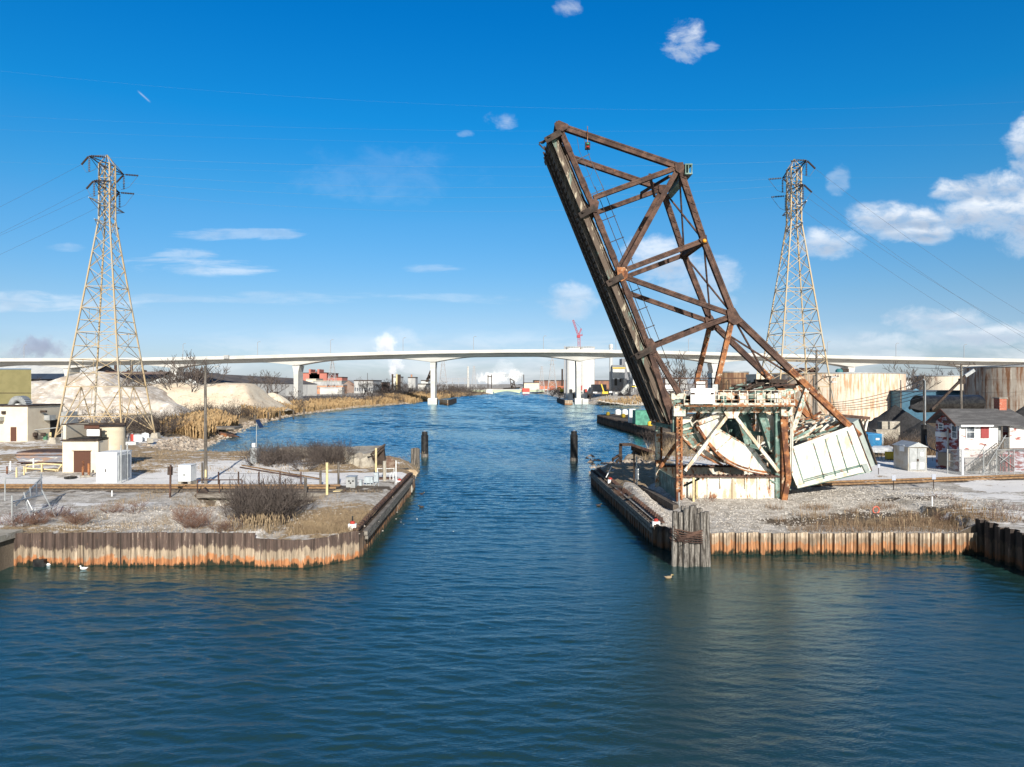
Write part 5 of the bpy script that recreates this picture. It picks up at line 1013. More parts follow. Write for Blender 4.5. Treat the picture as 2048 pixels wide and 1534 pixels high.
# ---- broken concrete bunker at the tip, boulders, timber dolphins
random.seed(21)
def rough_block(pts, name, m, lb, cat, amp=.15):
    bm = bmesh.new(); vs = [bm.verts.new(p) for p in pts]; bmesh.ops.convex_hull(bm, input=vs); bmesh.ops.subdivide_edges(bm, edges=bm.edges[:], cuts=3, use_grid_fill=True)
    c = sum((v.co for v in bm.verts), Vector()) / len(bm.verts)
    for v in bm.verts: v.co += noise.noise_vector(v.co * 1.3) * amp + noise.noise_vector(v.co * .5) * amp
    me = bpy.data.meshes.new(name); bm.to_mesh(me); bm.free(); me.materials.append(m); o = bpy.data.objects.new(name, me); COL.objects.link(o); return tag(o, lb, cat)
dd = 84.
SL = thing('broken_abutment', (X(710, dd), dd, 1), 'collapsed concrete abutment with a tilted slab roof at the tip of the left shore', 'ruined abutment')
def slab(pts, th, name, m):
    mb = MB(); n = len(pts); mb.poly([Vector(p) for p in pts] + [Vector(p) - Vector((0, 0, th)) for p in pts], [tuple(range(n)), tuple(reversed(range(n, 2 * n)))] + [(i, n + i, n + (i + 1) % n, (i + 1) % n) for i in range(n)]); return part2(mb, name, m, SL)
slab([P(716, 909, 82), P(752, 905, 84), P(768, 891, 90), P(712, 892, 93), P(690, 900, 90)], .35, 'roof_slab', M['concrete'])
slab([P(748, 906, 83.5), P(770, 891, 90), P(768, 889, 90), P(744, 903, 84)], .2, 'slab_edge', M['rust_dark'])
mb = MB(); mb.prism_y([(X(708, 84), 1.0), (X(738, 84), 1.0), (X(734, 84), Z(908, 84)), (X(714, 84), Z(910, 84))], 83, 84.5); part2(mb, 'wall', M['concrete'], SL)
mb = MB(); mb.prism_y([(X(728, 86), .5), (X(770, 86), .5), (X(762, 86), Z(902, 86)), (X(740, 86), Z(906, 86))], 86.5, 87.3); part2(mb, 'inner_wall', M['rust_dark'], SL)
part2(MB().box(X(655, 82), X(706, 82), 80.5, 82, 1.5, Z(943, 82)), 'low_wall', M['concrete'], SL)
part2(MB().box(X(560, 93), X(760, 93), 92, 95, 1.2, Z(896, 93)), 'rear_wall', M['concrete'], SL)
mb = MB(); mb.bar(P(690, 905, 84), P(712, 930, 83), .6, .5); part2(mb, 'fallen_lump', M['concrete'], SL)
def lump(px, py, d, w, h, dep, name, m, lb, cat, amp=.12, n=22):
    c = P(px, py, d); rnd = random.Random(int(px)); pts = []
    for i in range(n):
        t, u = rnd.uniform(0, 6.28), rnd.uniform(-.25, 1); q = math.sqrt(max(0, 1 - u * u * .9)); pts.append(c + Vector((w / 2 * q * math.cos(t) * rnd.uniform(.85, 1.1), dep / 2 * q * math.sin(t) * rnd.uniform(.85, 1.1), h * u)))
    return rough_block(pts, name, m, lb, cat, amp)
brn = wm('burnt_rubble', (.16, .10, .075), (.26, .2, .16), 2, .5, .1, rough=.95, fine=.4); pale_b = wm('pale_boulder', (.50, .40, .27), (.38, .28, .18), 1.5, .5, .1, rough=.9, fine=.2)
lump(742, 955, 77, 2.9, 1.05, 2.4, 'rubble_mound', M['concrete'], 'smooth pale concrete hump in front of the ruined abutment', 'rubble', .08)
lump(781, 950, 79, 2.3, 2.1, 2.0, 'rubble_mound', brn, 'rusty brown jagged rubble heap at the left shore tip', 'rubble', .3)
lump(821, 957, 77, 2.1, 1.0, 1.8, 'boulder', pale_b, 'big pale boulder in the water at the left tip', 'boulder', .06)
lump(818, 982, 71.8, .9, .8, .8, 'boulder', M['concrete'], 'small tan boulder at the foot of the left quay', 'boulder', .05)
lump(817, 964, 75.5, .8, .5, .8, 'boulder', M['concrete'], 'small pale stone between the big boulder and the quay', 'boulder', .05)
for px, py, d, w, h, dep in ((700, 948, 81.5, 1.6, 2.2, 1.4), (716, 948, 81, 1.7, 2.5, 1.6), (730, 950, 80.6, 1.5, 2.3, 1.5), (742, 940, 82, 1.1, 1.7, 1.2), (690, 950, 82, 1.2, 1.2, 1.2)):
    o = lump(px, py, d, w, h, dep, 'cracked_chunk', M['concrete'], None, None, .16); reparent(o, SL)
mb = MB(); mb.prism_y([(X(744, 83), .6), (X(772, 83), .6), (X(766, 83), Z(893, 83)), (X(750, 83), Z(908, 83))], 83.2, 84); part2(mb, 'void_shade', M['rust_dark'], SL)  # solid dark panel painting the shade inside the void
for a_, b_ in (((742, 909), (770, 889)), ((746, 916), (768, 896)), ((744, 912), (760, 940))): part2(MB().bar(P(*a_, 82), P(*b_, 83.2), .22, .3), 'overhang_beam', M['rust_dark'], SL)
def piles(c, items, nm, label, cat, m=M['wood'], cap=None):
    e = thing(nm, (c[0], c[1], 0), label, cat)
    for dx, dy, r, z in items:
        a = Vector((c[0] + dx, c[1] + dy, -2)); b = Vector((c[0] + dx * .9, c[1] + dy * .9, z)); part2(MB().tube([a, a.lerp(b, .6), b - Vector((0, 0, .1)), b], r, 9, r2=r * .93), 'timber_pile', m, e)
    return e
c = G(831, 936, 0); piles((c.x, c.y), [(-.42, -.1, .24, 2.6), (-.05, -.3, .26, 2.7), (.38, -.1, .24, 2.6), (.1, .3, .25, 2.65), (-.3, .35, .24, 2.5)], 'pile_cluster', 'squat cluster of split grey timber piles left of the channel', 'mooring piles')
for px, py, t_, lb in ((849.5, 914, 863, 'black cylindrical plastic mooring dolphin at the left side of the channel'), (1148, 922, 862, 'black cylindrical plastic mooring dolphin standing at the right side of the channel')):
    c = G(px, py, 0); e = thing('mooring_dolphin', c, lb, 'mooring dolphin', 'black mooring dolphins'); zt = Z(t_, c.y)
    part2(MB().lathe((c.x, c.y, -1), [(.55, 0), (.55, zt + .45), (.44, zt + .5), (.44, zt + .95), (.36, zt + 1.0)], 20), 'sleeve', M['black'], e); part2(MB().lathe((c.x, c.y, 0), [(.57, 0), (.57, .5)], 20), 'waterline_band', M['wood'], e)
    part2(MB().lathe((c.x, c.y, zt - .02), [(.3, 0), (.05, .12)], 12), 'cap', M['galv'], e)
# big near dolphin wrapped with cable
random.seed(9); it = []
dC = 43.6; cx = X(1381, dC)
tops = [(1349, 1022), (1361, 1024), (1372, 1020), (1383, 1016), (1394, 1028), (1406, 1024), (1414, 1023), (1366, 1012), (1388, 1010), (1400, 1016), (1355, 1028)]
DO = thing('timber_dolphin', (cx, dC, 0), 'large cluster of grey timber piles lashed with rusty cable in the right foreground', 'mooring piles')
for i, (px, py) in enumerate(tops):
    yy = dC + (.0 if i < 7 else .55) + .12 * math.sin(i * 2.1) + (.1 if i == 0 else 0); x = X(px, yy); zt = Z(py - (4 if i in (2, 3) else 0), yy); lean = (x - cx) * .06
    o = part2(MB().tube([(x + lean, yy, -1.5), (x, yy, 1.2), (x - lean * .5, yy, zt - .25), (x - lean * .6, yy, zt)], .19 + .03 * math.sin(i * 3.3), 8, r2=.165), 'timber_pile', wm(f'pile_timber', (.24, .22, .20), (.06, .052, .045), 1.9, .5, .07, (.42, .39, .35), .6, 3, st=(6, 6, .4), rough=.95, bump=.5, bsc=10, fine=.45) if i == 0 else bpy.data.materials['pile_timber'], DO)
for k in range(7):
    z0 = Z(1062, dC) - k * .11; pts = []
    for j in range(25):
        t = 2 * math.pi * j / 24; pts.append((cx + (1.16 + .02 * (k % 3)) * math.cos(t), dC + .3 + .66 * math.sin(t), z0 + .10 * math.cos(t * 2 + k * .5) - .12 * math.sin(t + k * .3) + .04 * math.sin(5 * t + k)))
    part2(MB().tube(pts, .038, 6), 'lashing_cable', M['rust'], DO)
part2(MB().tube([P(1347, 1052, 43), P(1358, 1070, 42.9), P(1368, 1088, 42.9), P(1395, 1072, 42.9)], .03, 5), 'lashing_cable', M['rust'], DO)
# ---- long rusty rails lying on the snow, orange boom
tag(MB().bar(G(484, 932, 1.95) + Vector((0, 0, .1)), G(642, 961, 1.95) + Vector((0, 0, .15)), .12, .14).build('loose_rail', M['rail_m']), 'long rusty steel rail lying diagonally across the snow', 'steel rail')
tag(MB().bar(G(480, 936, 1.95) + Vector((0, 0, .1)), G(600, 956, 1.95) + Vector((0, 0, .1)), .1, .12).build('loose_rail', M['rust']), 'second shorter rusty rail lying just left of the long one', 'steel rail')
tag(MB().tube([G(366, 906, .0), G(385, 908, .0), G(400, 911, .0)], .22, 8).build('floating_boom', wm('orange_boom', (.75, .22, .05), rough=.6, bump=0, fine=.1)), 'orange floating boom in the water at the left bank', 'floating boom')
# small birds on the water
for i, (px, py) in enumerate(((97, 1131), (167, 1139), (843, 989), (843, 1015), (1197, 1012), (1337, 1157), (1420, 925))):
    if i == 6: continue
    c = G(px, py, 0); e = thing('duck', c, ['white gull floating just right of the dark outlet in the left wall', 'small white gull floating by the left front wall', 'small dark duck in the channel, the farther of two', 'small dark duck in the channel, the nearer of two', 'lone dark duck near the right channel wall', 'pale duck swimming in front of the timber dolphin'][i], 'bird')
    wht = i < 2; mb = MB(); ring = [(.01, -.2, .12), (.07, -.14, .10), (.10, 0, .08), (.08, .1, .09), (.035, .15, .14)]
    bm = bmesh.new(); bmesh.ops.create_uvsphere(bm, u_segments=12, v_segments=8, radius=1, matrix=Matrix.Translation((0, 0, .07)) @ Matrix.Diagonal((.21, .1, .085, 1)))
    bmesh.ops.create_uvsphere(bm, u_segments=10, v_segments=6, radius=1, matrix=Matrix.Translation((.19, 0, .2)) @ Matrix.Diagonal((.055, .045, .05, 1))); bmesh.ops.create_cone(bm, segments=8, radius1=.05, radius2=.035, depth=.14, matrix=Matrix.Translation((.16, 0, .14)) @ Matrix.Rotation(.3, 4, 'Y'), cap_ends=True)
    bmesh.ops.create_cone(bm, segments=6, radius1=.05, radius2=.005, depth=.14, matrix=Matrix.Translation((-.22, 0, .12)) @ Matrix.Rotation(-1.2, 4, 'Y'), cap_ends=True)
    me = bpy.data.meshes.new('body'); bm.to_mesh(me); bm.free(); me.materials.append(M['white'] if wht else (M['straw'] if i == 5 else M['rust_dark'])); o = bpy.data.objects.new('body', me); COL.objects.link(o); o.parent = e
    for p in me.polygons: p.use_smooth = True
    part2(MB().tube([c + Vector((.24, 0, .2)), c + Vector((.3, 0, .19))], .014, 5), 'bill', M['yellow'], e)
    e.rotation_euler = (0, 0, R(180 if i in (1, 3) else 12))
# dark outlet box in the left wall
tag(MB().box(X(70, 43.6), X(92, 43.6), 43.4, 43.95, -.3, Z(1118, 43.6)).build('drain_outlet', M['black']), 'dark square drain outlet low in the left front wall', 'drain')

random.seed(52)
for i, (px, py, L, lb) in enumerate(((700, 1010, 2.2, 'broken grey plank lying by the low concrete slab'), (726, 1002, 1.8, 'rusty brown beam fragment next to the pale concrete block'), (745, 985, 2.0, 'weathered timber lying near the switch boxes'), (772, 968, 1.6, 'short dark timber at the quay railing'), (690, 1030, 2.4, 'long loose plank in the dry grass near the channel corner'), (672, 1012, 1.5, 'splintered board before the timber trestle end'), (1235, 975, 2.2, 'loose rusty beam on the gravel behind the right channel wall'), (1262, 995, 1.8, 'weathered timber beside the broken concrete ledge'))):
    c = G(px, py, 1.75) + Vector((0, 0, .1)); a = random.uniform(0, 3.1); d = Vector((math.cos(a), math.sin(a), random.uniform(-.04, .08))) * L / 2
    tag(MB().bar(c - d, c + d, .24, .16, (0, 0, 1)).build('broken_timber', M[['wood_h', 'rust', 'wood', 'wood_dark'][i % 4]]), lb, 'timber')
# ================================================================ RED AND WHITE HOUSE
d0 = 73.4; hx0, hx1 = X(1919, d0), X(1999, d0); hx2 = X(2046, d0) + .1; hy1 = d0 + 4.1; zg = 1.9; ze = Z(845, d0); zp = Z(820, 75.4)
M['red_white'] = wm('peeling_siding', (.68, .66, .64), (.27, .06, .05), .9, .60, .05, st=(.7, 1, 2.2), rough=.7, bump=.05, fine=.06)
M['red_side'] = wm('peeling_red_siding', (.21, .035, .035), (.48, .50, .58), 1.1, .50, .05, st=(1, .8, 2.4), rough=.75, bump=.1, fine=.15)
M['shingle'] = wm('grey_shingles', (.085, .085, .09), (.14, .14, .145), 1.2, .55, .12, st=(.5, 1, 4), rough=.95, bump=.2, fine=.3)
H = thing('red_house', ((hx0 + hx1) / 2, 75, 2), 'two storey railway house with flaking red and white siding and a grey shingle roof', 'house')
ym = (d0 + hy1) / 2
mb = MB(); mb.poly([(hx0, d0, zg), (hx0, hy1, zg), (hx0, hy1, ze - .05), (hx0, ym, zp - .12), (hx0, d0, ze - .05), (hx0 + .15, d0, zg), (hx0 + .15, hy1, zg), (hx0 + .15, hy1, ze - .05), (hx0 + .15, ym, zp - .12), (hx0 + .15, d0, ze - .05)], [(0, 4, 3, 2, 1), (5, 6, 7, 8, 9), (0, 1, 6, 5), (1, 2, 7, 6), (2, 3, 8, 7), (3, 4, 9, 8), (4, 0, 5, 9)]); mb.build('gable_wall', M['red_side'], H)
def sid(x0, x1, y, z0, z1, name, m):      # lapped clapboards
    mb = MB(); z = z0
    while z < z1: h = min(.15, z1 - z); mb.poly([(x0, y, z), (x1, y, z), (x1, y + .03, z + h), (x0, y + .03, z + h), (x0, y + .12, z), (x1, y + .12, z), (x1, y + .12, z + h), (x0, y + .12, z + h)], [(0, 1, 2, 3), (0, 3, 7, 4), (1, 5, 6, 2), (0, 4, 5, 1), (2, 6, 7, 3)]); z += .15
    return mb.build(name, m, H)
zmid = Z(896, d0)
sid(hx0, hx1 - .1, d0, zg, ze, 'front_wall', M['red_white']); sid(X(2014, d0), hx2 + 2, d0 - .3, zmid, Z(850, d0), 'bay_wall', M['red_white'])
MB().box(hx0 + .2, hx2 + 2, d0 + .6, hy1, zg, ze - .1).build('inner_wall', M['red_side'], H)
MB().box(X(1978, d0), X(2028, d0), d0 + .1, d0 + .3, zg, Z(910, d0)).build('lower_panel', wm('red_panel', (.33, .06, .06), (.55, .45, .45), 1.5, .6, .04, rough=.8, fine=.15), H)
# roof
mb = MB(); xe0, xe1 = hx0 - .75, hx1 + .25; e = .55
for s_, ya, za in ((-1, d0 - e, ze - .32), (1, hy1 + e, ze - .32)): mb.poly([(xe0, ya, za), (xe1, ya, za), (xe1 + 2.2, ym, zp), (xe0, ym, zp), (xe0, ya, za + .14), (xe1, ya, za + .14), (xe1 + 2.2, ym, zp + .14), (xe0, ym, zp + .14)], [(0, 1, 2, 3), (7, 6, 5, 4), (0, 4, 5, 1), (1, 5, 6, 2), (2, 6, 7, 3), (3, 7, 4, 0)])
mb.poly([(xe1, d0 - e, ze - .32), (hx2 + 1.4, d0 - 1.0, ze - .62), (hx2 + 1.0, ym, zp - .8), (xe1 + 2.2, ym, zp), (xe1, d0 - e, ze - .18), (hx2 + 1.4, d0 - 1.0, ze - .48), (hx2 + 1.0, ym, zp - .66), (xe1 + 2.2, ym, zp + .14)], [(0, 1, 2, 3), (7, 6, 5, 4), (0, 4, 5, 1), (1, 5, 6, 2), (2, 6, 7, 3), (3, 7, 4, 0)])
mb.poly([(hx2 + 1.0, ym, zp - .8), (xe1 + 2.2, ym, zp), (xe1 + 2, hy1 + e, ze - .32), (hx2 + 1.4, hy1 + e, ze - .5)], [(0, 1, 2, 3)])
rf = mb.build('roof', M['shingle'], H)
MB().box(X(1921, d0 - e), X(1986, d0 - e), d0 - e - .1, d0 - e + .02, ze - .38, ze - .22).build('gutter', M['white'], rf)
mb = MB(); mb.bar((xe0 - .02, d0 - e, ze - .3), (xe0 - .02, ym, zp + .02), .08, .24, (0, 0, 1)); mb.bar((xe0 - .02, hy1 + e, ze - .3), (xe0 - .02, ym, zp + .02), .08, .24, (0, 0, 1)); mb.build('verge_board', M['brown_paint'], rf)
ch = MB().box(X(1994, 75.6), X(2008, 75.6), 75.2, 76.1, zp - .8, Z(797, 75.6)).build('chimney', wm('red_brick', (.42, .14, .09), (.55, .45, .38), 3, .62, .08, st=(1, 1, 3), rough=.9, fine=.25), rf)
MB().box(X(1992.5, 75.6), X(2009.5, 75.6), 75.1, 76.2, Z(797, 75.6), Z(795, 75.6)).build('chimney_cap', M['concrete'], ch)
def window(x0, x1, zb, zt, y, side=False, par=H, frm='white'):
    if not side:
        f = MB(); w = .09; f.box(x0, x1, y - .06, y, zb - w, zb).box(x0, x1, y - .06, y, zt, zt + w).box(x0 - w, x0, y - .06, y, zb - w, zt + w).box(x1, x1 + w, y - .06, y, zb - w, zt + w).box(x0, x1, y - .05, y - .01, (zb + zt) / 2 - .03, (zb + zt) / 2 + .03)
        o = f.build('window', M[frm], par); MB().box(x0, x1, y - .02, y + .02, zb, zt).build('pane', M['pane'], o)
    else:
        f = MB(); w = .1; X_ = x0; f.box(X_ - .06, X_, y, x1, zb - w, zb).box(X_ - .06, X_, y, x1, zt, zt + w).box(X_ - .06, X_, y - w, y, zb - w, zt + w).box(X_ - .06, X_, x1, x1 + w, zb - w, zt + w).box(X_ - .05, X_ - .01, y, x1, (zb + zt) / 2 - .03, (zb + zt) / 2 + .03)
        o = f.build('window', M[frm], par); MB().box(X_ - .02, X_ + .02, y, x1, zb, zt).build('pane', M['pane'], o)
    return o
M['pane'] = wm('window_glass', (.05, .06, .075), (.2, .22, .25), 1.5, .5, .1, rough=.15, bump=0, fine=0, spec=.6)
window(X(1933, d0), X(1948, d0), Z(876, d0), Z(852, d0), d0 - .02)
window(hx0, 74.6, Z(876, 74), Z(852, 74), 73.8, True); window(hx0, 76.9, Z(858, 76), Z(849, 76), 76.2, True)
MB().box(X(1961.5, d0), X(1977, d0), d0 - .08, d0 - .01, Z(876, d0), Z(850, d0)).build('boarded_window', wm('red_board', (.30, .06, .06), rough=.8, fine=.15), H)
MB().box(hx0 - .6, hx0, 75.6, 76.6, Z(873.5, 76), Z(864, 76)).build('air_conditioner', M['white'], H)
MB().box(hx0 - .12, hx0 - .02, 74.85, 76.1, Z(846, 75.5), Z(841, 75.5)).build('name_board', M['brown_paint'], H)
MB().tube([(hx0 - .1, 75.2, Z(858, 75)), (hx0 - .1, 75.2, Z(905, 75))], .09, 6).build('conduit', M['galv'], H); MB().tube([(hx0 - .02, d0 - .1, ze - .3), (hx0 - .02, d0 - .1, zg)], .09, 6).build('downpipe', M['white'], H)
MB().box(hx0 - .5, hx0 - .05, 74.4, 76.3, Z(932, 75), Z(906, 75)).build('meter_cabinet', wm('brown_grey_box', (.24, .21, .17), rough=.6, bump=0, fine=.1), H)
# porch, stairs, lower cage
MB().box(X(1996, d0), X(2020, d0), d0 - .35, d0 + .6, zmid - .1, zmid).build('porch_floor', M['wood_h'], H)
for px in (1999, 2013): MB().box(X(px, d0) - .06, X(px, d0) + .06, d0 - .4, d0 - .28, zg, Z(850, d0)).build('porch_post', M['wood'], H)
MB().box(X(2001, d0), X(2012, d0), d0 + .45, d0 + .52, zmid, Z(853, d0)).build('door', M['galv'], H)
mb = MB(); mb.bar((X(2000, d0), d0 - .4, Z(875, d0)), (X(2013, d0), d0 - .4, Z(875, d0)), .05, .06)
for i in range(7): x = X(2001 + i * 1.9, d0); mb.box(x, x + .03, d0 - .42, d0 - .38, zmid, Z(875, d0))
mb.build('porch_rail', M['galv'], H)
S0, S1 = Vector((X(1930, d0), d0 - .9, zg)), Vector((X(1998, d0), d0 - .9, zmid))
for dy in (-.1, .75): MB().bar(S0 + Vector((0, dy, 0)), S1 + Vector((0, dy, 0)), .06, .28, (0, 0, 1)).build('stair_stringer', M['wood_h'], H)
for i in range(15): p = S0.lerp(S1, (i + .5) / 15); MB().box(p.x - .14, p.x + .14, p.y - .1, p.y + .8, p.z, p.z + .05).build('stair_tread', M['wood_h'], H)
mb = MB()
for i in range(14): p = S0.lerp(S1, i / 13) - Vector((0, .12, 0)); mb.box(p.x - .025, p.x + .025, p.y - .02, p.y + .02, p.z, p.z + 1.0)
mb.bar(S0 + Vector((0, -.12, 1.0)), S1 + Vector((0, -.12, 1.0)), .06, .09, (0, 0, 1)); mb.build('stair_railing', M['wood'], H)
for px in (1948, 1968, 1985): x = X(px, d0); MB().box(x - .05, x + .05, d0 - .9, d0 - .8, zg, zg + (x - S0.x) / (S1.x - S0.x) * (zmid - zg)).build('stair_post', M['wood'], H)
mb = MB()
for a, b in (((1980, 905), (1980, 940)), ((2024, 905), (2024, 942)), ((1980, 915), (2022, 940)), ((1980, 940), (2022, 914)), ((1980, 915), (2024, 915)), ((1998, 890), (1999, 945))): mb.bar(P(*a, 72.6), P(*b, 72.6), .08, .08)
mb.build('cage_frame', M['wire'], H)
# chain link fence before the house
FE = thing('chain_link_fence', (X(1960, 71), 71, 2), 'galvanised chain link fence with a gate in front of the red house', 'fence'); yf = 71.2; pts = [(1895, 72.5), (1925, yf), (1967, yf), (1993, yf), (2028, yf), (2075, yf)]
for px, y in pts: MB().tube([(X(px, y), y, 1.9), (X(px, y), y, Z(899 if px > 1900 else 898, y))], .055 if px != 1925 else .1, 7).build('post', M['galv'] if px != 1925 else M['white'], FE)
for (a, ya), (b, yb) in zip(pts, pts[1:]):
    for t_ in (899.5, 944) + ((922,) if a < 1930 and b < 1930 else ()): MB().tube([(X(a, ya), ya, Z(t_, ya)), (X(b, yb), yb, Z(t_, yb))], .035, 5).build('rail', M['galv'], FE)
    panel([(X(a, ya), ya, 1.95), (X(b, yb), yb, 1.95), (X(b, yb), yb, Z(899.5, yb)), (X(a, ya), ya, Z(899.5, ya))], FE, .07)
for a, b in (((1967, 944), (2012, 870)), ((2000, 925), (2025, 905)), ((1995, 910), (2030, 935))): MB().tube([P(*a, 71.1), P(*b, 71.1)], .04, 5).build('brace', M['galv'], FE)
# ---------------------------------------------------------------- relay cabinet
xa, xb = X(1816, 74.5), X(1853.5, 74.5); zt = Z(894, 74.5)
K = thing('relay_cabinet', ((xa + xb) / 2, 75, 2), 'large grey metal relay cabinet with double doors left of the red house', 'cabinet')
MB().box(xa, xb, 74.5, 77.3, 1.9, zt).build('body', wm('cabinet_alu', (.48, .47, .44), (.38, .32, .24), .8, .52, .15, rough=.4, bump=0, metal=.4, fine=.08), K)
mb = MB(); xm = (xa + xb) / 2; mb.poly([(xa - .1, 74.3, zt), (xb + .1, 74.3, zt), (xm, 74.3, zt + .5), (xa - .1, 77.5, zt), (xb + .1, 77.5, zt), (xm, 77.5, zt + .5)], [(0, 1, 2), (5, 4, 3), (0, 2, 5, 3), (2, 1, 4, 5), (1, 0, 3, 4)]); mb.build('roof', M['galv'], K)
for a, b in ((xa + .12, xm - .02), (xm + .02, xb - .12)):
    dr = MB().box(a, b, 74.44, 74.5, 2.1, zt - .12).build('door', M['galv'], K)
    MB().box(a + .2, b - .2, 74.42, 74.44, 2.3, 2.9).build('vent', M['white'], dr)
MB().box(xm + .25, xm + .6, 74.41, 74.45, 3.6, 4.0).build('notice', M['white'], K); MB().box(xm - .1, xm + .1, 74.38, 74.44, 3.05, 3.3).build('handle', M['rust_dark'], K)
MB().box(xa - .03, xa, 75.2, 76.1, 4.0, 4.7).build('notice', M['white'], K)
# signs by the track
for px, pb, pt, w_, lb in ((1757, 952, 929, 5.5, 'small grey square sign on a stake in the snow behind the track'), (1787, 984, 951, 8.5, 'grey square sign in front of the track, left of the pair'), (1867, 982, 949, 8.5, 'grey square sign in front of the track, right of the pair')):
    z0 = 1.9; d = FPX * (HC - z0) / (pb - PCY); e = thing('track_sign', (X(px, d), d, z0), lb, 'sign', 'small signs by the track'); MB().tube([(X(px, d), d, z0 - .2), (X(px, d), d, Z(pt, d))], .035, 6).build('post', M['rust_dark'], e)
    MB().cbox((X(px, d), d - .05, Z(pt + w_ / 2, d)), w_ * d / FPX, .03, (w_ + 2) * d / FPX, rz=.12).build('board', wm('grey_sign', (.36, .39, .46), rough=.5, bump=0, fine=.05), e)
c = G(1752, 1028, 1.5); mb = MB()
for k in range(16):
    t = 2 * math.pi * k / 16; t2 = 2 * math.pi * (k + 1) / 16; mb.tube([c + Vector((.26 * math.cos(t), .05 * math.cos(t), .3 + .26 * math.sin(t))), c + Vector((.26 * math.cos(t2), .05 * math.cos(t2), .3 + .26 * math.sin(t2)))], .055, 6)
tag(mb.build('pipe_ring', wm('faded_red_ring', (.55, .15, .10), rough=.6, bump=0, fine=.1)), 'faded red pipe ring lying on the right shore gravel', 'pipe ring')
tag(MB().box(X(1440, 56), X(1532, 56), 55.9, 56.7, 1.3, 1.62).build('steel_plate', wm('ribbed_plate', (.30, .29, .2), (.2, .2, .15), 2, .5, .1, rough=.7, fine=.3), None), 'flat ribbed plate lying against the foot of the white track girder', 'steel plate')
rough_block([P(1530, 1010, 56), P(1545, 1010, 56), P(1540, 1004, 56.3), P(1533, 1004, 56.4), P(1538, 1008, 57)], 'rock', M['rust'], 'small red brown rock by the tower foot', 'rock', .05)
# concrete and steel wreckage behind the tower on the left
e = thing('steel_bent', (X(1255, 100), 100, 1), 'rusty steel frame and leaning plates at the water edge left of the tower', 'ruined pier')
mb = MB(); mb.bar(P(1241, 925, 98), P(1241, 888, 98), .4, .4); mb.bar(P(1239, 889, 98), P(1262, 889, 98), .4, .4); mb.build('frame', M['rust_dark'], e)
mb = MB(); mb.poly([P(1262, 891, 96), P(1310, 906, 94), P(1306, 922, 94.5), P(1262, 900, 98), P(1262, 891, 96.4), P(1310, 906, 94.4), P(1306, 922, 94.9), P(1262, 900, 98.4)], [(0, 1, 2, 3), (7, 6, 5, 4), (0, 4, 5, 1), (1, 5, 6, 2), (2, 6, 7, 3), (3, 7, 4, 0)]); mb.build('corrugated_plate', M['rust_dark'], e)
MB().bar(P(1262, 889, 96), P(1330, 912, 92), .35, .3).build('cap_beam', M['rust'], e)
for a, b, c_ in (((1224, 935), (1226, 918), (1238, 911)), ((1228, 938), (1234, 922), (1243, 915))): MB().tube([P(*a, 90), P(*b, 90), P(*c_, 91)], .2, 7).build('bent_pipe', M['rust_dark'], e)
rough_block([P(1238, 930, 93), P(1312, 938, 90), P(1310, 905, 98), P(1275, 898, 99), P(1250, 915, 95), P(1300, 945, 88)], 'rubble_mound', wm('brown_rubble', (.22, .18, .14), (.34, .3, .25), 1.2, .5, .1, (.6, .62, .65), .66, 2, rough=.95, fine=.4), 'brown rubble slope beside the rusty steel frame at the water edge', 'rubble', .5)
e = thing('meter_post', (X(1272, 66), 66, 1.8), 'dark post carrying a white meter box left of the tower foot', 'meter box'); MB().tube([P(1268, 976, 66), P(1268, 897, 66)], .08, 7).build('post', M['rust_dark'], e); MB().box(X(1271, 66), X(1277, 66), 65.8, 66.1, Z(958, 66), Z(937, 66)).build('meter_box', M['white'], e); MB().tube([P(1274, 975, 66), P(1273, 913, 66)], .07, 7).build('conduit', M['galv'], e)
tag(MB().tube([P(1212, 955, 71), P(1224, 932, 71.5)], .05, 6).build('marker_post', M['white']), 'thin white leaning pole at the right channel wall', 'post')
rough_block([P(1190, 950, 78), P(1220, 940, 80), P(1222, 931, 86), P(1196, 933, 87), P(1186, 941, 82)], 'rock_bank', M['concrete'], 'pale stony nose of the right shore at the channel', 'rubble', .2)
mb = MB()
for a, b in (((1280, 975), (1352, 1016)), ): mb.bar(G(a[0], a[1], 1.6), G(b[0], b[1], 1.5), .45, .5, (0, 0, 1))
tag(mb.build('concrete_ledge', M['riprap'] if 'riprap' in M else M['wood_dark']), 'broken concrete ledge running diagonally before the tower', 'concrete ledge')
# pier clutter
tag(MB().box(X(1271, 158), X(1299, 158), 158, 162, 1.9, Z(821, 158)).build('shed', M['hut'] if 'hut' in M else M.setdefault('hut', wm('green_shed', (.10, .34, .24), (.06, .2, .15), 1, .5, .1, rough=.7, fine=.1)), None), 'small green metal shed on the far pier left of the tower', 'shed')
tag(MB().box(X(1259, 166), X(1271, 166), 166, 168, 1.9, Z(818, 166)).build('storage_tank', M['white'], None), 'white box tank beside the green shed on the pier', 'tank')
for i, (px, py, m, lb) in enumerate(((1247, 833, 'yellow', 'yellow fire hydrant on the far pier'), (1216, 829, 'yellow', 'small yellow buoy near the far end of the pier'), (1300, 850, 'yellow', 'yellow bucket close to the truss foot on the pier'), (1236, 828, 'white', 'white crate on the far pier'), (1250, 828, 'white', 'white drum with a red band on the far pier'), (1264, 830, 'red_paint', 'red and white barrel beside the white box on the pier'))):
    c = G(px, py + 2, 2); r_ = .55 if i < 3 else .9; mb = MB().lathe(tuple(c), [(r_ * .8, 0), (r_, .2), (r_, .9 * r_ * 1.6), (r_ * .5, 1.1 * r_ * 1.7)], 10); tag(mb.build(['hydrant', 'buoy', 'bucket', 'crate', 'drum', 'barrel'][i], M[m]), lb, ['hydrant', 'buoy', 'bucket', 'crate', 'drum', 'barrel'][i])
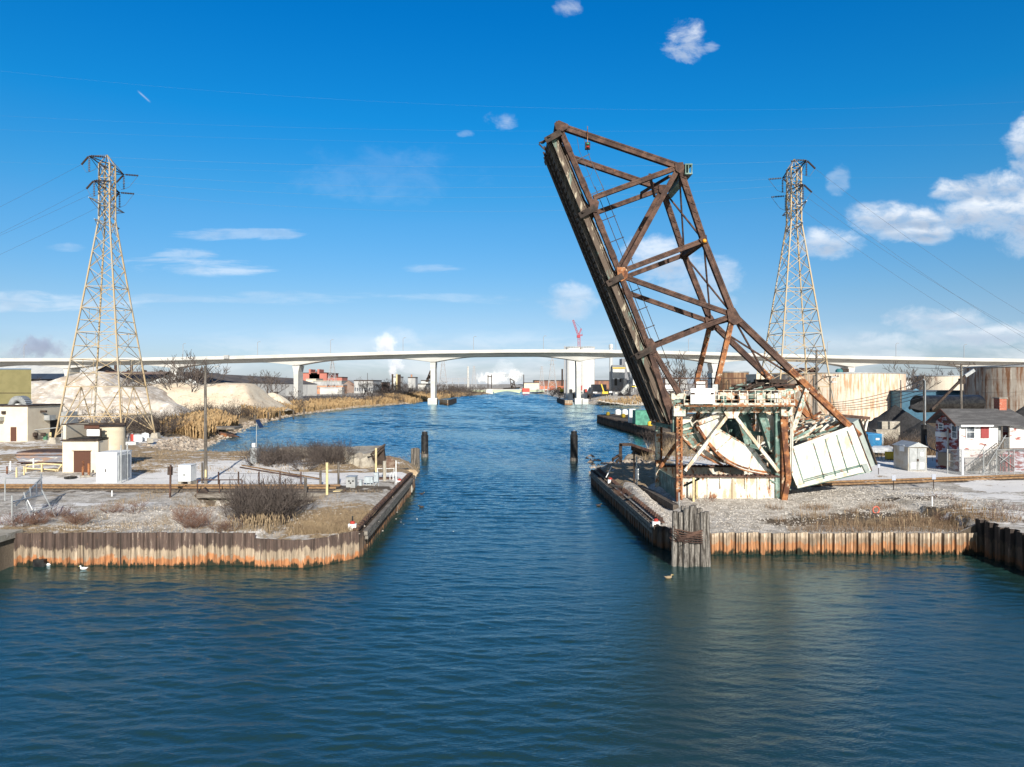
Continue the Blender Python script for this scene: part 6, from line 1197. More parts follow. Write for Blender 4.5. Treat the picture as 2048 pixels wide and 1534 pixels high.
# ---------------------------------------------------------------- big storage tanks
def tank_mat(name, a, b, thr, sc=.35, c=None):
    return wm(name, a, b, sc, thr, .12, c, .62, .8, st=(2.2, 2.2, .28), rough=.75, bump=.03, fine=.12, bsc=2)
def tank(cx, cy, r, zt, m, label, n=64, cone=.0, bands=5):
    e = thing('storage_tank', (cx, cy, 2), label, 'storage tank', 'rusty cylindrical storage tanks'); MB().lathe((cx, cy, 1), [(r, 0), (r, zt - 1)], n).build('shell', m, e)
    MB().lathe((cx, cy, zt), [(r + .12, -.15), (r + .12, .12), (r * .96, .2), (.1, .2 + cone)], n).build('roof_rim', M['galv'], e)
    for i in range(1, bands): z = 1 + (zt - 1) * i / bands; MB().lathe((cx, cy, z), [(r + .03, -.05), (r + .03, .05)], n).build('seam', m, e)
    return e
T1 = tank(86.8, 190, 16.2, 13.8, tank_mat('tank_pale_rust', (.70, .62, .52), (.52, .31, .18), .54, .8, (.60, .46, .32)), 'largest pale rust stained storage tank behind the fallen counterweight', bands=3)
T2 = tank(139.5, 230, 8.9, 13.6, tank_mat('tank_white_rust', (.66, .60, .50), (.34, .16, .09), .60, .35), 'smaller pale storage tank between the two big ones, behind the blue shed')
T3 = tank(116.2, 160, 12.4, 14.9, tank_mat('tank_mottled', (.42, .38, .33), (.22, .11, .06), .52, .6, (.55, .52, .46)), 'dark rust mottled storage tank at the right edge behind the red house')
T4 = tank(62, 200, 4.4, 14.4, tank_mat('tank_brown', (.33, .22, .13), (.15, .08, .05), .5, .5), 'narrow rust brown tank framed by the raised truss')
T5 = thing('storage_tank', (74, 207, 2), 'dark tank top with a yellow handrail right of the brown tank', 'storage tank'); MB().lathe((74, 207, 1), [(4.4, 0), (4.4, 12.3)], 40).build('shell', M['rust_dark'], T5)
mb = MB()
for z in (13.4, 14.1, 14.8): mb.tube([(70 + i * .5, 203.0, z) for i in range(0, 9)], .05, 4)
for i in range(0, 9, 2): mb.box(70 + i * .5 - .04, 70 + i * .5 + .04, 202.96, 203.04, 13.2, 14.8)
mb.build('handrail', M['yellow'], T5)
tag(MB().box(X(1494, 150), X(1520, 150), 150, 156, 1, Z(768, 150)).build('silo', M['galv']), 'pale corrugated box bin behind the platform', 'bin'); tag(MB().box(X(1424, 180), X(1436, 180), 180, 184, 1, Z(746, 180)).build('silo', M['galv']), 'tall pale grey bin left of the brown tank', 'bin')
tag(MB().box(X(1530, 170), X(1560, 170), 176, 184, 1, Z(748, 176)).build('storage_shed', M['tan_wall']), 'tan block between the brown tank and the largest tank', 'building')
M['tanktrk'] = M['rust_dark']
e = thing('conveyor_machine', (92, 178, 14), 'old blue and brown machine parked on the roof of the largest tank', 'machine'); yy = 182; MB().box(X(1685, yy), X(1698, yy), yy, yy + 2, 14.0, 14.0 + 1.0).build('body', M['rust_dark'], e); MB().lathe((X(1680, yy), yy + .5, 14.1), [(.9, 0), (.9, .5), (.5, .9)], 10).build('drum', wm('teal_paint', (.05, .18, .2), rough=.6, bump=0), e)
e = thing('debris_heap', (75, 180, 14), 'dark scrap machinery lying on the left part of the largest tank roof', 'scrap'); random.seed(2); mb = MB()
for i in range(22): c = Vector((X(random.uniform(1595, 1640), 178), 178 + random.uniform(0, 3), 14.1 + random.uniform(0, .8))); mb.cbox(c, random.uniform(.4, 2), .5, random.uniform(.2, .9), rz=random.random() * 3)
mb.build('scrap_pieces', M['rust'], e)
# ---------------------------------------------------------------- coal piles
M['coal'] = wm('coal', (.028, .028, .030), (.045, .045, .048), 3, .5, .1, rough=.95, bump=.4, bsc=6, fine=.4)
def pile(cx, cy, rx, ry, h, m, label, name='coal_pile', cat='coal pile', seed=0, grp=None, pk=1.0, n=44, rings=16, rug=.10, z0=1.6):
    mb = MB(); mb.v.append(Vector((cx, cy, z0 + h)))
    for i in range(1, rings + 1):
        f = i / rings
        for k in range(n):
            t = 2 * math.pi * k / n; q = 1 + .22 * noise.noise(Vector((math.cos(t) * 1.2 + seed, math.sin(t) * 1.2, seed * 2.1)))
            x, y = cx + rx * f * q * math.cos(t), cy + ry * f * q * math.sin(t); z = h * (1 - f ** pk) ** (1.05) + h * rug * noise.noise(Vector((x * .35, y * .35, seed))) * math.sin(math.pi * min(1, f * 1.1)) + h * rug * .5 * noise.noise(Vector((x * 1.1, y * 1.1, seed)))* math.sin(math.pi * min(1, f * 1.1)); mb.v.append(Vector((x, y, z0 + max(-.3, z))))
    for k in range(n): mb.f.append((0, 1 + k, 1 + (k + 1) % n))
    for i in range(rings - 1):
        for k in range(n): a = 1 + i * n; b = a + n; mb.f.append((a + k, b + k, b + (k + 1) % n, a + (k + 1) % n))
    o = mb.build(name, m, smooth=True); return tag(o, label, cat, grp)
pile(X(1790, 118), 118, 8.4, 9, 6.1, M['coal'], 'tallest black coal pile right below the largest tank', seed=1, grp='coal piles')
pile(X(1730, 104), 104, 5.0, 6, 3.6, M['coal'], 'low coal pile in front, close to the counterweight', seed=2, grp='coal piles'); pile(X(1674, 112), 112, 3.4, 4, 5.3, M['coal'], 'small black coal cone right behind the counterweight', seed=3, grp='coal piles')
pile(X(1845, 108), 108, 6.0, 5, 4.0, M['coal'], 'low black coal pile beside the dark based pole', seed=4, grp='coal piles'); pile(X(2050, 104), 104, 7, 7, 6.4, M['coal'], 'black coal pile at the right edge behind the house roof', seed=5, grp='coal piles')
tag(MB().box(X(1764, 108), X(1800, 108), 108, 109.5, 1.9, Z(843, 108)).build('concrete_barrier', M['concrete']), 'pale concrete barrier blocks lying in the coal', 'barrier')
tag(MB().box(X(1767, 101), X(1812, 101), 103, 104, 1.9, Z(861, 101)).build('concrete_barrier', M['concrete']), 'tan concrete barrier wall with a yellow hose in front of the coal', 'barrier')
# blue shed, pipe, container, hull, skip
BS = thing('blue_shed', (X(1875, 172), 172, 2), 'long blue corrugated metal shed below the tanks', 'shed'); xa, xb = X(1804, 170), X(1948, 170); m_ = wm('blue_corrugated', (.10, .24, .35), (.08, .19, .29), 1, .5, .1, rough=.55, bump=0, fine=.08)
mb = MB(); n = 90
for i in range(n): x = xa + (xb - xa) * i / n; mb.box(x, x + (xb - xa) / n * .55, 169.9, 170.05, 1, Z(783, 170))
mb.box(xa, xb, 170.05, 180, 1, Z(783, 170)); mb.build('wall', m_, BS); MB().box(xa - .3, xb + .3, 169.6, 180, Z(783, 170), Z(781, 170)).build('roof', wm('dark_blue_roof', (.05, .08, .12), rough=.6, bump=0), BS)
MB().poly([P(1822, 783, 173), P(1832, 777, 173), P(1843, 783, 173), P(1822, 783, 178), P(1832, 777, 178), P(1843, 783, 178)], [(0, 1, 2), (5, 4, 3), (0, 2, 5, 3), (0, 3, 4, 1), (1, 4, 5, 2)]).build('roof_gable', m_, BS)
tag(MB().tube([P(1835, 808, 128), P(1955, 806, 134)], 1.55, 20).build('large_pipe', M['black']), 'huge black pipe lying in front of the blue shed', 'pipe')
rough_block([P(1818, 820, 126), P(1850, 822, 126), P(1845, 800, 127), P(1828, 806, 127), P(1840, 812, 130), P(1822, 812, 129)], 'tarp_heap', M['coal'], 'black crumpled heap at the mouth of the big pipe', 'heap', .4)
tag(MB().box(X(1948, 130), X(1961, 130), 132, 135, 2, Z(799, 130)).build('dark_container', M['black']), 'black container at the foot of the mottled tank', 'container')
CN = thing('shipping_container', (X(1754, 98), 99, 2), 'bright blue shipping container behind the counterweight', 'container'); xa, xb = X(1736, 98), X(1764, 98); mblue = wm('container_blue', (.04, .28, .56), (.05, .24, .48), 1, .5, .1, rough=.5, bump=0, fine=.05); mb = MB()
for i in range(12): x = xa + (xb - xa) * i / 12; mb.box(x, x + .1, 97.9, 98.05, 2.1, Z(869, 98))
mb.box(xa, xb, 98.05, 102, 1.9, Z(868, 98)); mb.build('body', mblue, CN); MB().box(xa + 1.0, xa + 1.5, 97.85, 97.9, Z(880, 98), Z(876, 98)).build('marking', M['white'], CN); MB().box(X(1764, 98), X(1768, 98), 98.1, 102, 1.9, Z(868, 98)).build('door_end', M['galv'], CN)
rough_block([P(1744, 905, 92), P(1785, 906, 90), P(1786, 894, 91), P(1776, 890, 93), P(1748, 892, 94), P(1742, 896, 93)], 'tarpaulin_heap', M['white'], 'white tarpaulin covered load behind the counterweight', 'covered load', .1)
SK = thing('skip', (X(1783, 85), 85, 2), 'yellow steel skip beside the grey relay cabinet', 'skip'); d = 85; mb = MB(); mb.poly([P(1771, 918, d), P(1798, 919, d), P(1800, 905, d), P(1769, 905, d), P(1772, 916, d + 2.2), P(1798, 916, d + 2.2), P(1800, 903, d + 2.2), P(1769, 903, d + 2.2)], [(0, 1, 2, 3), (7, 6, 5, 4), (0, 4, 5, 1), (1, 5, 6, 2), (0, 3, 7, 4)]); mb.build('body', M['yellow'], SK)
# utility poles on the right
def upole(px, ptop, d, label, arms=(), r=.17, black=None, pb=2.0):
    e = thing('utility_pole', (X(px, d), d, pb), label, 'utility pole'); MB().tube([(X(px, d), d, pb - .3), (X(px + .5, d), d, Z(ptop, d))], r, 8, r2=r * .7).build('pole', M['wood'], e)
    for py, w, rz in arms:
        z = Z(py, d); x = X(px, d); a = Vector((x - w * math.cos(rz), d - w * math.sin(rz) - .15, z)); b = Vector((x + w * math.cos(rz), d + w * math.sin(rz) - .15, z)); MB().bar(a, b, .12, .14).build('cross_arm', M['wood_dark'], e)
        for f in (.05, .2, .8, .95): p = a.lerp(b, f); MB().lathe((p.x, p.y, p.z + .07), [(.04, 0), (.08, .08), (.04, .22)], 6).build('insulator', M['insul'], e)
        MB().bar(a.lerp(b, .2), Vector((x, d - .15, z - .9)), .05, .05).build('brace', M['wood_dark'], e); MB().bar(a.lerp(b, .8), Vector((x, d - .15, z - .9)), .05, .05).build('brace', M['wood_dark'], e)
    if black: MB().tube([(X(px, d) , d, pb), (X(px, d), d, Z(black, d))], r * 1.9, 10).build('cable_guard', M['black'], e)
    return e
pA = upole(1632.5, 700, 96, 'tall utility pole with two cross arms seen beside the right pylon', ((702, 1.3, 0), (720, 1.35, 0)), .2)
upole(1627, 750, 93, 'shorter grey pole next to the two armed pole', (), .2)
e = upole(1660, 752, 105, 'dark pole with cross arm and lamps in front of the largest tank', ((753, 1.3, .1),), .16); MB().tube([P(1628, 770, 94), P(1645, 756, 94), P(1662, 752.5, 94)], .06, 6).build('lamp_arm', M['rust_dark'], e); MB().cbox(P(1667, 754, 94), .7, .3, .16).build('lamp_head', M['galv'], e); MB().cbox(P(1668, 764, 100), .7, .3, .2).build('lamp_head', M['galv'], e)
e = upole(1848, 752, 81, 'weathered pole with a black sheathed base left of the red house', (), .17, black=849); MB().tube([P(1850.5, 862, 80.8), P(1850.5, 762, 80.8), P(1846, 758, 80.8)], .07, 6).build('conduit', M['galv'], e); MB().tube([P(1851, 870, 80.8), P(1855, 890, 79), P(1862, 897, 78), P(1876, 903, 77)], .06, 6).build('cable', M['wire'], e)
upole(1922, 727, 95, 'tall pole with a wide cross arm behind the red house roof', ((729, 2.0, .12),), .19); upole(1801, 760, 130, 'slim pole between the largest tank and the blue shed', (), .14)
e = thing('mast_arm', P(1862, 822, 100), 'long diagonal steel boom leaning up behind the red house', 'boom'); MB().bar(P(1861, 821, 100), P(1930, 752, 104), .3, .3).build('boom', M['rust_dark'], e); MB().bar(P(1930, 752, 104), P(1948, 740, 104), .45, .35).build('boom_head', M['galv'], e)
tag(MB().box(X(1921, 110), X(1931, 110), 110, 110.6, Z(768, 110), Z(757, 110)).build('transformer', M['rust_dark']), 'dark square transformer frame hung beside the tall pole', 'transformer')
for i in range(5):
    wire(P(1655, 806 + 3.5 * i, 105), P(1846, 761 + (0, 12, 24, 34, 44)[i] * .75, 81), .5, ['topmost', 'second', 'third', 'fourth', 'lowest'][i] + ' cable slung across the face of the largest tank', .035, 'wire', 14, 'cables across the largest tank')
tag(wire(P(1820, 735, 95), P(2060, 726, 70), .3, 'thin cable passing over the cross arm above the red house', .025, 'wire', 10, 'cables across the largest tank'), group='cables over the house'); 
# bare tree trunk stub near left
# ================================================================ BUILDINGS AND YARDS FAR BEHIND
def gable(x0, x1, y0, y1, ze, zr, name, label, wall, roof, along='x', cat='shed', zb=1.5, grp=None):
    """gabled shed; ridge along x or y"""
    e = thing(name, ((x0 + x1) / 2, (y0 + y1) / 2, zb), label, cat, grp); o = .5
    if along == 'x':
        ym = (y0 + y1) / 2; MB().poly([(x0, y0, zb), (x0, y1, zb), (x0, y1, ze), (x0, ym, zr - .2), (x0, y0, ze), (x1, y0, zb), (x1, y1, zb), (x1, y1, ze), (x1, ym, zr - .2), (x1, y0, ze)], [(0, 4, 3, 2, 1), (5, 6, 7, 8, 9), (0, 5, 9, 4), (1, 2, 7, 6)]).build('wall', wall, e)
        MB().poly([(x0 - o, y0 - o, ze - .1), (x1 + o, y0 - o, ze - .1), (x1 + o, ym, zr), (x0 - o, ym, zr), (x0 - o, y1 + o, ze - .1), (x1 + o, y1 + o, ze - .1)], [(0, 1, 2, 3), (3, 2, 5, 4)]).build('roof', roof, e)
    else:
        xm = (x0 + x1) / 2; MB().poly([(x0, y0, zb), (x1, y0, zb), (x1, y0, ze), (xm, y0, zr - .2), (x0, y0, ze), (x0, y1, zb), (x1, y1, zb), (x1, y1, ze), (xm, y1, zr - .2), (x0, y1, ze)], [(0, 1, 2, 3, 4), (9, 8, 7, 6, 5), (0, 4, 9, 5), (1, 6, 7, 2)]).build('wall', wall, e)
        MB().poly([(x0 - o, y0 - o, ze - .1), (xm, y0 - o, zr), (x1 + o, y0 - o, ze - .1), (x0 - o, y1 + o, ze - .1), (xm, y1 + o, zr), (x1 + o, y1 + o, ze - .1)], [(0, 1, 4, 3), (1, 2, 5, 4)]).build('roof', roof, e)
    return e
def blockb(px0, px1, ptop, d, dep, name, label, m, cat='building', pbase=None, roof='rust_dark', wins=None, grp=None):
    x0, x1, zt = X(px0, d), X(px1, d), Z(ptop, d); zb = 1.5; e = thing(name, ((x0 + x1) / 2, d, zb), label, cat, grp); MB().box(x0, x1, d, d + dep, zb, zt).build('wall', m, e); MB().box(x0 - .2, x1 + .2, d - .2, d + dep, zt, zt + .12 + d * .0012).build('roof', M[roof], e)
    if wins:
        r, c, a, b = wins
        for i in range(r):
            for j in range(c):
                x = x0 + (x1 - x0) * (j + .5) / c; z = zb + (zt - zb) * (a + (b - a) * (i + .5) / r); w = (x1 - x0) / c * .28; h = (zt - zb) * (b - a) / r * .3; MB().box(x - w, x + w, d - .08, d + .02, z - h, z + h).build('window', M['pane'], e)
    return e
M['grey_sheet'] = wm('grey_corrugated_sheet', (.30, .31, .32), (.42, .43, .43), .15, .5, .1, st=(2, 1, .2), rough=.7, bump=0, fine=.08, bsc=1)
M['pale_sheet'] = wm('pale_corrugated_sheet', (.55, .57, .57), (.45, .47, .48), .15, .5, .1, st=(2, 1, .2), rough=.7, bump=0, fine=.08, bsc=1)
M['dark_roof'] = wm('dark_patched_roof', (.085, .08, .082), (.13, .115, .11), .12, .5, .1, rough=.9, bump=0, fine=.1, bsc=1)
M['brown_roof'] = wm('rusty_brown_roof', (.20, .12, .095), (.26, .20, .17), .1, .5, .1, rough=.9, bump=0, fine=.1, bsc=1)
M['red_mill'] = wm('mill_red', (.47, .18, .14), (.40, .15, .12), .1, .5, .1, st=(1, 1, .3), rough=.8, bump=0, fine=.06, bsc=1)
M['brick_far'] = wm('orange_brick', (.42, .20, .12), (.5, .3, .2), .2, .5, .1, rough=.9, bump=0, fine=.1, bsc=1)
M['olive'] = wm('olive_corrugated', (.33, .30, .15), (.29, .265, .13), .5, .5, .1, rough=.7, bump=0, fine=.05)
# left yard
xa, xb = X(-90, 150), X(62, 150); OB = thing('olive_warehouse', (xa, 150, 2), 'olive green corrugated warehouse at the far left edge', 'warehouse'); mb = MB(); n = 110; zt = Z(739, 150)
for i in range(n): x = xa + (xb - xa) * i / n; mb.box(x, x + (xb - xa) / n * .5, 149.92, 150.05, 1.5, zt)
xk = xb * 158.3 / 150; mb.prism_z([(xa, 150.05), (xb, 150.05), (xk, 158), (xa, 158)], 1.5, zt); mb.build('wall', M['olive'], OB); MB().prism_z([(xa, 149.8), (xb + .2, 149.8), (xk, 158), (xa, 158)], zt + .003, zt + .25).build('roof_edge', wm('blue_grey_trim', (.16, .22, .3), rough=.6, bump=0), OB); MB().box(xa, xb, 149.85, 149.95, Z(786.5, 150), Z(785.5, 150)).build('seam', M['rust_dark'], OB)
dF = 113.; xc = X(55, dF); CB = thing('cream_building', (xc - 6, dF + 4, 2), 'flat roofed cream industrial building with a small brown door at the left edge', 'building'); zt = Z(813, dF)
MB().box(X(-60, dF), xc, dF, dF + 9, 1.8, zt).build('wall', M['tan_wall'], CB); MB().box(X(-60, dF), xc + .15, dF - .15, dF + 9.1, zt, zt + .2).build('roof', M['rust_dark'], CB)
MB().box(X(21.5, dF), X(33, dF), dF - .06, dF + .02, 1.9, Z(854, dF)).build('door', M['brown_paint'], CB); MB().box(X(-2, dF), X(9, dF), dF - 1.2, dF, Z(841, dF), Z(833, dF)).build('vent_hood', M['galv'], CB); MB().box(X(5, dF), X(12, dF), dF - .3, dF, Z(828, dF), Z(822, dF)).build('wall_lamp', M['rust_dark'], CB)
for y0, y1, z0, z1, n_n, m in ((118.5, 121.5, 1.9, Z(840, 120), 'doorway', 'black'), (117, 118.6, Z(840, 118), Z(830, 118), 'vent_hood', 'galv'), (116, 116.4, Z(825, 116), Z(821, 116), 'wall_lamp', 'rust_dark')): MB().box(xc - .02, xc + (.06 if n_n == 'doorway' else .9), y0, y1, z0, z1).build(n_n, M[m], CB)
mb = MB(); c_ = P(41, 811, 117); r_ = 1.15
mb2 = MB(); m_ = 14
for k in range(m_):
    t, t2 = math.pi * k / m_, math.pi * (k + 1) / m_
    mb2.bar((c_.x + .9 * r_ * math.cos(t), 117, c_.z + r_ * math.sin(t)), (c_.x + .9 * r_ * math.cos(t2), 117, c_.z + r_ * math.sin(t2)), 1.6, .9, up=(0, 0, 1))
mb2.build('duct_elbow', M['galv'], CB); MB().lathe((X(22, 116), 118, zt), [(1.7, 0), (1.6, .3), (.9, .55), (.1, .65)], 24).build('roof_dome', M['galv'], CB)
e = thing('vent_shed', P(128, 850, 118), 'grey louvred duct housing right of the cream building', 'duct housing'); MB().box(X(120, 119), X(134, 119), 119, 122, Z(856, 119), Z(824, 119)).build('housing', M['galv'], e); MB().tube([P(124, 880, 119), P(124, 850, 119)], .1, 6).build('leg', M['galv'], e)
for i, (px, py, lb) in enumerate(((101, 878, 'yellow bollard before the dark doorway of the cream building'), (119, 874, 'second yellow bollard beside the pylon foot'))): b = G(px, py, 2); tag(MB().tube([b, b + Vector((0, 0, 1.1))], .16, 8).build('bollard', M['yellow_pale']), lb, 'bollard', 'yellow bollards')
e = thing('valve_skid', G(74, 880, 2), 'dark pump and valve skid against the cream building side wall', 'pump skid'); b = G(74, 881, 2)
for i in range(7): MB().cbox(b + Vector((random.uniform(-1.3, 1.3), random.uniform(-.3, .3), random.uniform(.4, 1.4))), .5, .4, .5, rz=i).build('valve', M['rust_dark'], e)
MB().tube([b + Vector((-1.6, 0, 1.6)), b + Vector((3.5, 0, 2.1))], .09, 6).build('pipe', M['galv'], e); MB().box(b.x + 1.0, b.x + 1.5, b.y, b.y + .4, 2, 3.1).build('green_tank', wm('green_box', (.08, .2, .12), rough=.6, bump=0), e)
# white / tan salt mounds (large) on the left yard
M['sand_w'] = wm('white_pale_sand', (.56, .52, .47), (.40, .34, .28), .25, .53, .1, (.74, .70, .66), .58, .5, st=(1, 1, 1.8), rough=.95, bump=.6, bsc=1.6, fine=.25); M['sand_t'] = wm('tan_sand', (.60, .50, .38), (.64, .57, .46), .15, .5, .12, (.42, .33, .23), .62, .6, st=(1, 1, 1.8), rough=.95, bump=.8, bsc=1.8, fine=.22)
def ridge(prof, d, half, mat, label, seed, zb=1.4, amp=.8):
    x0, x1 = X(prof[0][0], d) - 6, X(prof[-1][0], d) + 6; nx, ny = int((x1 - x0) / .7), int(half * 2.6 / .7); mb = MB(); cz = d
    def top(x):
        px = PCX + x * FPX / d
        if px <= prof[0][0]: return Z(prof[0][1], d) - (prof[0][0] - px) * d / FPX * .75
        for (a, za), (b, zb_) in zip(prof, prof[1:]):
            if px <= b: t = (px - a) / (b - a); return Z(za + (zb_ - za) * t, d)
        return Z(prof[-1][1], d) - (px - prof[-1][0]) * d / FPX * .75
    for j in range(ny + 1):
        for i in range(nx + 1):
            x = x0 + (x1 - x0) * i / nx; y = d - half * 1.3 + half * 2.6 * j / ny; w = half * (.85 + .3 * noise.noise(Vector((x * .07, seed, 0)))); v = Vector((x * .16, y * .16, seed)); t_ = top(x) + amp * .35 * noise.noise(Vector((x * .5, y * .2, seed)))
            slope = (w - abs(y - d)) * .85 + zb + amp * (noise.noise(v) + .5 * noise.noise(v * 2.3)) * 1.6 + .3 * abs(noise.noise(Vector((x * .9, y * .12, seed)))); k = .7; h = -math.log(math.exp(-t_ / k) + math.exp(-slope / k)) * k + .12 * noise.noise(Vector((x, y, seed)))
            mb.v.append(Vector((x, y, max(h, .6 if y > d else 1.0))))
    for j in range(ny):
        for i in range(nx): a = j * (nx + 1) + i; mb.f.append((a, a + 1, a + nx + 2, a + nx + 1))
    return tag(mb.build('sand_mound', mat, smooth=True), label, 'sand mound', 'salt and sand mounds')
ridge([(50, 766), (80, 762), (116, 762), (128, 768), (145, 756), (175, 745), (192, 741), (212, 744), (235, 757), (252, 774), (290, 773), (318, 786)], 218, 22, M['sand_w'], 'long white salt ridge with a tall peak behind the left pylon', 3, amp=1.1)
ridge([(30, 800), (100, 792), (160, 797), (230, 790), (300, 796), (350, 806)], 192, 9, M['sand_w'], 'low dirty white bank in front of the salt ridge', 9, amp=1.2)
ridge([(285, 774), (300, 767), (318, 768), (335, 765), (385, 766), (402, 771), (420, 768), (455, 765.5), (498, 766.5), (512, 781), (522, 796)], 234, 19, M['sand_t'], 'long flat topped tan sand ridge with a steep right end', 5, amp=.9)
pile(X(545, 262), 262, 9, 6, Z(785, 262) - 1.6, M['sand_t'], 'low tan sand heap by the white trunked tree', 'sand_mound', 'sand mound', seed=26, grp='salt and sand mounds', pk=1.5, n=80, rings=20, rug=.06)
# long sheds behind
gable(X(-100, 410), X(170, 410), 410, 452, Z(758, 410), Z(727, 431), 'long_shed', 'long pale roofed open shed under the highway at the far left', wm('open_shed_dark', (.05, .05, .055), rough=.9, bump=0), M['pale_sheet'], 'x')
blockb(108, 180, 723, 470, 20, 'roof_monitor', 'dark roof monitor building under the highway left of the pylon', M['dark_roof'])
gable(X(160, 405), X(330, 405), 405, 450, Z(757, 405), Z(743, 427), 'long_shed', 'grey shed with a brown rusty roof behind the left pylon', M['grey_sheet'], M['brown_roof'], 'x')
for k, px in enumerate((215, 257, 290, 322)): tag(MB().lathe((X(px, 427), 427, Z(746, 427)), [(.7, 0), (.7, .8), (1.1, .9), (1.1, 1.5), (.2, 1.8)], 10).build('roof_vent', M['rust_dark']), 'first second third fourth'.split()[k] + ' dark roof vent from the left on the brown roofed shed', 'roof vent', 'roof vents')
for px, lb in ((231, 'left one of two brown stacks behind the brown roofed shed'), (263, 'right one of two brown stacks behind the brown roofed shed')): tag(MB().tube([(X(px, 470), 470, 2), (X(px, 470), 470, Z(727.5, 470))], .85, 10).build('chimney_stack', M['rust']), lb, 'chimney', 'brown stacks')
gable(X(297, 400), X(400, 400), 400, 460, Z(766, 400), Z(743, 400), 'gabled_shed', 'pale gable ended shed behind the bare trees', M['pale_sheet'], M['dark_roof'], 'y')
g = thing('long_shed', (X(480, 330), 330, 2), 'very long black roofed shed running behind the tan mounds', 'shed'); A, B = P(355, 744, 300), P(626, 756, 420)
pA_, pB_ = Vector((X(385, 402), 402, 0)), Vector((X(634, 480), 480, 0)); dv = (pB_ - pA_).normalized(); nv = Vector((-dv.y, dv.x, 0)); wd = 44
def q(p, z, o=0): return Vector((p.x, p.y, z)) + nv * o
za, zb_, zra, zrb = Z(764, 402), Z(768.5, 480), Z(743, 418), Z(756.5, 495)
MB().poly([q(pA_, 1.5), q(pB_, 1.5), q(pB_, zb_), q(pA_, za), q(pB_, 1.5, wd), q(pB_, zb_, wd), q(pB_, zrb, wd / 2)], [(0, 1, 2, 3), (1, 4, 5, 6, 2)]).build('wall', M['grey_sheet'], g)
MB().poly([q(pA_, za, -.5), q(pB_ + dv, zb_, -.5), q(pB_ + dv, zrb, wd / 2), q(pA_, zra, wd / 2), q(pB_ + dv, zb_, wd + .5), q(pA_, za, wd + .5)], [(0, 1, 2, 3), (3, 2, 4, 5)]).build('roof', M['dark_roof'], g)
for f in (.12, .33, .62, .8): p = pA_.lerp(pB_, f); MB().box(p.x - 1.6, p.x + 1.6, p.y - 1.2 + f * .3, p.y + 1.2, 1.5, 6).build('door', M['rust_dark'], g)
# red mill building and neighbours
e = thing('mill_building', (X(630, 900), 900, 2), 'big pinkish red steel mill building with twin roof towers', 'mill'); D_ = 900
for a, b, t_ in ((606, 653.5, 746), (618.5, 639, 744)): MB().box(X(a, D_), X(b, D_), D_, D_ + 60, 1, Z(t_ if a == 606 else 744, D_)).build('wall', M['red_mill'], e)
for a, b in ((618.5, 622), (635.5, 639.5)): MB().box(X(a, D_), X(b, D_), D_ - 2, D_ + 20, Z(748, D_), Z(738.5, D_)).build('roof_tower', M['red_mill'], e)
for a in (624, 627, 630, 633): MB().box(X(a, D_), X(a + .6, D_), D_ - 1, D_ + 1, Z(748, D_), Z(739 + a % 2 * 2, D_)).build('roof_duct', M['rust_dark'], e)
MB().box(X(606, D_) - 2, X(653.5, D_) + 1, D_ - 1, D_ + 60, Z(746, D_), Z(745.2, D_)).build('roof', M['rust'], e)
blockb(655, 684, 755.5, 880, 30, 'mill_annex', 'low dull red annex right of the red mill', M['red_mill'], roof='rust'); blockb(612, 632, 759, 800, 30, 'cream_hall', 'small cream hall in front of the red mill', M['tan_wall'], roof='concrete'); blockb(626, 683, 763, 700, 30, 'grey_hall', 'low grey roofed hall above the orange brick building', M['grey_sheet'], roof='concrete')
blockb(634, 686, 771, 560, 14, 'brick_building', 'orange brick building with a row of windows beside the pier', M['brick_far'], wins=(1, 14, .6, .9), roof='grey_sheet'); blockb(640, 684, 776.5, 540, 8, 'white_shed_row', 'low white walled shed row in front of the orange brick building', M['concrete_pale'], roof='grey_sheet')
gable(X(683, 620), X(712, 620), 620, 700, Z(771, 620), Z(760, 620), 'brown_shed', 'brown gabled shed right of the orange brick building', M['brown_roof'], M['grey_sheet'], 'y'); blockb(708, 746, 762, 600, 40, 'grey_warehouse', 'grey corrugated warehouse with vertical bays seen behind bare trees', M['grey_sheet'], wins=(1, 8, .2, .6)); blockb(746, 765, 766, 640, 40, 'dark_hall', 'low dark hall left of the bushy trees', M['brown_roof'])
# stacks with steam, plants in the distance
for px, t_, m, lb in ((785, 748, 'rust_dark', 'thin dark stack left of three under the steam plume'), (793.5, 748, 'yellow_pale', 'yellow banded stack under the steam plume'), (796.5, 749, 'rust_dark', 'middle dark stack right of the yellow one'), (800, 749, 'rust_dark', 'rightmost dark stack of the steaming group'), (735, 746, 'rust_dark', 'needle thin dark mast left of the steaming stacks'), (823, 749, 'brick_far', 'slim orange stack on the pale plant building'), (872.5, 745, 'concrete_pale', 'slim pale stack just right of the white pier'), (1124.5, 738, 'rust_dark', 'dark slim stack left of the white silos'), (936, 733, 'concrete_pale', 'pale lattice stack left of the white steam')):
    d = 900 if px != 735 else 500; tag(MB().tube([(X(px, d), d, 1), (X(px, d), d, Z(t_, d))], 1.1 if px != 735 else .15, 8).build('chimney_stack', M[m]), lb, 'chimney')
blockb(786, 802, 755, 920, 20, 'plant_building', 'small pale plant block under the steaming stacks', M['concrete_pale']); blockb(816, 831, 756, 860, 20, 'plant_building', 'pale grey plant tower carrying an orange stack', M['grey_sheet']); blockb(842, 856, 762, 840, 20, 'plant_building', 'white stepped plant block left of the water pier', M['pale_sheet']); blockb(836, 860, 769, 820, 20, 'plant_building', 'long low pale plant block at the foot of the white blocks', M['concrete_pale'])
e = thing('raised_bridge', (X(856, 800), 800, 2), 'distant dark raised bridge leaf left of the white water pier', 'drawbridge')
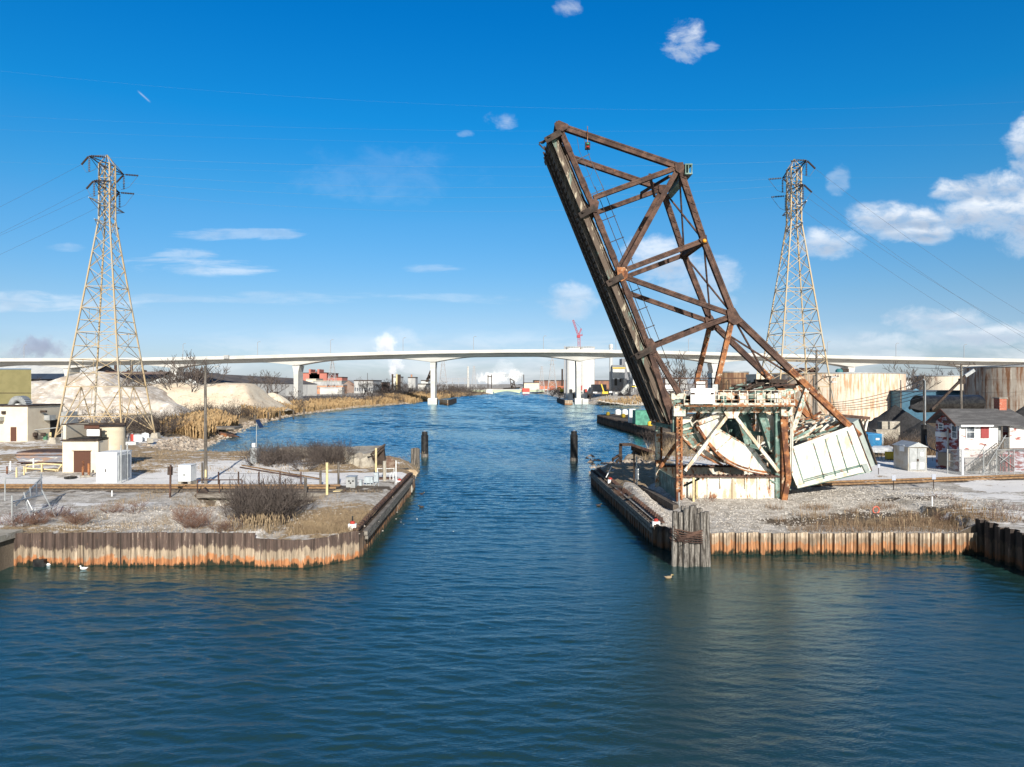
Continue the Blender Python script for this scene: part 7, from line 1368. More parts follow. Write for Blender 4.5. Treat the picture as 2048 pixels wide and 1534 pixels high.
for a, b in (((852, 764), (861, 741)), ((861, 741), (862, 762)), ((855, 764), (861, 750)), ((853, 758), (862, 752)), ((857, 750), (862, 758))): MB().bar(P(*a, 800), P(*b, 800), 1.4, 1.6).build('truss_member', M['rust_dark'], e)
e = thing('raised_bridge', (X(1028, 1050), 1050, 2), 'tiny far black raised bridge leaf beyond the low green bridge', 'drawbridge')
for a, b in (((1020, 757), (1023, 777)), ((1020, 757), (1028, 762)), ((1028, 762), (1031, 777)), ((1023, 777), (1028, 762)), ((1022, 766), (1029, 770)), ((1022, 772), (1030, 776)), ((1019, 777), (1032, 777))): MB().bar(P(*a, 1050), P(*b, 1050), 1.3, 1.3).build('truss_member', M['rust_dark'], e)
# low far bridge across the canal
LB = thing('low_bridge', (X(1010, 770), 770, 0), 'low pale green road bridge spanning the canal far away', 'bridge'); D_ = 770.
mb = MB(); pts = [(936, 780), (985, 781), (1060, 781), (1090, 780)]; arch = [(x, 786.5 - 4.2 * math.sin(math.pi * (x - 988) / 52)) for x in range(988, 1041, 4)]
mgr = wm('pale_green_girder', (.45, .52, .36), rough=.7, bump=0, fine=.05)
for i in range(len(arch) - 1): (a, z0), (b, z1) = arch[i], arch[i + 1]; MB2 = mb.poly([P(a, 780.2, D_), P(b, 780.2, D_), P(b, z1, D_), P(a, z0, D_), P(a, 780.2, D_) + Vector((0, 9, 0)), P(b, 780.2, D_) + Vector((0, 9, 0)), P(b, z1, D_) + Vector((0, 9, 0)), P(a, z0, D_) + Vector((0, 9, 0))], [(0, 1, 2, 3), (7, 6, 5, 4), (3, 2, 6, 7), (0, 4, 5, 1)])
mb.build('arched_girder', mgr, LB); 
for a, b in ((936, 988), (1040, 1090)): MB().box(X(a, D_), X(b, D_), D_, D_ + 9, Z(783.5, D_), Z(780, D_)).build('side_span', mgr, LB)
MB().box(X(930, D_), X(1095, D_), D_ - .5, D_ + 9.5, Z(780.2, D_), Z(778.5, D_)).build('parapet', M['concrete_pale'], LB)
MB().box(X(972, D_), X(986, D_), D_ - 4, D_ + 12, -1, Z(778, D_)).build('pier', M['concrete_pale'], LB); MB().box(X(1045, D_), X(1059, D_), D_ - 5, D_ + 12, -1, Z(784, D_)).build('pier', M['concrete_pale'], LB); MB().box(X(1045, D_), X(1059, D_), D_ - 5, D_ + 10, Z(784, D_), Z(776.5, D_)).build('pier_house', wm('bright_red_block', (.62, .08, .06), rough=.6, bump=0, fine=.05), LB)
# gantry lattice (pipe bridge) frames
def lattice(a, b, h, n, name, label, m, d, cat, t=.35):
    e = thing(name, P(*a, d), label, cat); A, B = P(*a, d), P(*b, d); mb = MB(); up = Vector((0, 0, -h)); mb.bar(A, B, t, t); mb.bar(A + up, B + up, t, t)
    for i in range(n): p, q_ = A.lerp(B, i / n), A.lerp(B, (i + 1) / n); mb.bar(p, p + up, t * .7, t * .7); mb.bar(p, q_ + up, t * .6, t * .6)
    mb.build('truss', m, e); return e
e = lattice((983, 749.5), (1048, 749.5), 2.6, 14, 'pipe_gantry', 'dark lattice pipe gantry high over the far canal', M['pylon_far'], 800, 'gantry')
for px in (976, 983, 1047.5): MB().bar(P(px, 749, 800), P(px, 780, 800), .9, .9).build('gantry_leg', M['rust_dark'], e)
MB().bar(P(975, 753, 800), P(984, 753, 800), 1, 4).build('gantry_head', M['rust_dark'], e)
e = lattice((882, 756.5), (940, 756.5), 3.2, 16, 'catenary_gantry', 'long dark catenary frame above the left far bank', M['pylon_far'], 760, 'gantry')
for px in (884, 893, 905, 917, 930, 939): MB().bar(P(px, 757, 760), P(px, 778, 760), .5, .5).build('gantry_leg', M['pylon_far'], e)
# far pylons
def fpylon(px, ptop, d, w, label):
    x, zt = X(px, d), Z(ptop, d); e = thing('transmission_tower', (x, d, 2), label, 'electricity pylon', 'distant pylons'); zb = 2.; t = .0011 * d * .6
    for sx, sy in ((-1, -1), (1, -1), (1, 1), (-1, 1)): MB().bar((x + sx * w, d + sy * w, zb), (x + sx * .5, d + sy * .5, zt), t, t).build('leg', M['pylon_far'], e)
    mb = MB(); n = 6
    for i in range(n):
        f0, f1 = i / n, (i + 1) / n; w0, w1 = w + (.5 - w) * f0, w + (.5 - w) * f1; z0, z1 = zb + (zt - zb) * f0, zb + (zt - zb) * f1
        mb.bar((x - w0, d - w0, z0), (x + w1, d - w1, z1), t * .6, t * .6); mb.bar((x + w0, d - w0, z0), (x - w1, d - w1, z1), t * .6, t * .6); mb.bar((x - w1, d - w1, z1), (x + w1, d - w1, z1), t * .6, t * .6)
    mb.build('bracing', M['pylon_far'], e); mb = MB()
    for f, l in ((.99, 3), (.9, 4), (.8, 3)): mb.bar((x - l * w / 5, d, zb + (zt - zb) * f), (x + l * w / 5, d, zb + (zt - zb) * f), t * .7, t * .7)
    mb.build('cross_arm', M['pylon_far'], e)
for a in ((664.5, 720, 560, 4.2, 'distant pylon above the orange brick building'), (886, 715, 640, 4.4, 'distant pylon right of the first water pier'), (1104.5, 714, 620, 4.4, 'distant pylon under the highway left of the silos'), (1083.5, 733, 760, 3.2, 'smaller distant pylon left of the silos'), (948, 732, 1000, 4, 'faint distant pylon over the white steam')): fpylon(*a)
# long mill hall at the right
e = blockb(1069, 1240, 762, 900, 60, 'long_mill_hall', 'long brown and orange mill hall behind the silos', wm('mill_brown', (.16, .085, .075), (.30, .16, .1), .2, .5, .1, st=(1, 1, .3), rough=.85, bump=0, fine=.1, bsc=1)); MB().box(X(1078, 899), X(1134, 899), 898, 899.5, 1.5, Z(772, 899)).build('orange_base', wm('orange_panels', (.55, .17, .09), (.4, .14, .08), .3, .5, .1, st=(1, 1, .2), rough=.8, bump=0), e)
blockb(1047, 1078, 766.5, 860, 30, 'tan_warehouse', 'tan warehouse with a dark roof right of the red pier house', M['tan_wall'], roof='dark_roof')
# silos, crane, plant
SI = thing('concrete_silo', (X(1144, 455), 455, 2), 'left one of two huge white concrete silos behind the highway pier', 'silo', 'white silos'); rS = 27 * .5 / FPX * 455 * 1.02
for k, (px, lb) in enumerate(((1146, None), (1175, 'right one of two huge white concrete silos behind the highway pier'))):
    e = SI if k == 0 else thing('concrete_silo', (X(px, 455), 455, 2), lb, 'silo', 'white silos'); zt = Z(695, 445); MB().lathe((X(px, 455), 455, 1), [(4.55, 0), (4.55, zt - 1)], 48).build('shaft', wm('silo_white', (.74, .74, .72), (.66, .67, .67), .05, .5, .1, st=(1, 1, 4), rough=.8, bump=0, fine=.03, bsc=1) if k == 0 else bpy.data.materials['silo_white'], e)
    mb = MB()
    for j in range(28): t = 2 * math.pi * j / 28; mb.cbox((X(px, 455) + 4.5 * math.cos(t), 455 + 4.5 * math.sin(t), zt + .45), .35, .35, .9, rz=t)
    mb.lathe((X(px, 455), 455, zt + .8), [(4.6, 0), (4.6, .12)], 40); mb.build('top_railing', M['concrete_pale'], e); MB().box(X(px - 4, 450) - .8, X(px - 4, 450) + .9, 450.1, 451.2, 5.5, 7.6).build('opening', M['black'], e); MB().box(X(px + 3, 450) - 1, X(px + 3, 450) + 1.2, 450.4, 451.2, 1.5, 4.5).build('doorway', M['black'], e)
tag(MB().bar((X(1129.5, 452), 452, 1), (X(1129.5, 452), 452, Z(692, 452)), .9, .9).build('elevator_shaft', M['pylon_far']), 'grey lattice elevator shaft on the left flank of the silos', 'elevator shaft')
CR = thing('crawler_crane', (X(1157, 470), 470, Z(697, 470)), 'red lattice luffing crane rising above the silos', 'crane'); cm = wm('crane_red', (.36, .03, .05), rough=.5, bump=0, fine=0)
def lat3(a, b, w, n, name, par, m):
    mb = MB(); d = (b - a).normalized(); s = d.cross(Vector((0, 1, 0))).normalized() * w; y = Vector((0, w, 0)); c = [s + y, s - y, -s - y, -s + y]
    for o in c: mb.bar(a + o, b + o, .22, .22)
    for i in range(n):
        p, q_ = a.lerp(b, i / n), a.lerp(b, (i + 1) / n)
        for j in range(4): mb.bar(p + c[j], q_ + c[(j + 1) % 4], .12, .12)
    mb.build(name, m, par)
D_ = 470; lat3(P(1158, 800, D_), P(1158, 672, D_), .7, 14, 'mast', CR, cm); lat3(P(1157, 672, D_), P(1146, 640, D_), .45, 10, 'boom', CR, cm); lat3(P(1157, 671, D_), P(1165, 670, D_), .4, 4, 'counter_jib', CR, cm); lat3(P(1158, 669, D_), P(1162.5, 657, D_), .3, 4, 'gantry_frame', CR, cm)
MB().tube([P(1146, 640, D_), P(1162.5, 657, D_), P(1165, 670, D_)], .06, 4).build('pendant_rope', M['wire'], CR); MB().cbox(P(1157, 673, D_), 2.2, 2.2, 1.6).build('cab', cm, CR)
tag(MB().lathe((X(1222, 430), 430, 1), [(1.2, 0), (1.0, Z(697, 430) - 6), (1.0, Z(693, 430) - 2), (1.3, Z(693, 430) - 1.9), (1.3, Z(690, 430) - 1), (.8, Z(688, 430) - 1)], 16).build('chimney_stack', M['pale_sheet']), 'tall white stack with a banded top right of the silos', 'chimney')
PL = thing('process_plant', (X(1240, 425), 425, 2), 'grey and silver cement plant tower left of the raised truss', 'plant tower'); D_ = 425; mg = wm('plant_grey', (.22, .23, .25), (.18, .19, .21), .1, .5, .1, rough=.7, bump=0, fine=.05)
for a, b, t_, bt, m, nn, dd in ((1226, 1251, 758, 800, mg, 'lower_block', 0), (1225, 1249, 737, 757, M['pale_sheet'], 'silver_hopper', -1), (1225, 1248, 730, 737, mg, 'upper_block', 1), (1248, 1266, 716, 800, mg, 'tower_block', 8), (1190, 1218, 769, 784, mg, 'low_hall', 12), (1229, 1234, 757, 771, M['black'], 'opening', -.6), (1239, 1242, 757, 764, M['black'], 'opening', -.6), (1246, 1252, 757, 790, M['concrete_pale'], 'stair_frame', -3)):
    MB().box(X(a, D_), X(b, D_), D_ + dd, D_ + dd + (10 if m is not M['black'] else .5), Z(bt, D_) if bt != 800 else 1.5, Z(t_, D_)).build(nn, m, PL)
MB().box(X(1224.5, D_), X(1250, D_), D_ - 1.6, D_ - .9, Z(737, D_), Z(735, D_)).build('walkway', M['yellow'], PL)
e = thing('conveyor', P(1255, 770, 415), 'long pale inclined conveyor with lattice legs rising to the plant', 'conveyor'); MB().bar(P(1243, 786, 415), P(1270, 752, 418), 1.2, 1.6, up=(0, 0, 1)).build('gallery', M['pale_sheet'], e)
for px, t_ in ((1252, 775), (1260, 765), (1268, 756)): MB().bar(P(px, t_, 416), P(px, 787, 416), .3, .3).build('trestle_leg', M['galv'], e); MB().bar(P(px, t_, 416), P(px - 5, 787, 416), .25, .25).build('trestle_leg', M['galv'], e)
MB().bar(P(1251, 724, 424), P(1262, 765, 424), 1.0, 1.2, up=(0, 0, 1)).build('chute', M['pale_sheet'], e)
e = thing('hopper_tower', P(1272, 775, 410), 'small white hopper building with a yellow railing beside the truss', 'hopper'); MB().box(X(1266, 410), X(1282, 410), 410, 416, Z(770, 410), Z(748, 410)).build('hopper', M['pale_sheet'], e); MB().box(X(1264, 410), X(1284, 410), 409.5, 416, Z(774, 410), Z(772, 410)).build('walkway', M['yellow'], e)
for px in (1267, 1274, 1281): MB().bar(P(px, 772, 411), P(px, 786, 411), .35, .35).build('leg', M['galv'], e)
e = thing('mobile_crane', P(1210, 788, 395), 'yellow mobile crane with a raised boom on the right far bank', 'crane'); MB().bar(P(1208, 785, 395), P(1202.5, 768, 395), .6, .7).build('boom', M['yellow'], e); MB().cbox(P(1210, 786, 395), 3.2, 2, 1.6).build('cab', M['yellow'], e); MB().cbox(P(1211, 789, 395), 5, 2.2, .8).build('chassis', M['rust_dark'], e)
for k in range(3): MB().tube([P(1207 + k * 4, 790, 393.6), P(1207 + k * 4, 790, 394.2)], .55, 10).build('wheel', M['black'], e)
e = thing('excavator', P(1122, 782, 500), 'orange yellow excavator with a folded arm left of the silos', 'excavator'); MB().bar(P(1113, 779, 500), P(1119, 774, 500), .6, .6).build('arm', M['yellow'], e); MB().bar(P(1119, 774, 500), P(1124, 780, 500), .7, .7).build('boom', M['yellow'], e); MB().cbox(P(1124, 781, 500), 2.6, 2, 2).build('cab', M['yellow'], e); MB().cbox(P(1124, 785, 500), 4, 2.4, 1).build('track_base', M['black'], e)
for i, (px, py, w_, h_, m, lb) in enumerate(((1172, 781, 4, 6, 'red_paint', 'bright red container between the pier and the silos'), (1163, 776, 2, 10, 'red_paint', 'thin red steel frame at the foot of the silos'), (1221, 784, 6, 3, 'white', 'white truck trailer on the right far bank'), (1190, 785, 8, 2.5, 'white', 'low white pipe stack on the right far bank'), (1232, 786, 5, 2.5, 'concrete_pale', 'pale gravel bin beside the conveyor foot'), (1211, 791, 12, 1.6, 'yellow_pale', 'long pale yellow beam lying on the right far bank'))):
    d = 400; tag(MB().cbox(P(px, py, d), w_ * d / FPX, 2, h_ * d / FPX).build('site_container' if i != 5 else 'steel_beam', M[m]), lb, 'container' if i not in (1, 3, 5) else 'steelwork')
# fenders in front of the highway piers
for k, (pts, lb) in enumerate((([(880, 800), (896, 800), (912, 796)], 'left timber and steel pier fender in the canal, pale front'), ([(1115, 797), (1130, 806), (1145, 806)], 'right timber and steel pier fender in the canal'))):
    e = thing('pier_fender', P(*pts[1], 380), lb, 'pier fender'); ds = (395, 372, 420) if k == 0 else (430, 372, 372)
    q = [Vector((X(p[0], d), d, 0)) for p, d in zip(pts, ds)]
    for a, b, m in ((q[0], q[1], 'pile_r' if k == 0 else 'rust_dark'), (q[1], q[2], 'rust_dark' if k == 0 else 'pile_r')): MB().bar(a + Vector((0, 0, .7)), b + Vector((0, 0, .7)), .8, 3.6, (0, 0, 1)).build('fender_wall', M[m], e)
    for f in (1.1, 1.9): MB().bar(q[1] + Vector((0, -.6, f)), q[2 if k == 0 else 0] + Vector((0, -.6, f)), .3, .3, (0, 0, 1)).build('timber_wale', M['wood'], e)
# barge wreck and stones at the left bank
e = thing('wrecked_barge', G(450, 875, 0), 'rusty wrecked barge end and timber crib at the left bank', 'wreck'); d = 150
for i in range(7): MB().box(X(418 + i * 3.2, d), X(420 + i * 3.2, d), d - .2 + i * .1, d + .4, -1, 1.9).build('timber_pile', M['rust_dark'], e)
MB().box(X(416, d), X(468, d), d + .2, d + 5, 1.5, 1.95).build('deck', M['wood_h'], e); MB().bar(P(440, 865, d), P(478, 874, d - 1), .4, .3).build('fallen_beam', M['rust'], e)
mb = MB(); mb.poly([P(436, 867, d - .5), P(466, 868, d - .5), P(476, 873, d - .5), P(471, 880, d - .5), P(437, 880, d - .5), P(436, 867, d + 2), P(466, 868, d + 2), P(476, 873, d + 2), P(471, 880, d + 2), P(437, 880, d + 2)], [(0, 1, 2, 3, 4), (9, 8, 7, 6, 5), (0, 5, 6, 1), (1, 6, 7, 2), (2, 7, 8, 3)]); mb.build('hull_plate', M['rust_bright'], e)
for i, (px, py) in enumerate(((474, 856), (510, 849), (537, 842), (560, 839), (587, 836), (608, 832))):
    c = G(px, py, 0); e = tag(MB().tube([c - Vector((0, 0, 1)), c + Vector((0, 0, 2.6 if i else 3.6))], .28, 7).build('timber_pile', M['wood_dark']), ['stout dark pile at the reed edge, nearest of the bank row', 'second dark pile of the bank row', 'third dark pile of the bank row', 'fourth dark pile of the bank row', 'fifth dark pile by the farther reeds', 'sixth and farthest dark pile of the bank row'][i], 'pile', 'dark piles along the left bank')
# distant horizon: low wooded band and sheds
random.seed(31)
for i in range(16):
    px = (-260, -120, -20, 90, 400, 520, 560, 1270, 1330, 1400, 1480, 1760, 1810, 1850, 1990, 2100)[i]; d = 1100 + 60 * (i % 5); w = random.uniform(30, 70); blockb(px, px + w, 763 - random.uniform(0, 5), d, 40, 'distant_hall', ['far', 'long'][i % 2] + ' hazy hall on the skyline, ' + ['at the far left', 'left of the warehouse', 'behind the warehouse', 'behind the open shed', 'behind the black roof', 'right of the black roof', 'left of the red mill', 'beyond the white hopper', 'under the truss foot', 'inside the truss', 'behind the brown tank', 'right of the largest tank', 'between the tanks', 'left of the smaller tank', 'behind the mottled tank', 'at the far right'][i], M[random.choice(['brown_roof', 'grey_sheet', 'dark_roof', 'pale_sheet'])], 'hall')

tag(MB().box(X(450, 382), X(460, 382), 380, 381, Z(717.5, 382), Z(710.5, 382)).build('joint_cover', M['grey_sheet']), 'grey expansion joint box on the highway parapet above the tan sand', 'joint cover')
for px, py, w_, h_, m, nm, lb in ((264, 884, .35, 1.3, 'red_paint', 'gas_bottle', 'red gas bottle standing among the white gear under the left pylon'), (275, 884, 1.1, 1.2, 'white', 'white_tank', 'white box tank beside the red gas bottle'), (290, 882, 1.0, 1.3, 'white', 'white_tank', 'second white box tank close to the right pylon footing'), (262, 890, 1.8, .5, 'concrete_pale', 'pallet', 'pale flat pallet in front of the red gas bottle'), (300, 886, .9, .8, 'concrete', 'pallet', 'small grey crate beside the right pylon footing')):
    c = G(px, py, 2); e = thing(nm, c, lb, nm.replace('_', ' ')); MB().cbox(c + Vector((0, 0, h_ / 2)), w_, .9, h_ * .9, rz=px * .3).build('body', M[m], e); MB().cbox(c + Vector((0, 0, h_)), w_ * .4, .3, h_ * .15, rz=px * .3).build('cap', M['galv'], e)
for px in (252, 268, 283, 300): c = G(px, 872, 2); tag(MB().tube([c, c + Vector((0, 0, 3.2))], .05, 5).build('fence_post', M['rust_dark']), ['first', 'second', 'third', 'fourth'][(252, 268, 283, 300).index(px)] + ' thin dark fence post from the left under the left pylon', 'post', 'fence posts under the pylon')
# ================================================================ VEGETATION
def twigs(seed, depth, length, r, spread, nb, up=.35, stems=1, base=.0, sides=3, shrink=.72, minr=.012):
    rnd = random.Random(seed); tr = MB(); cr = MB()
    def seg(mb, a, b, ra, rb, n):
        d = (b - a).normalized(); x = d.cross(Vector((.3, .7, .2))).normalized(); y = d.cross(x); i = len(mb.v)
        for p, q in ((a, ra), (b, rb)):
            for k in range(n): t = 2 * math.pi * k / n; mb.v.append(p + x * (q * math.cos(t)) + y * (q * math.sin(t)))
        for k in range(n): mb.f.append((i + k, i + (k + 1) % n, i + n + (k + 1) % n, i + n + k))
    def grow(p, d, L, r_, lev):
        k = 3 if lev < 2 else 2; mb = tr if lev < 2 else cr
        for j in range(k):
            d2 = (d + Vector((rnd.gauss(0, .13), rnd.gauss(0, .13), rnd.gauss(0, .08)))).normalized(); q = p + d2 * (L / k); r2 = r_ * (1 - .3 / k); seg(mb, p, q, max(r_, minr), max(r2, minr), 6 if lev < 2 and sides > 3 else 3)
            if lev < depth and j > 0 and rnd.random() < .8: side(q, d2, L, r2, lev)
            p, d, r_ = q, d2, r2
        if lev < depth:
            for _ in range(nb): side(p, d, L, r_, lev)
    def side(p, d, L, r_, lev):
        a = rnd.uniform(0, 6.28); v = Vector((math.cos(a), math.sin(a), rnd.uniform(-.1, .5))); d3 = (d * (1 - spread) + v * spread + Vector((0, 0, up * .3))).normalized()
        grow(p, d3, L * shrink * rnd.uniform(.7, 1.15), r_ * .62, lev + 1)
    for s in range(stems):
        a = rnd.uniform(0, 6.28); v = Vector((math.cos(a) * base * 1.3, math.sin(a) * base * 1.3, 1)).normalized() if stems > 1 else Vector((rnd.gauss(0, .05), rnd.gauss(0, .05), 1)).normalized()
        grow(Vector((math.cos(a) * base * .3, math.sin(a) * base * .3, -.1)) if stems > 1 else Vector((0, 0, -.2)), v, length * (rnd.uniform(.6, 1.05) if stems > 1 else 1), r, 0 if stems == 1 else 1)
    return tr, cr
def mesh_of(mb, name, mat):
    me = bpy.data.meshes.new(name); me.from_pydata([tuple(v) for v in mb.v], [], mb.f); me.materials.append(mat); me.update(); return me
TREES = []
for s, (dp, L, r, sp, nb, m, st) in enumerate(((5, 3.3, .22, .44, 2, 'bark', 3), (5, 3.6, .2, .38, 2, 'bark', 2), (5, 3.2, .17, .5, 2, 'bark_white', 2))):
    t_, c_ = twigs(100 + s, dp, L, r, sp, nb, shrink=.76, sides=6, minr=.03, stems=st, base=.42); TREES.append((mesh_of(t_, 'trunk', M[m]), mesh_of(c_, 'crown', M['twig'])))
def tree(px, pb, pt, k, label, z=2.0, d=None, sx=1., name='bare_tree', grp='leafless trees'):
    d = d or FPX * (HC - z) / (pb - PCY); h = Z(pt, d) - z; e = thing(name, (X(px, d), d, z), label, 'tree', grp); tm, cm_ = TREES[k]
    hh = max(v.co.z for v in cm_.vertices); sc = h / hh
    for n_n, me in (('trunk', tm), ('crown', cm_)): o = bpy.data.objects.new(n_n, me); COL.objects.link(o); o.parent = e
    e.scale = (sc * sx, sc * sx, sc); e.rotation_euler = (0, 0, random.uniform(0, 6.28)); return e
random.seed(77)
for a in ((300, 822, 738, 1, 'low bare tree between the left pylon and the three bare trees'), (337, 824, 726, 0, 'slim bare tree just left of the three bare trees'), (357, 821, 708, 0, 'leftmost of the three bare trees left of the tall utility pole'), (364, 825, 702, 1, 'middle bare tree with a forked trunk beside the tall utility pole'), (383, 819, 698, 0, 'right bare tree directly beside the tall utility pole'), (192, 818, 752, 1, 'bare tree seen between the legs of the left pylon'), (282, 826, 725, 0, 'bare tree just right of the left pylon leg'),
          (75, 808, 752, 0, 'spreading bare tree in front of the olive warehouse', 2., None, 1.5), (40, 808, 760, 1, 'thin bare tree close to the far left edge'), (262, 823, 760, 1, 'low bare tree inside the right leg of the left pylon'), (523, 812, 738, 2, 'white trunked bare tree right of the tan mounds'), (546, 804, 742, 0, 'dark bare tree beside the white trunked one'), (508, 806, 748, 1, 'thin bare tree before the end of the tan mounds'),
          (590, 806, 772, 1, 'small bare tree at the foot of the land pier'), (724, 797, 752, 0, 'bare dark tree in front of the grey warehouse'), (740, 797, 757, 1, 'second bare tree in front of the grey warehouse'), (690, 799, 770, 0, 'low bare tree before the orange brick building'), (772, 797, 756, 0, 'broad bushy bare tree below the steam plume', 2., None, 1.6), (785, 798, 757, 1, 'dense bare tree right below the steaming stacks', 2., None, 1.6), (803, 796, 760, 2, 'white forked bare tree near the golden reeds'), (815, 796, 766, 0, 'low grey tree right of the white forked one', 2., None, 1.6),
          (880, 791, 760, 0, 'bushy bare tree right of the left water pier', 2., None, 1.8), (898, 790, 764, 1, 'lower bare tree on the far left bank beyond the fender', 2., None, 1.8), (963, 789, 771, 0, 'tiny bare tree on the left far bank by the low bridge', 2., None, 1.6), (1104, 793, 774, 0, 'small bare tree on the right far bank left of the silos', 2., None, 1.7), (1120, 797, 776, 1, 'bare bushy tree at the foot of the silos', 2., None, 1.8), (1152, 797, 779, 0, 'grey bushy tree left of the right water pier', 2., None, 2.0), (1180, 799, 780, 1, 'grey bushy tree right of the right water pier', 2., None, 1.8),
          (1362, 800, 700, 0, 'big bare tree seen through the foot of the raised truss', 2., 230, 1.1), (1384, 800, 716, 1, 'smaller bare tree between the truss legs', 2., 245), (1800, 800, 720, 0, 'bare tree left of the pair beside the smaller tank', 2., 205), (1822, 800, 722, 1, 'bare tree right of the pair beside the smaller tank', 2., 215), (1880, 790, 728, 0, 'bare tree behind the smaller tank', 2., 300), (1910, 790, 732, 1, 'thin bare tree behind the tall pole at the right', 2., 310), (1298, 905, 858, 2, 'little white branched sapling left of the tower', 1.5, 105)):
    tree(*a)
SH = []
for s, (dp, L, r, st, bs_, m) in enumerate(((4, 1.15, .018, 26, .9, 'twig'), (4, 1.0, .016, 30, 1.1, 'twig'), (3, 1.1, .014, 34, .9, 'twig_red'))):
    a, b = twigs(300 + s, dp, L, r, .42, 1, stems=st, base=bs_, minr=.007, shrink=.7); b0 = len(b.v); b.v += a.v; b.f += [tuple(i + b0 for i in f) for f in a.f]; SH.append(mesh_of(b, 'shrub', M[m]))
HH = [max(v.co.z for v in m.vertices) for m in SH]
def shrub(x, y, z, h, k, label, grp, sx=1.):
    o = bpy.data.objects.new('shrub', SH[k]); COL.objects.link(o); o.location = (x, y, z); s = h / HH[k]; o.scale = (s * sx, s * sx, s); o.rotation_euler = (0, 0, random.uniform(0, 6.28)); return tag(o, label, 'shrub', grp)
for i in range(34):
    x, y = random.gauss(-17.1, 1.35), random.uniform(47.2, 54); x -= (y - 48) * .16
    if x > -14.6: continue
    shrub(x, y, 1.8, random.uniform(1.3, 3.2) * (1.05 if abs(x + 17.2) < 1.3 else .62), i % 2, ('tall' if abs(x + 17.2) < 1.3 else 'low') + ' grey shrub of the front thicket, ' + ('near the front wall' if y < 50 else 'near the trestle') + (', left part' if x < -16.6 else ', right part'), 'front thicket', .95)
for i in range(32):
    x, y = random.uniform(-29, -20.0), random.uniform(76, 89); shrub(x, y, 1.9, random.uniform(1.8, 3.3), i % 2, 'grey brown shrub of the rear thicket, ' + ('beside the solar panel cabinet' if x < -24 else 'in its middle' if x < -20.5 else 'beside the ruined abutment'), 'rear thicket', 1.1)
for px, py, h, n in ((75, 1045, 1.1, 5), (150, 1050, 1.0, 5), (110, 1030, 1.1, 4), (235, 1022, .9, 2), (268, 1020, 1.0, 2), (400, 1050, 1.3, 5), (386, 1035, 1.0, 3), (440, 1062, 1.0, 4), (28, 1050, 1.0, 3)):
    for _ in range(n): c = G(px + random.uniform(-22, 22), py + random.uniform(-7, 7), 1.9); shrub(c.x, c.y, 1.88, h * random.uniform(.6, 1.1), 2, 'red brown bush on the left shore, ' + ('below the leaning fence' if px < 120 else 'between fence and sign post' if px < 300 else 'left of the front thicket'), 'red brown bushes')
for px, py, h, n in ((1410, 1010, 1.3, 2), (1200 + 40, 985, .9, 2), (1885, 1010, 1.6, 2), (2010, 1030, 1.6, 3), (2030, 1050, 1.2, 3), (1900, 1040, .9, 4), (1350, 935, 1.2, 0)):
    for _ in range(n): c = G(px + random.uniform(-14, 14), py + random.uniform(-5, 5), 1.6); shrub(c.x, c.y, 1.4, h * random.uniform(.7, 1.1), 2, 'low red brown bush on the right shore, ' + ('at the far right edge' if px > 1950 else 'right of the track signs' if px > 1800 else 'close to the tower'), 'right shore bushes')
def bank_x(y):
    for (a, b), (c, d) in zip(bankL[5:], bankL[6:]):
        if b <= y <= d: return a + (c - a) * (y - b) / (d - b)
    return -50
for i in range(84):
    y = 128 + 290 * (random.random() ** 1.2); off = random.uniform(6, 26) if y > 160 else random.uniform(8, 34); x = bank_x(y) - off
    shrub(x, y, hL(x, y) - .2, random.uniform(2.2, 4.4) * (1 + y / 900), i % 2, 'bare shrub on the far bank, ' + ('beside the wrecked barge' if y < 170 else 'behind the nearest golden reeds' if y < 230 else 'in front of the tan mounds' if y < 290 else 'near the white trunked tree' if y < 350 else 'under the highway bridge') + (', close to the water' if off < 14 else ', farther inland'), 'brush on the left far bank', 1.5)
for i in range(30):
    y = random.uniform(430, 730); x = bank_x(y) - random.uniform(3, 40); shrub(x, y, hL(x, y) - .2, random.uniform(5, 9), i % 2, 'distant brush on the left bank beyond the highway bridge, ' + ('nearer half' if y < 560 else 'farther half'), 'far brush left', 1.8)
for i in range(25):
    y = random.uniform(400, 720); x = 38 + random.uniform(1, 35); shrub(x, y, hR(x, y) - .3, random.uniform(4, 8), i % 2, 'distant brush on the right bank, ' + ('before the silos' if y < 455 else 'beyond the silos'), 'far brush right', 1.8)
for i in range(30):
    x, y = random.uniform(17, 60), random.uniform(92, 128); 
    if x < 14 + (y - 88) * .42: continue
    shrub(x, y, hR(x, y) - .1, random.uniform(1.2, 2.8), i % 2, 'leafless brush behind the bridge tower, ' + ('seen left of it' if x < 26 else 'seen through it' if x < 42 else 'seen right of it'), 'brush behind the tower', 1.3)
for i in range(20):
    c = P(random.uniform(1800, 1895), 0, random.uniform(90, 98)); shrub(c.x, c.y, 1.9, random.uniform(1.8, 3.4), i % 2, 'tall brown brush left of the red house, ' + ('near the blue container' if c.x < 54 else 'near the dark based pole'), 'brush beside the house', 1.2)
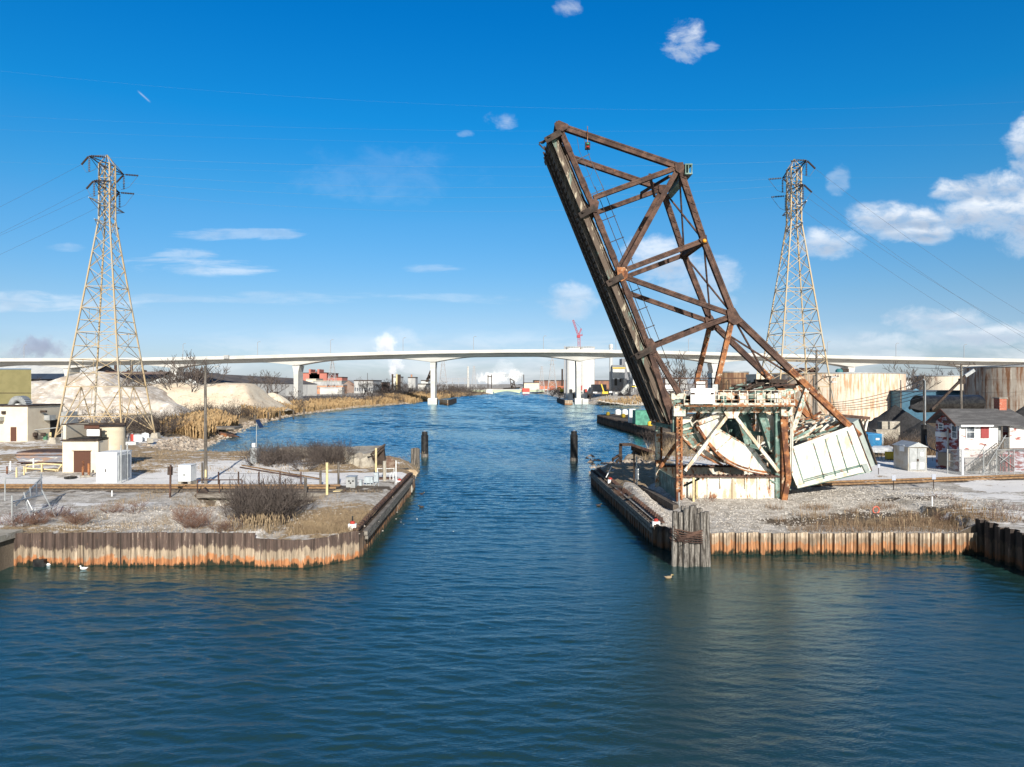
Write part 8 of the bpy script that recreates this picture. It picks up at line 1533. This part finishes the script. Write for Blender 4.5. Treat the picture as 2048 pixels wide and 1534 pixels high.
def blades(name, pts, h, w, mat, label, lean=.25, plume=False, kind='stuff', n=1):
    mb = MB()
    for x, y, z in pts:
        for _ in range(n):
            a = random.uniform(0, 6.28); hh = h * random.uniform(.55, 1.1); lx, ly = random.gauss(0, lean) * hh, random.gauss(0, lean) * hh; dx, dy = math.cos(a) * w, math.sin(a) * w; x_, y_ = x + random.gauss(0, .12), y + random.gauss(0, .12); i = len(mb.v)
            if plume:
                mb.v += [Vector((x_ - dx / 2, y_ - dy / 2, z)), Vector((x_ + dx / 2, y_ + dy / 2, z)), Vector((x_ + lx * .6 + dx / 2, y_ + ly * .6 + dy / 2, z + hh * .7)), Vector((x_ + lx * .6 - dx / 2, y_ + ly * .6 - dy / 2, z + hh * .7)), Vector((x_ + lx * .8 + dx * 1.5, y_ + ly * .8 + dy * 1.5, z + hh * .85)), Vector((x_ + lx * .8 - dx * 1.5, y_ + ly * .8 - dy * 1.5, z + hh * .85)), Vector((x_ + lx * 1.1, y_ + ly * 1.1, z + hh))]
                mb.f += [(i, i + 1, i + 2, i + 3), (i + 3, i + 2, i + 4, i + 5), (i + 5, i + 4, i + 6)]
            else:
                mb.v += [Vector((x_ - dx / 2, y_ - dy / 2, z)), Vector((x_ + dx / 2, y_ + dy / 2, z)), Vector((x_ + lx, y_ + ly, z + hh))]; mb.f.append((i, i + 1, i + 2))
    return tag(mb.build(name, mat, fix=False), label, kind=kind)
# golden reeds
pts = []
for y0, y1, o0, o1, dn in ((136, 186, 3.5, 12, 7), (212, 262, 3, 11, 5), (268, 330, 3, 12, 3.6), (332, 382, 3, 12, 3.2), (395, 520, 2, 16, 1.6), (520, 640, 2, 16, .8)):
    for _ in range(int((y1 - y0) * (o1 - o0) * dn)):
        y = random.uniform(y0, y1); x = bank_x(y) - o0 - (o1 - o0) * random.random() ** 1.2
        if noise.noise(Vector((x * .12, y * .06, 4))) > -.28: pts.append((x, y, hL(x, y) - .1))
blades('reed_bed', pts, 2.9, .15, M['reed'], 'golden dry reeds along the left far bank', .08, True)
pts = [(x, y, hR(x, y) - .1) for x, y in ((random.uniform(84, 96), random.uniform(255, 352)) for _ in range(500)) ] + [(x, y, hR(x, y) - .1) for x, y in ((random.uniform(45, 90), random.uniform(367, 376)) for _ in range(900))]
blades('reed_bed', pts, 2.6, .2, M['reed'], 'thin strip of dry reeds on the right far bank', .08, True)
pts = [(x, y, 1.85) for x, y in ((random.gauss(-16.2, 1.0), random.gauss(45.6, .6)) for _ in range(300)) if y > 44.3]
blades('reed_clump', pts, 1.0, .018, M['straw'], 'pale standing dry grass before the front thicket', .12, True)
pts = [(x, y, 1.6) for x, y in ((random.uniform(-14, -10.3), random.uniform(44.6, 52)) for _ in range(3600)) if not (x > -10.9 and y < 46) and y > 44.8 + max(0, (x + 11.6)) * 1.2]
blades('dry_grass', pts, .55, .028, M['straw'], 'matted dry grass at the left channel corner', .6, n=2)
pts = []
while len(pts) < 5200:
    x, y = random.uniform(-31, -11), random.uniform(44.2, 61)
    if noise.noise(Vector((x * .35, y * .5, 8))) > .02 or y < 45.6 and random.random() < .5: pts.append((x, y, hL(x, y) - .03))
blades('dry_grass', pts, .38, .022, M['straw'], 'scattered dry grass tufts on the left near shore', .35)
pts = []
while len(pts) < 5200:
    x, y = random.uniform(-48, -12), random.uniform(74, 98)
    if noise.noise(Vector((x * .2, y * .3, 2))) > -.05: pts.append((x, y, hL(x, y) - .03))
blades('dry_grass', pts, .4, .04, M['straw'], 'dry grass tufts behind the left track', .35)
pts = []
while len(pts) < 4600:
    x, y = random.uniform(18.5, 34), random.uniform(47.0, 55)
    if y < 48.2 + 3 * max(0, noise.noise(Vector((x * .25, 3, 1)))) + 2.6 * math.exp(-((x - 29) / 4.5) ** 2) or (noise.noise(Vector((x * .4, y * .6, 5))) > .22): pts.append((x, y, hR(x, y) - .03))
blades('weeds', pts, .62, .026, M['straw_dark'], 'brown dry weeds above the right front wall', .3)
pts = [(x, y, hR(x, y) - .03) for x, y in ((random.uniform(20, 33), random.uniform(47.1, 51)) for _ in range(110))]
blades('weeds', pts, .95, .02, M['straw'], 'tall pale weed stalks above the right front wall', .12, True)
pts = [(x, y, hR(x, y) - .03) for x, y in ((random.uniform(15, 50), random.uniform(84, 126)) for _ in range(7000)) if x > 13 + (y - 88) * .42]
blades('dry_grass', pts, .9, .06, M['straw'], 'dry grass on the waste ground behind the bridge tower', .25)
pts = [(x, y, 1.95) for x, y in ((X(random.uniform(1770, 1895), 97), random.uniform(90, 100)) for _ in range(3000))]
blades('weeds', pts, 1.9, .07, M['straw_dark'], 'tall brown weeds left of the red house', .15)
# stones
def stones(name, pts, s0, s1, mat, label):
    mb = MB()
    for x, y, z in pts:
        s = random.uniform(s0, s1); i = len(mb.v); a = random.random() * 6.28
        c, sn = math.cos(a), math.sin(a)
        for dx, dy, dz in ((1, .2, 0), (-.3, .9, .05), (-.9, -.3, 0), (.2, -1, .1), (.1, .1, .75), (.35, -.3, .65)): q = random.uniform(.75, 1.25); mb.v.append(Vector((x + (dx * c - dy * sn) * s * q, y + (dx * sn + dy * c) * s * q, z + dz * s * q)))
        mb.f += [(i + a_, i + b_, i + c_) for a_, b_, c_ in ((0, 1, 4), (1, 2, 4), (2, 3, 5), (3, 0, 5), (2, 5, 4), (0, 4, 5))]
    return tag(mb.build(name, mat, fix=False), label, kind='stuff')
M['stone'] = wm('limestone_chips', (.62, .59, .54), (.34, .30, .26), 2.2, .5, .12, rough=.9, bump=0, fine=.2, bsc=3)
pts = []
while len(pts) < 9000:
    x, y = 10.6 + 27 * random.random(), random.uniform(47.3, 63)
    if g2(x, y, 28, 50, 7, 2.2) < random.random() * .8: pts.append((x, y, hR(x, y) - .01))
stones('gravel', pts, .025, .085, M['stone'], 'pale loose gravel stones on the right shore')
pts = [(x, y, hL(x, y) - .01) for x, y in ((random.gauss(-23, 5), random.gauss(49, 3)) for _ in range(4500)) if 44.3 < y < 60 and x > -30]
stones('gravel', pts, .02, .075, M['stone'], 'grey loose gravel stones on the left near shore')
M['riprap'] = wm('riprap', (.46, .40, .33), (.25, .2, .16), 1.5, .5, .12, rough=.9, bump=0, fine=.2)
pts = []
for y0, y1, n in ((104, 134, 700), (134, 400, 900)):
    for _ in range(n): y = random.uniform(y0, y1); x = bank_x(y) - random.uniform(.2, 4); pts.append((x, y, hL(x, y) - .05))
stones('riprap', pts, .25, .6, M['riprap'], 'broken pale stones along the waterline of the left bank')
pts = [(random.uniform(44, 92), random.uniform(366, 376), 0) for _ in range(1100)]; pts = [(x, y, hR(x, y) - .05) for x, y, _ in pts]
stones('riprap', pts, .4, 1.0, M['stone'], 'pale rock slope on the right far bank')
pts = [(x, y, max(.0, hR(x, y)) - .05) for x, y in ((random.uniform(9.6, 16), random.uniform(80, 92)) for _ in range(420))]
stones('rubble_stones', pts, .12, .45, M['riprap'], 'loose rubble at the nose of the right shore')
# ================================================================ STEAM AND SMOKE
def plume(px, py, d, wpx, hpx, dens, col, label, name='steam_plume', thick=None, tilt=0, sc=2.2, thr=.42, ab=None):
    bm = bmesh.new(); bmesh.ops.create_icosphere(bm, subdivisions=3, radius=1); me = bpy.data.meshes.new(name); bm.to_mesh(me); bm.free()
    o = bpy.data.objects.new(name, me); COL.objects.link(o); o.location = P(px, py, d); w_, h_ = wpx * d / FPX / 2, hpx * d / FPX / 2; o.scale = (w_, thick or min(w_, h_), h_); o.rotation_euler = (0, tilt, 0)
    m = bpy.data.materials.new(name); m.use_nodes = True; m.node_tree.nodes.clear(); t = N(m.node_tree); out = t.n('ShaderNodeOutputMaterial'); v = t.n('ShaderNodeVolumePrincipled'); t.L.new(v.outputs[0], out.inputs['Volume'])
    co = t.n('ShaderNodeTexCoord').outputs['Object']; ln = t.n('ShaderNodeVectorMath', operation='LENGTH'); t.L.new(co, ln.inputs[0]); nn = t.noise(t.mapv(co, (w_ / h_ if w_ > h_ else 1, 1, h_ / w_ if h_ > w_ else 1), (px * .1, 0, 0)), sc, 4, .6, .2)
    f = t.m('SUBTRACT', t.m('ADD', nn, t.m('MULTIPLY', t.m('SUBTRACT', 1, ln.outputs['Value']), .55)), thr + .2); f = t.m('MULTIPLY', t.ss(f, 0, .22), dens); t.put(v.inputs['Density'], f); v.inputs['Color'].default_value = c4(col); v.inputs['Anisotropy'].default_value = -.4 if col[0] > .7 else 0
    if ab: v.inputs['Absorption Color'].default_value = c4(ab)
    me.materials.append(m); return tag(o, label, kind='stuff')
plume(78, 694, 1100, 150, 62, .045, (.55, .60, .75), 'drifting dark blue grey smoke cloud above the left end of the highway bridge', 'smoke_cloud', sc=1.6)
plume(30, 712, 1000, 70, 34, .02, (.6, .64, .75), 'faint low smoke at the far left edge', 'smoke_cloud', sc=1.6)
plume(772, 690, 940, 62, 66, .04, (.85, .84, .88), 'upper drifting part of the steam above the bridge deck'); plume(792, 728, 930, 42, 44, .06, (.75, .77, .85), 'steam rising through the bridge line from the stacks'); plume(785, 745, 920, 22, 40, .12, (.82, .82, .88), 'lower steam column just above the dark stacks')
plume(985, 756, 1100, 90, 34, .12, (.97, .97, .97), 'white billowing steam over the far mill left of the gantry'); plume(1030, 752, 1100, 40, 34, .12, (.97, .97, .97), 'white steam right of the gantry frame'); plume(1010, 735, 1150, 70, 50, .012, (.8, .83, .9), 'grey steam haze above the far mill')
plume(1437, 712, 420, 34, 112, .08, (.55, .62, .80), 'blue grey smoke column seen inside the raised truss', 'smoke_column', tilt=R(22), sc=1.4)
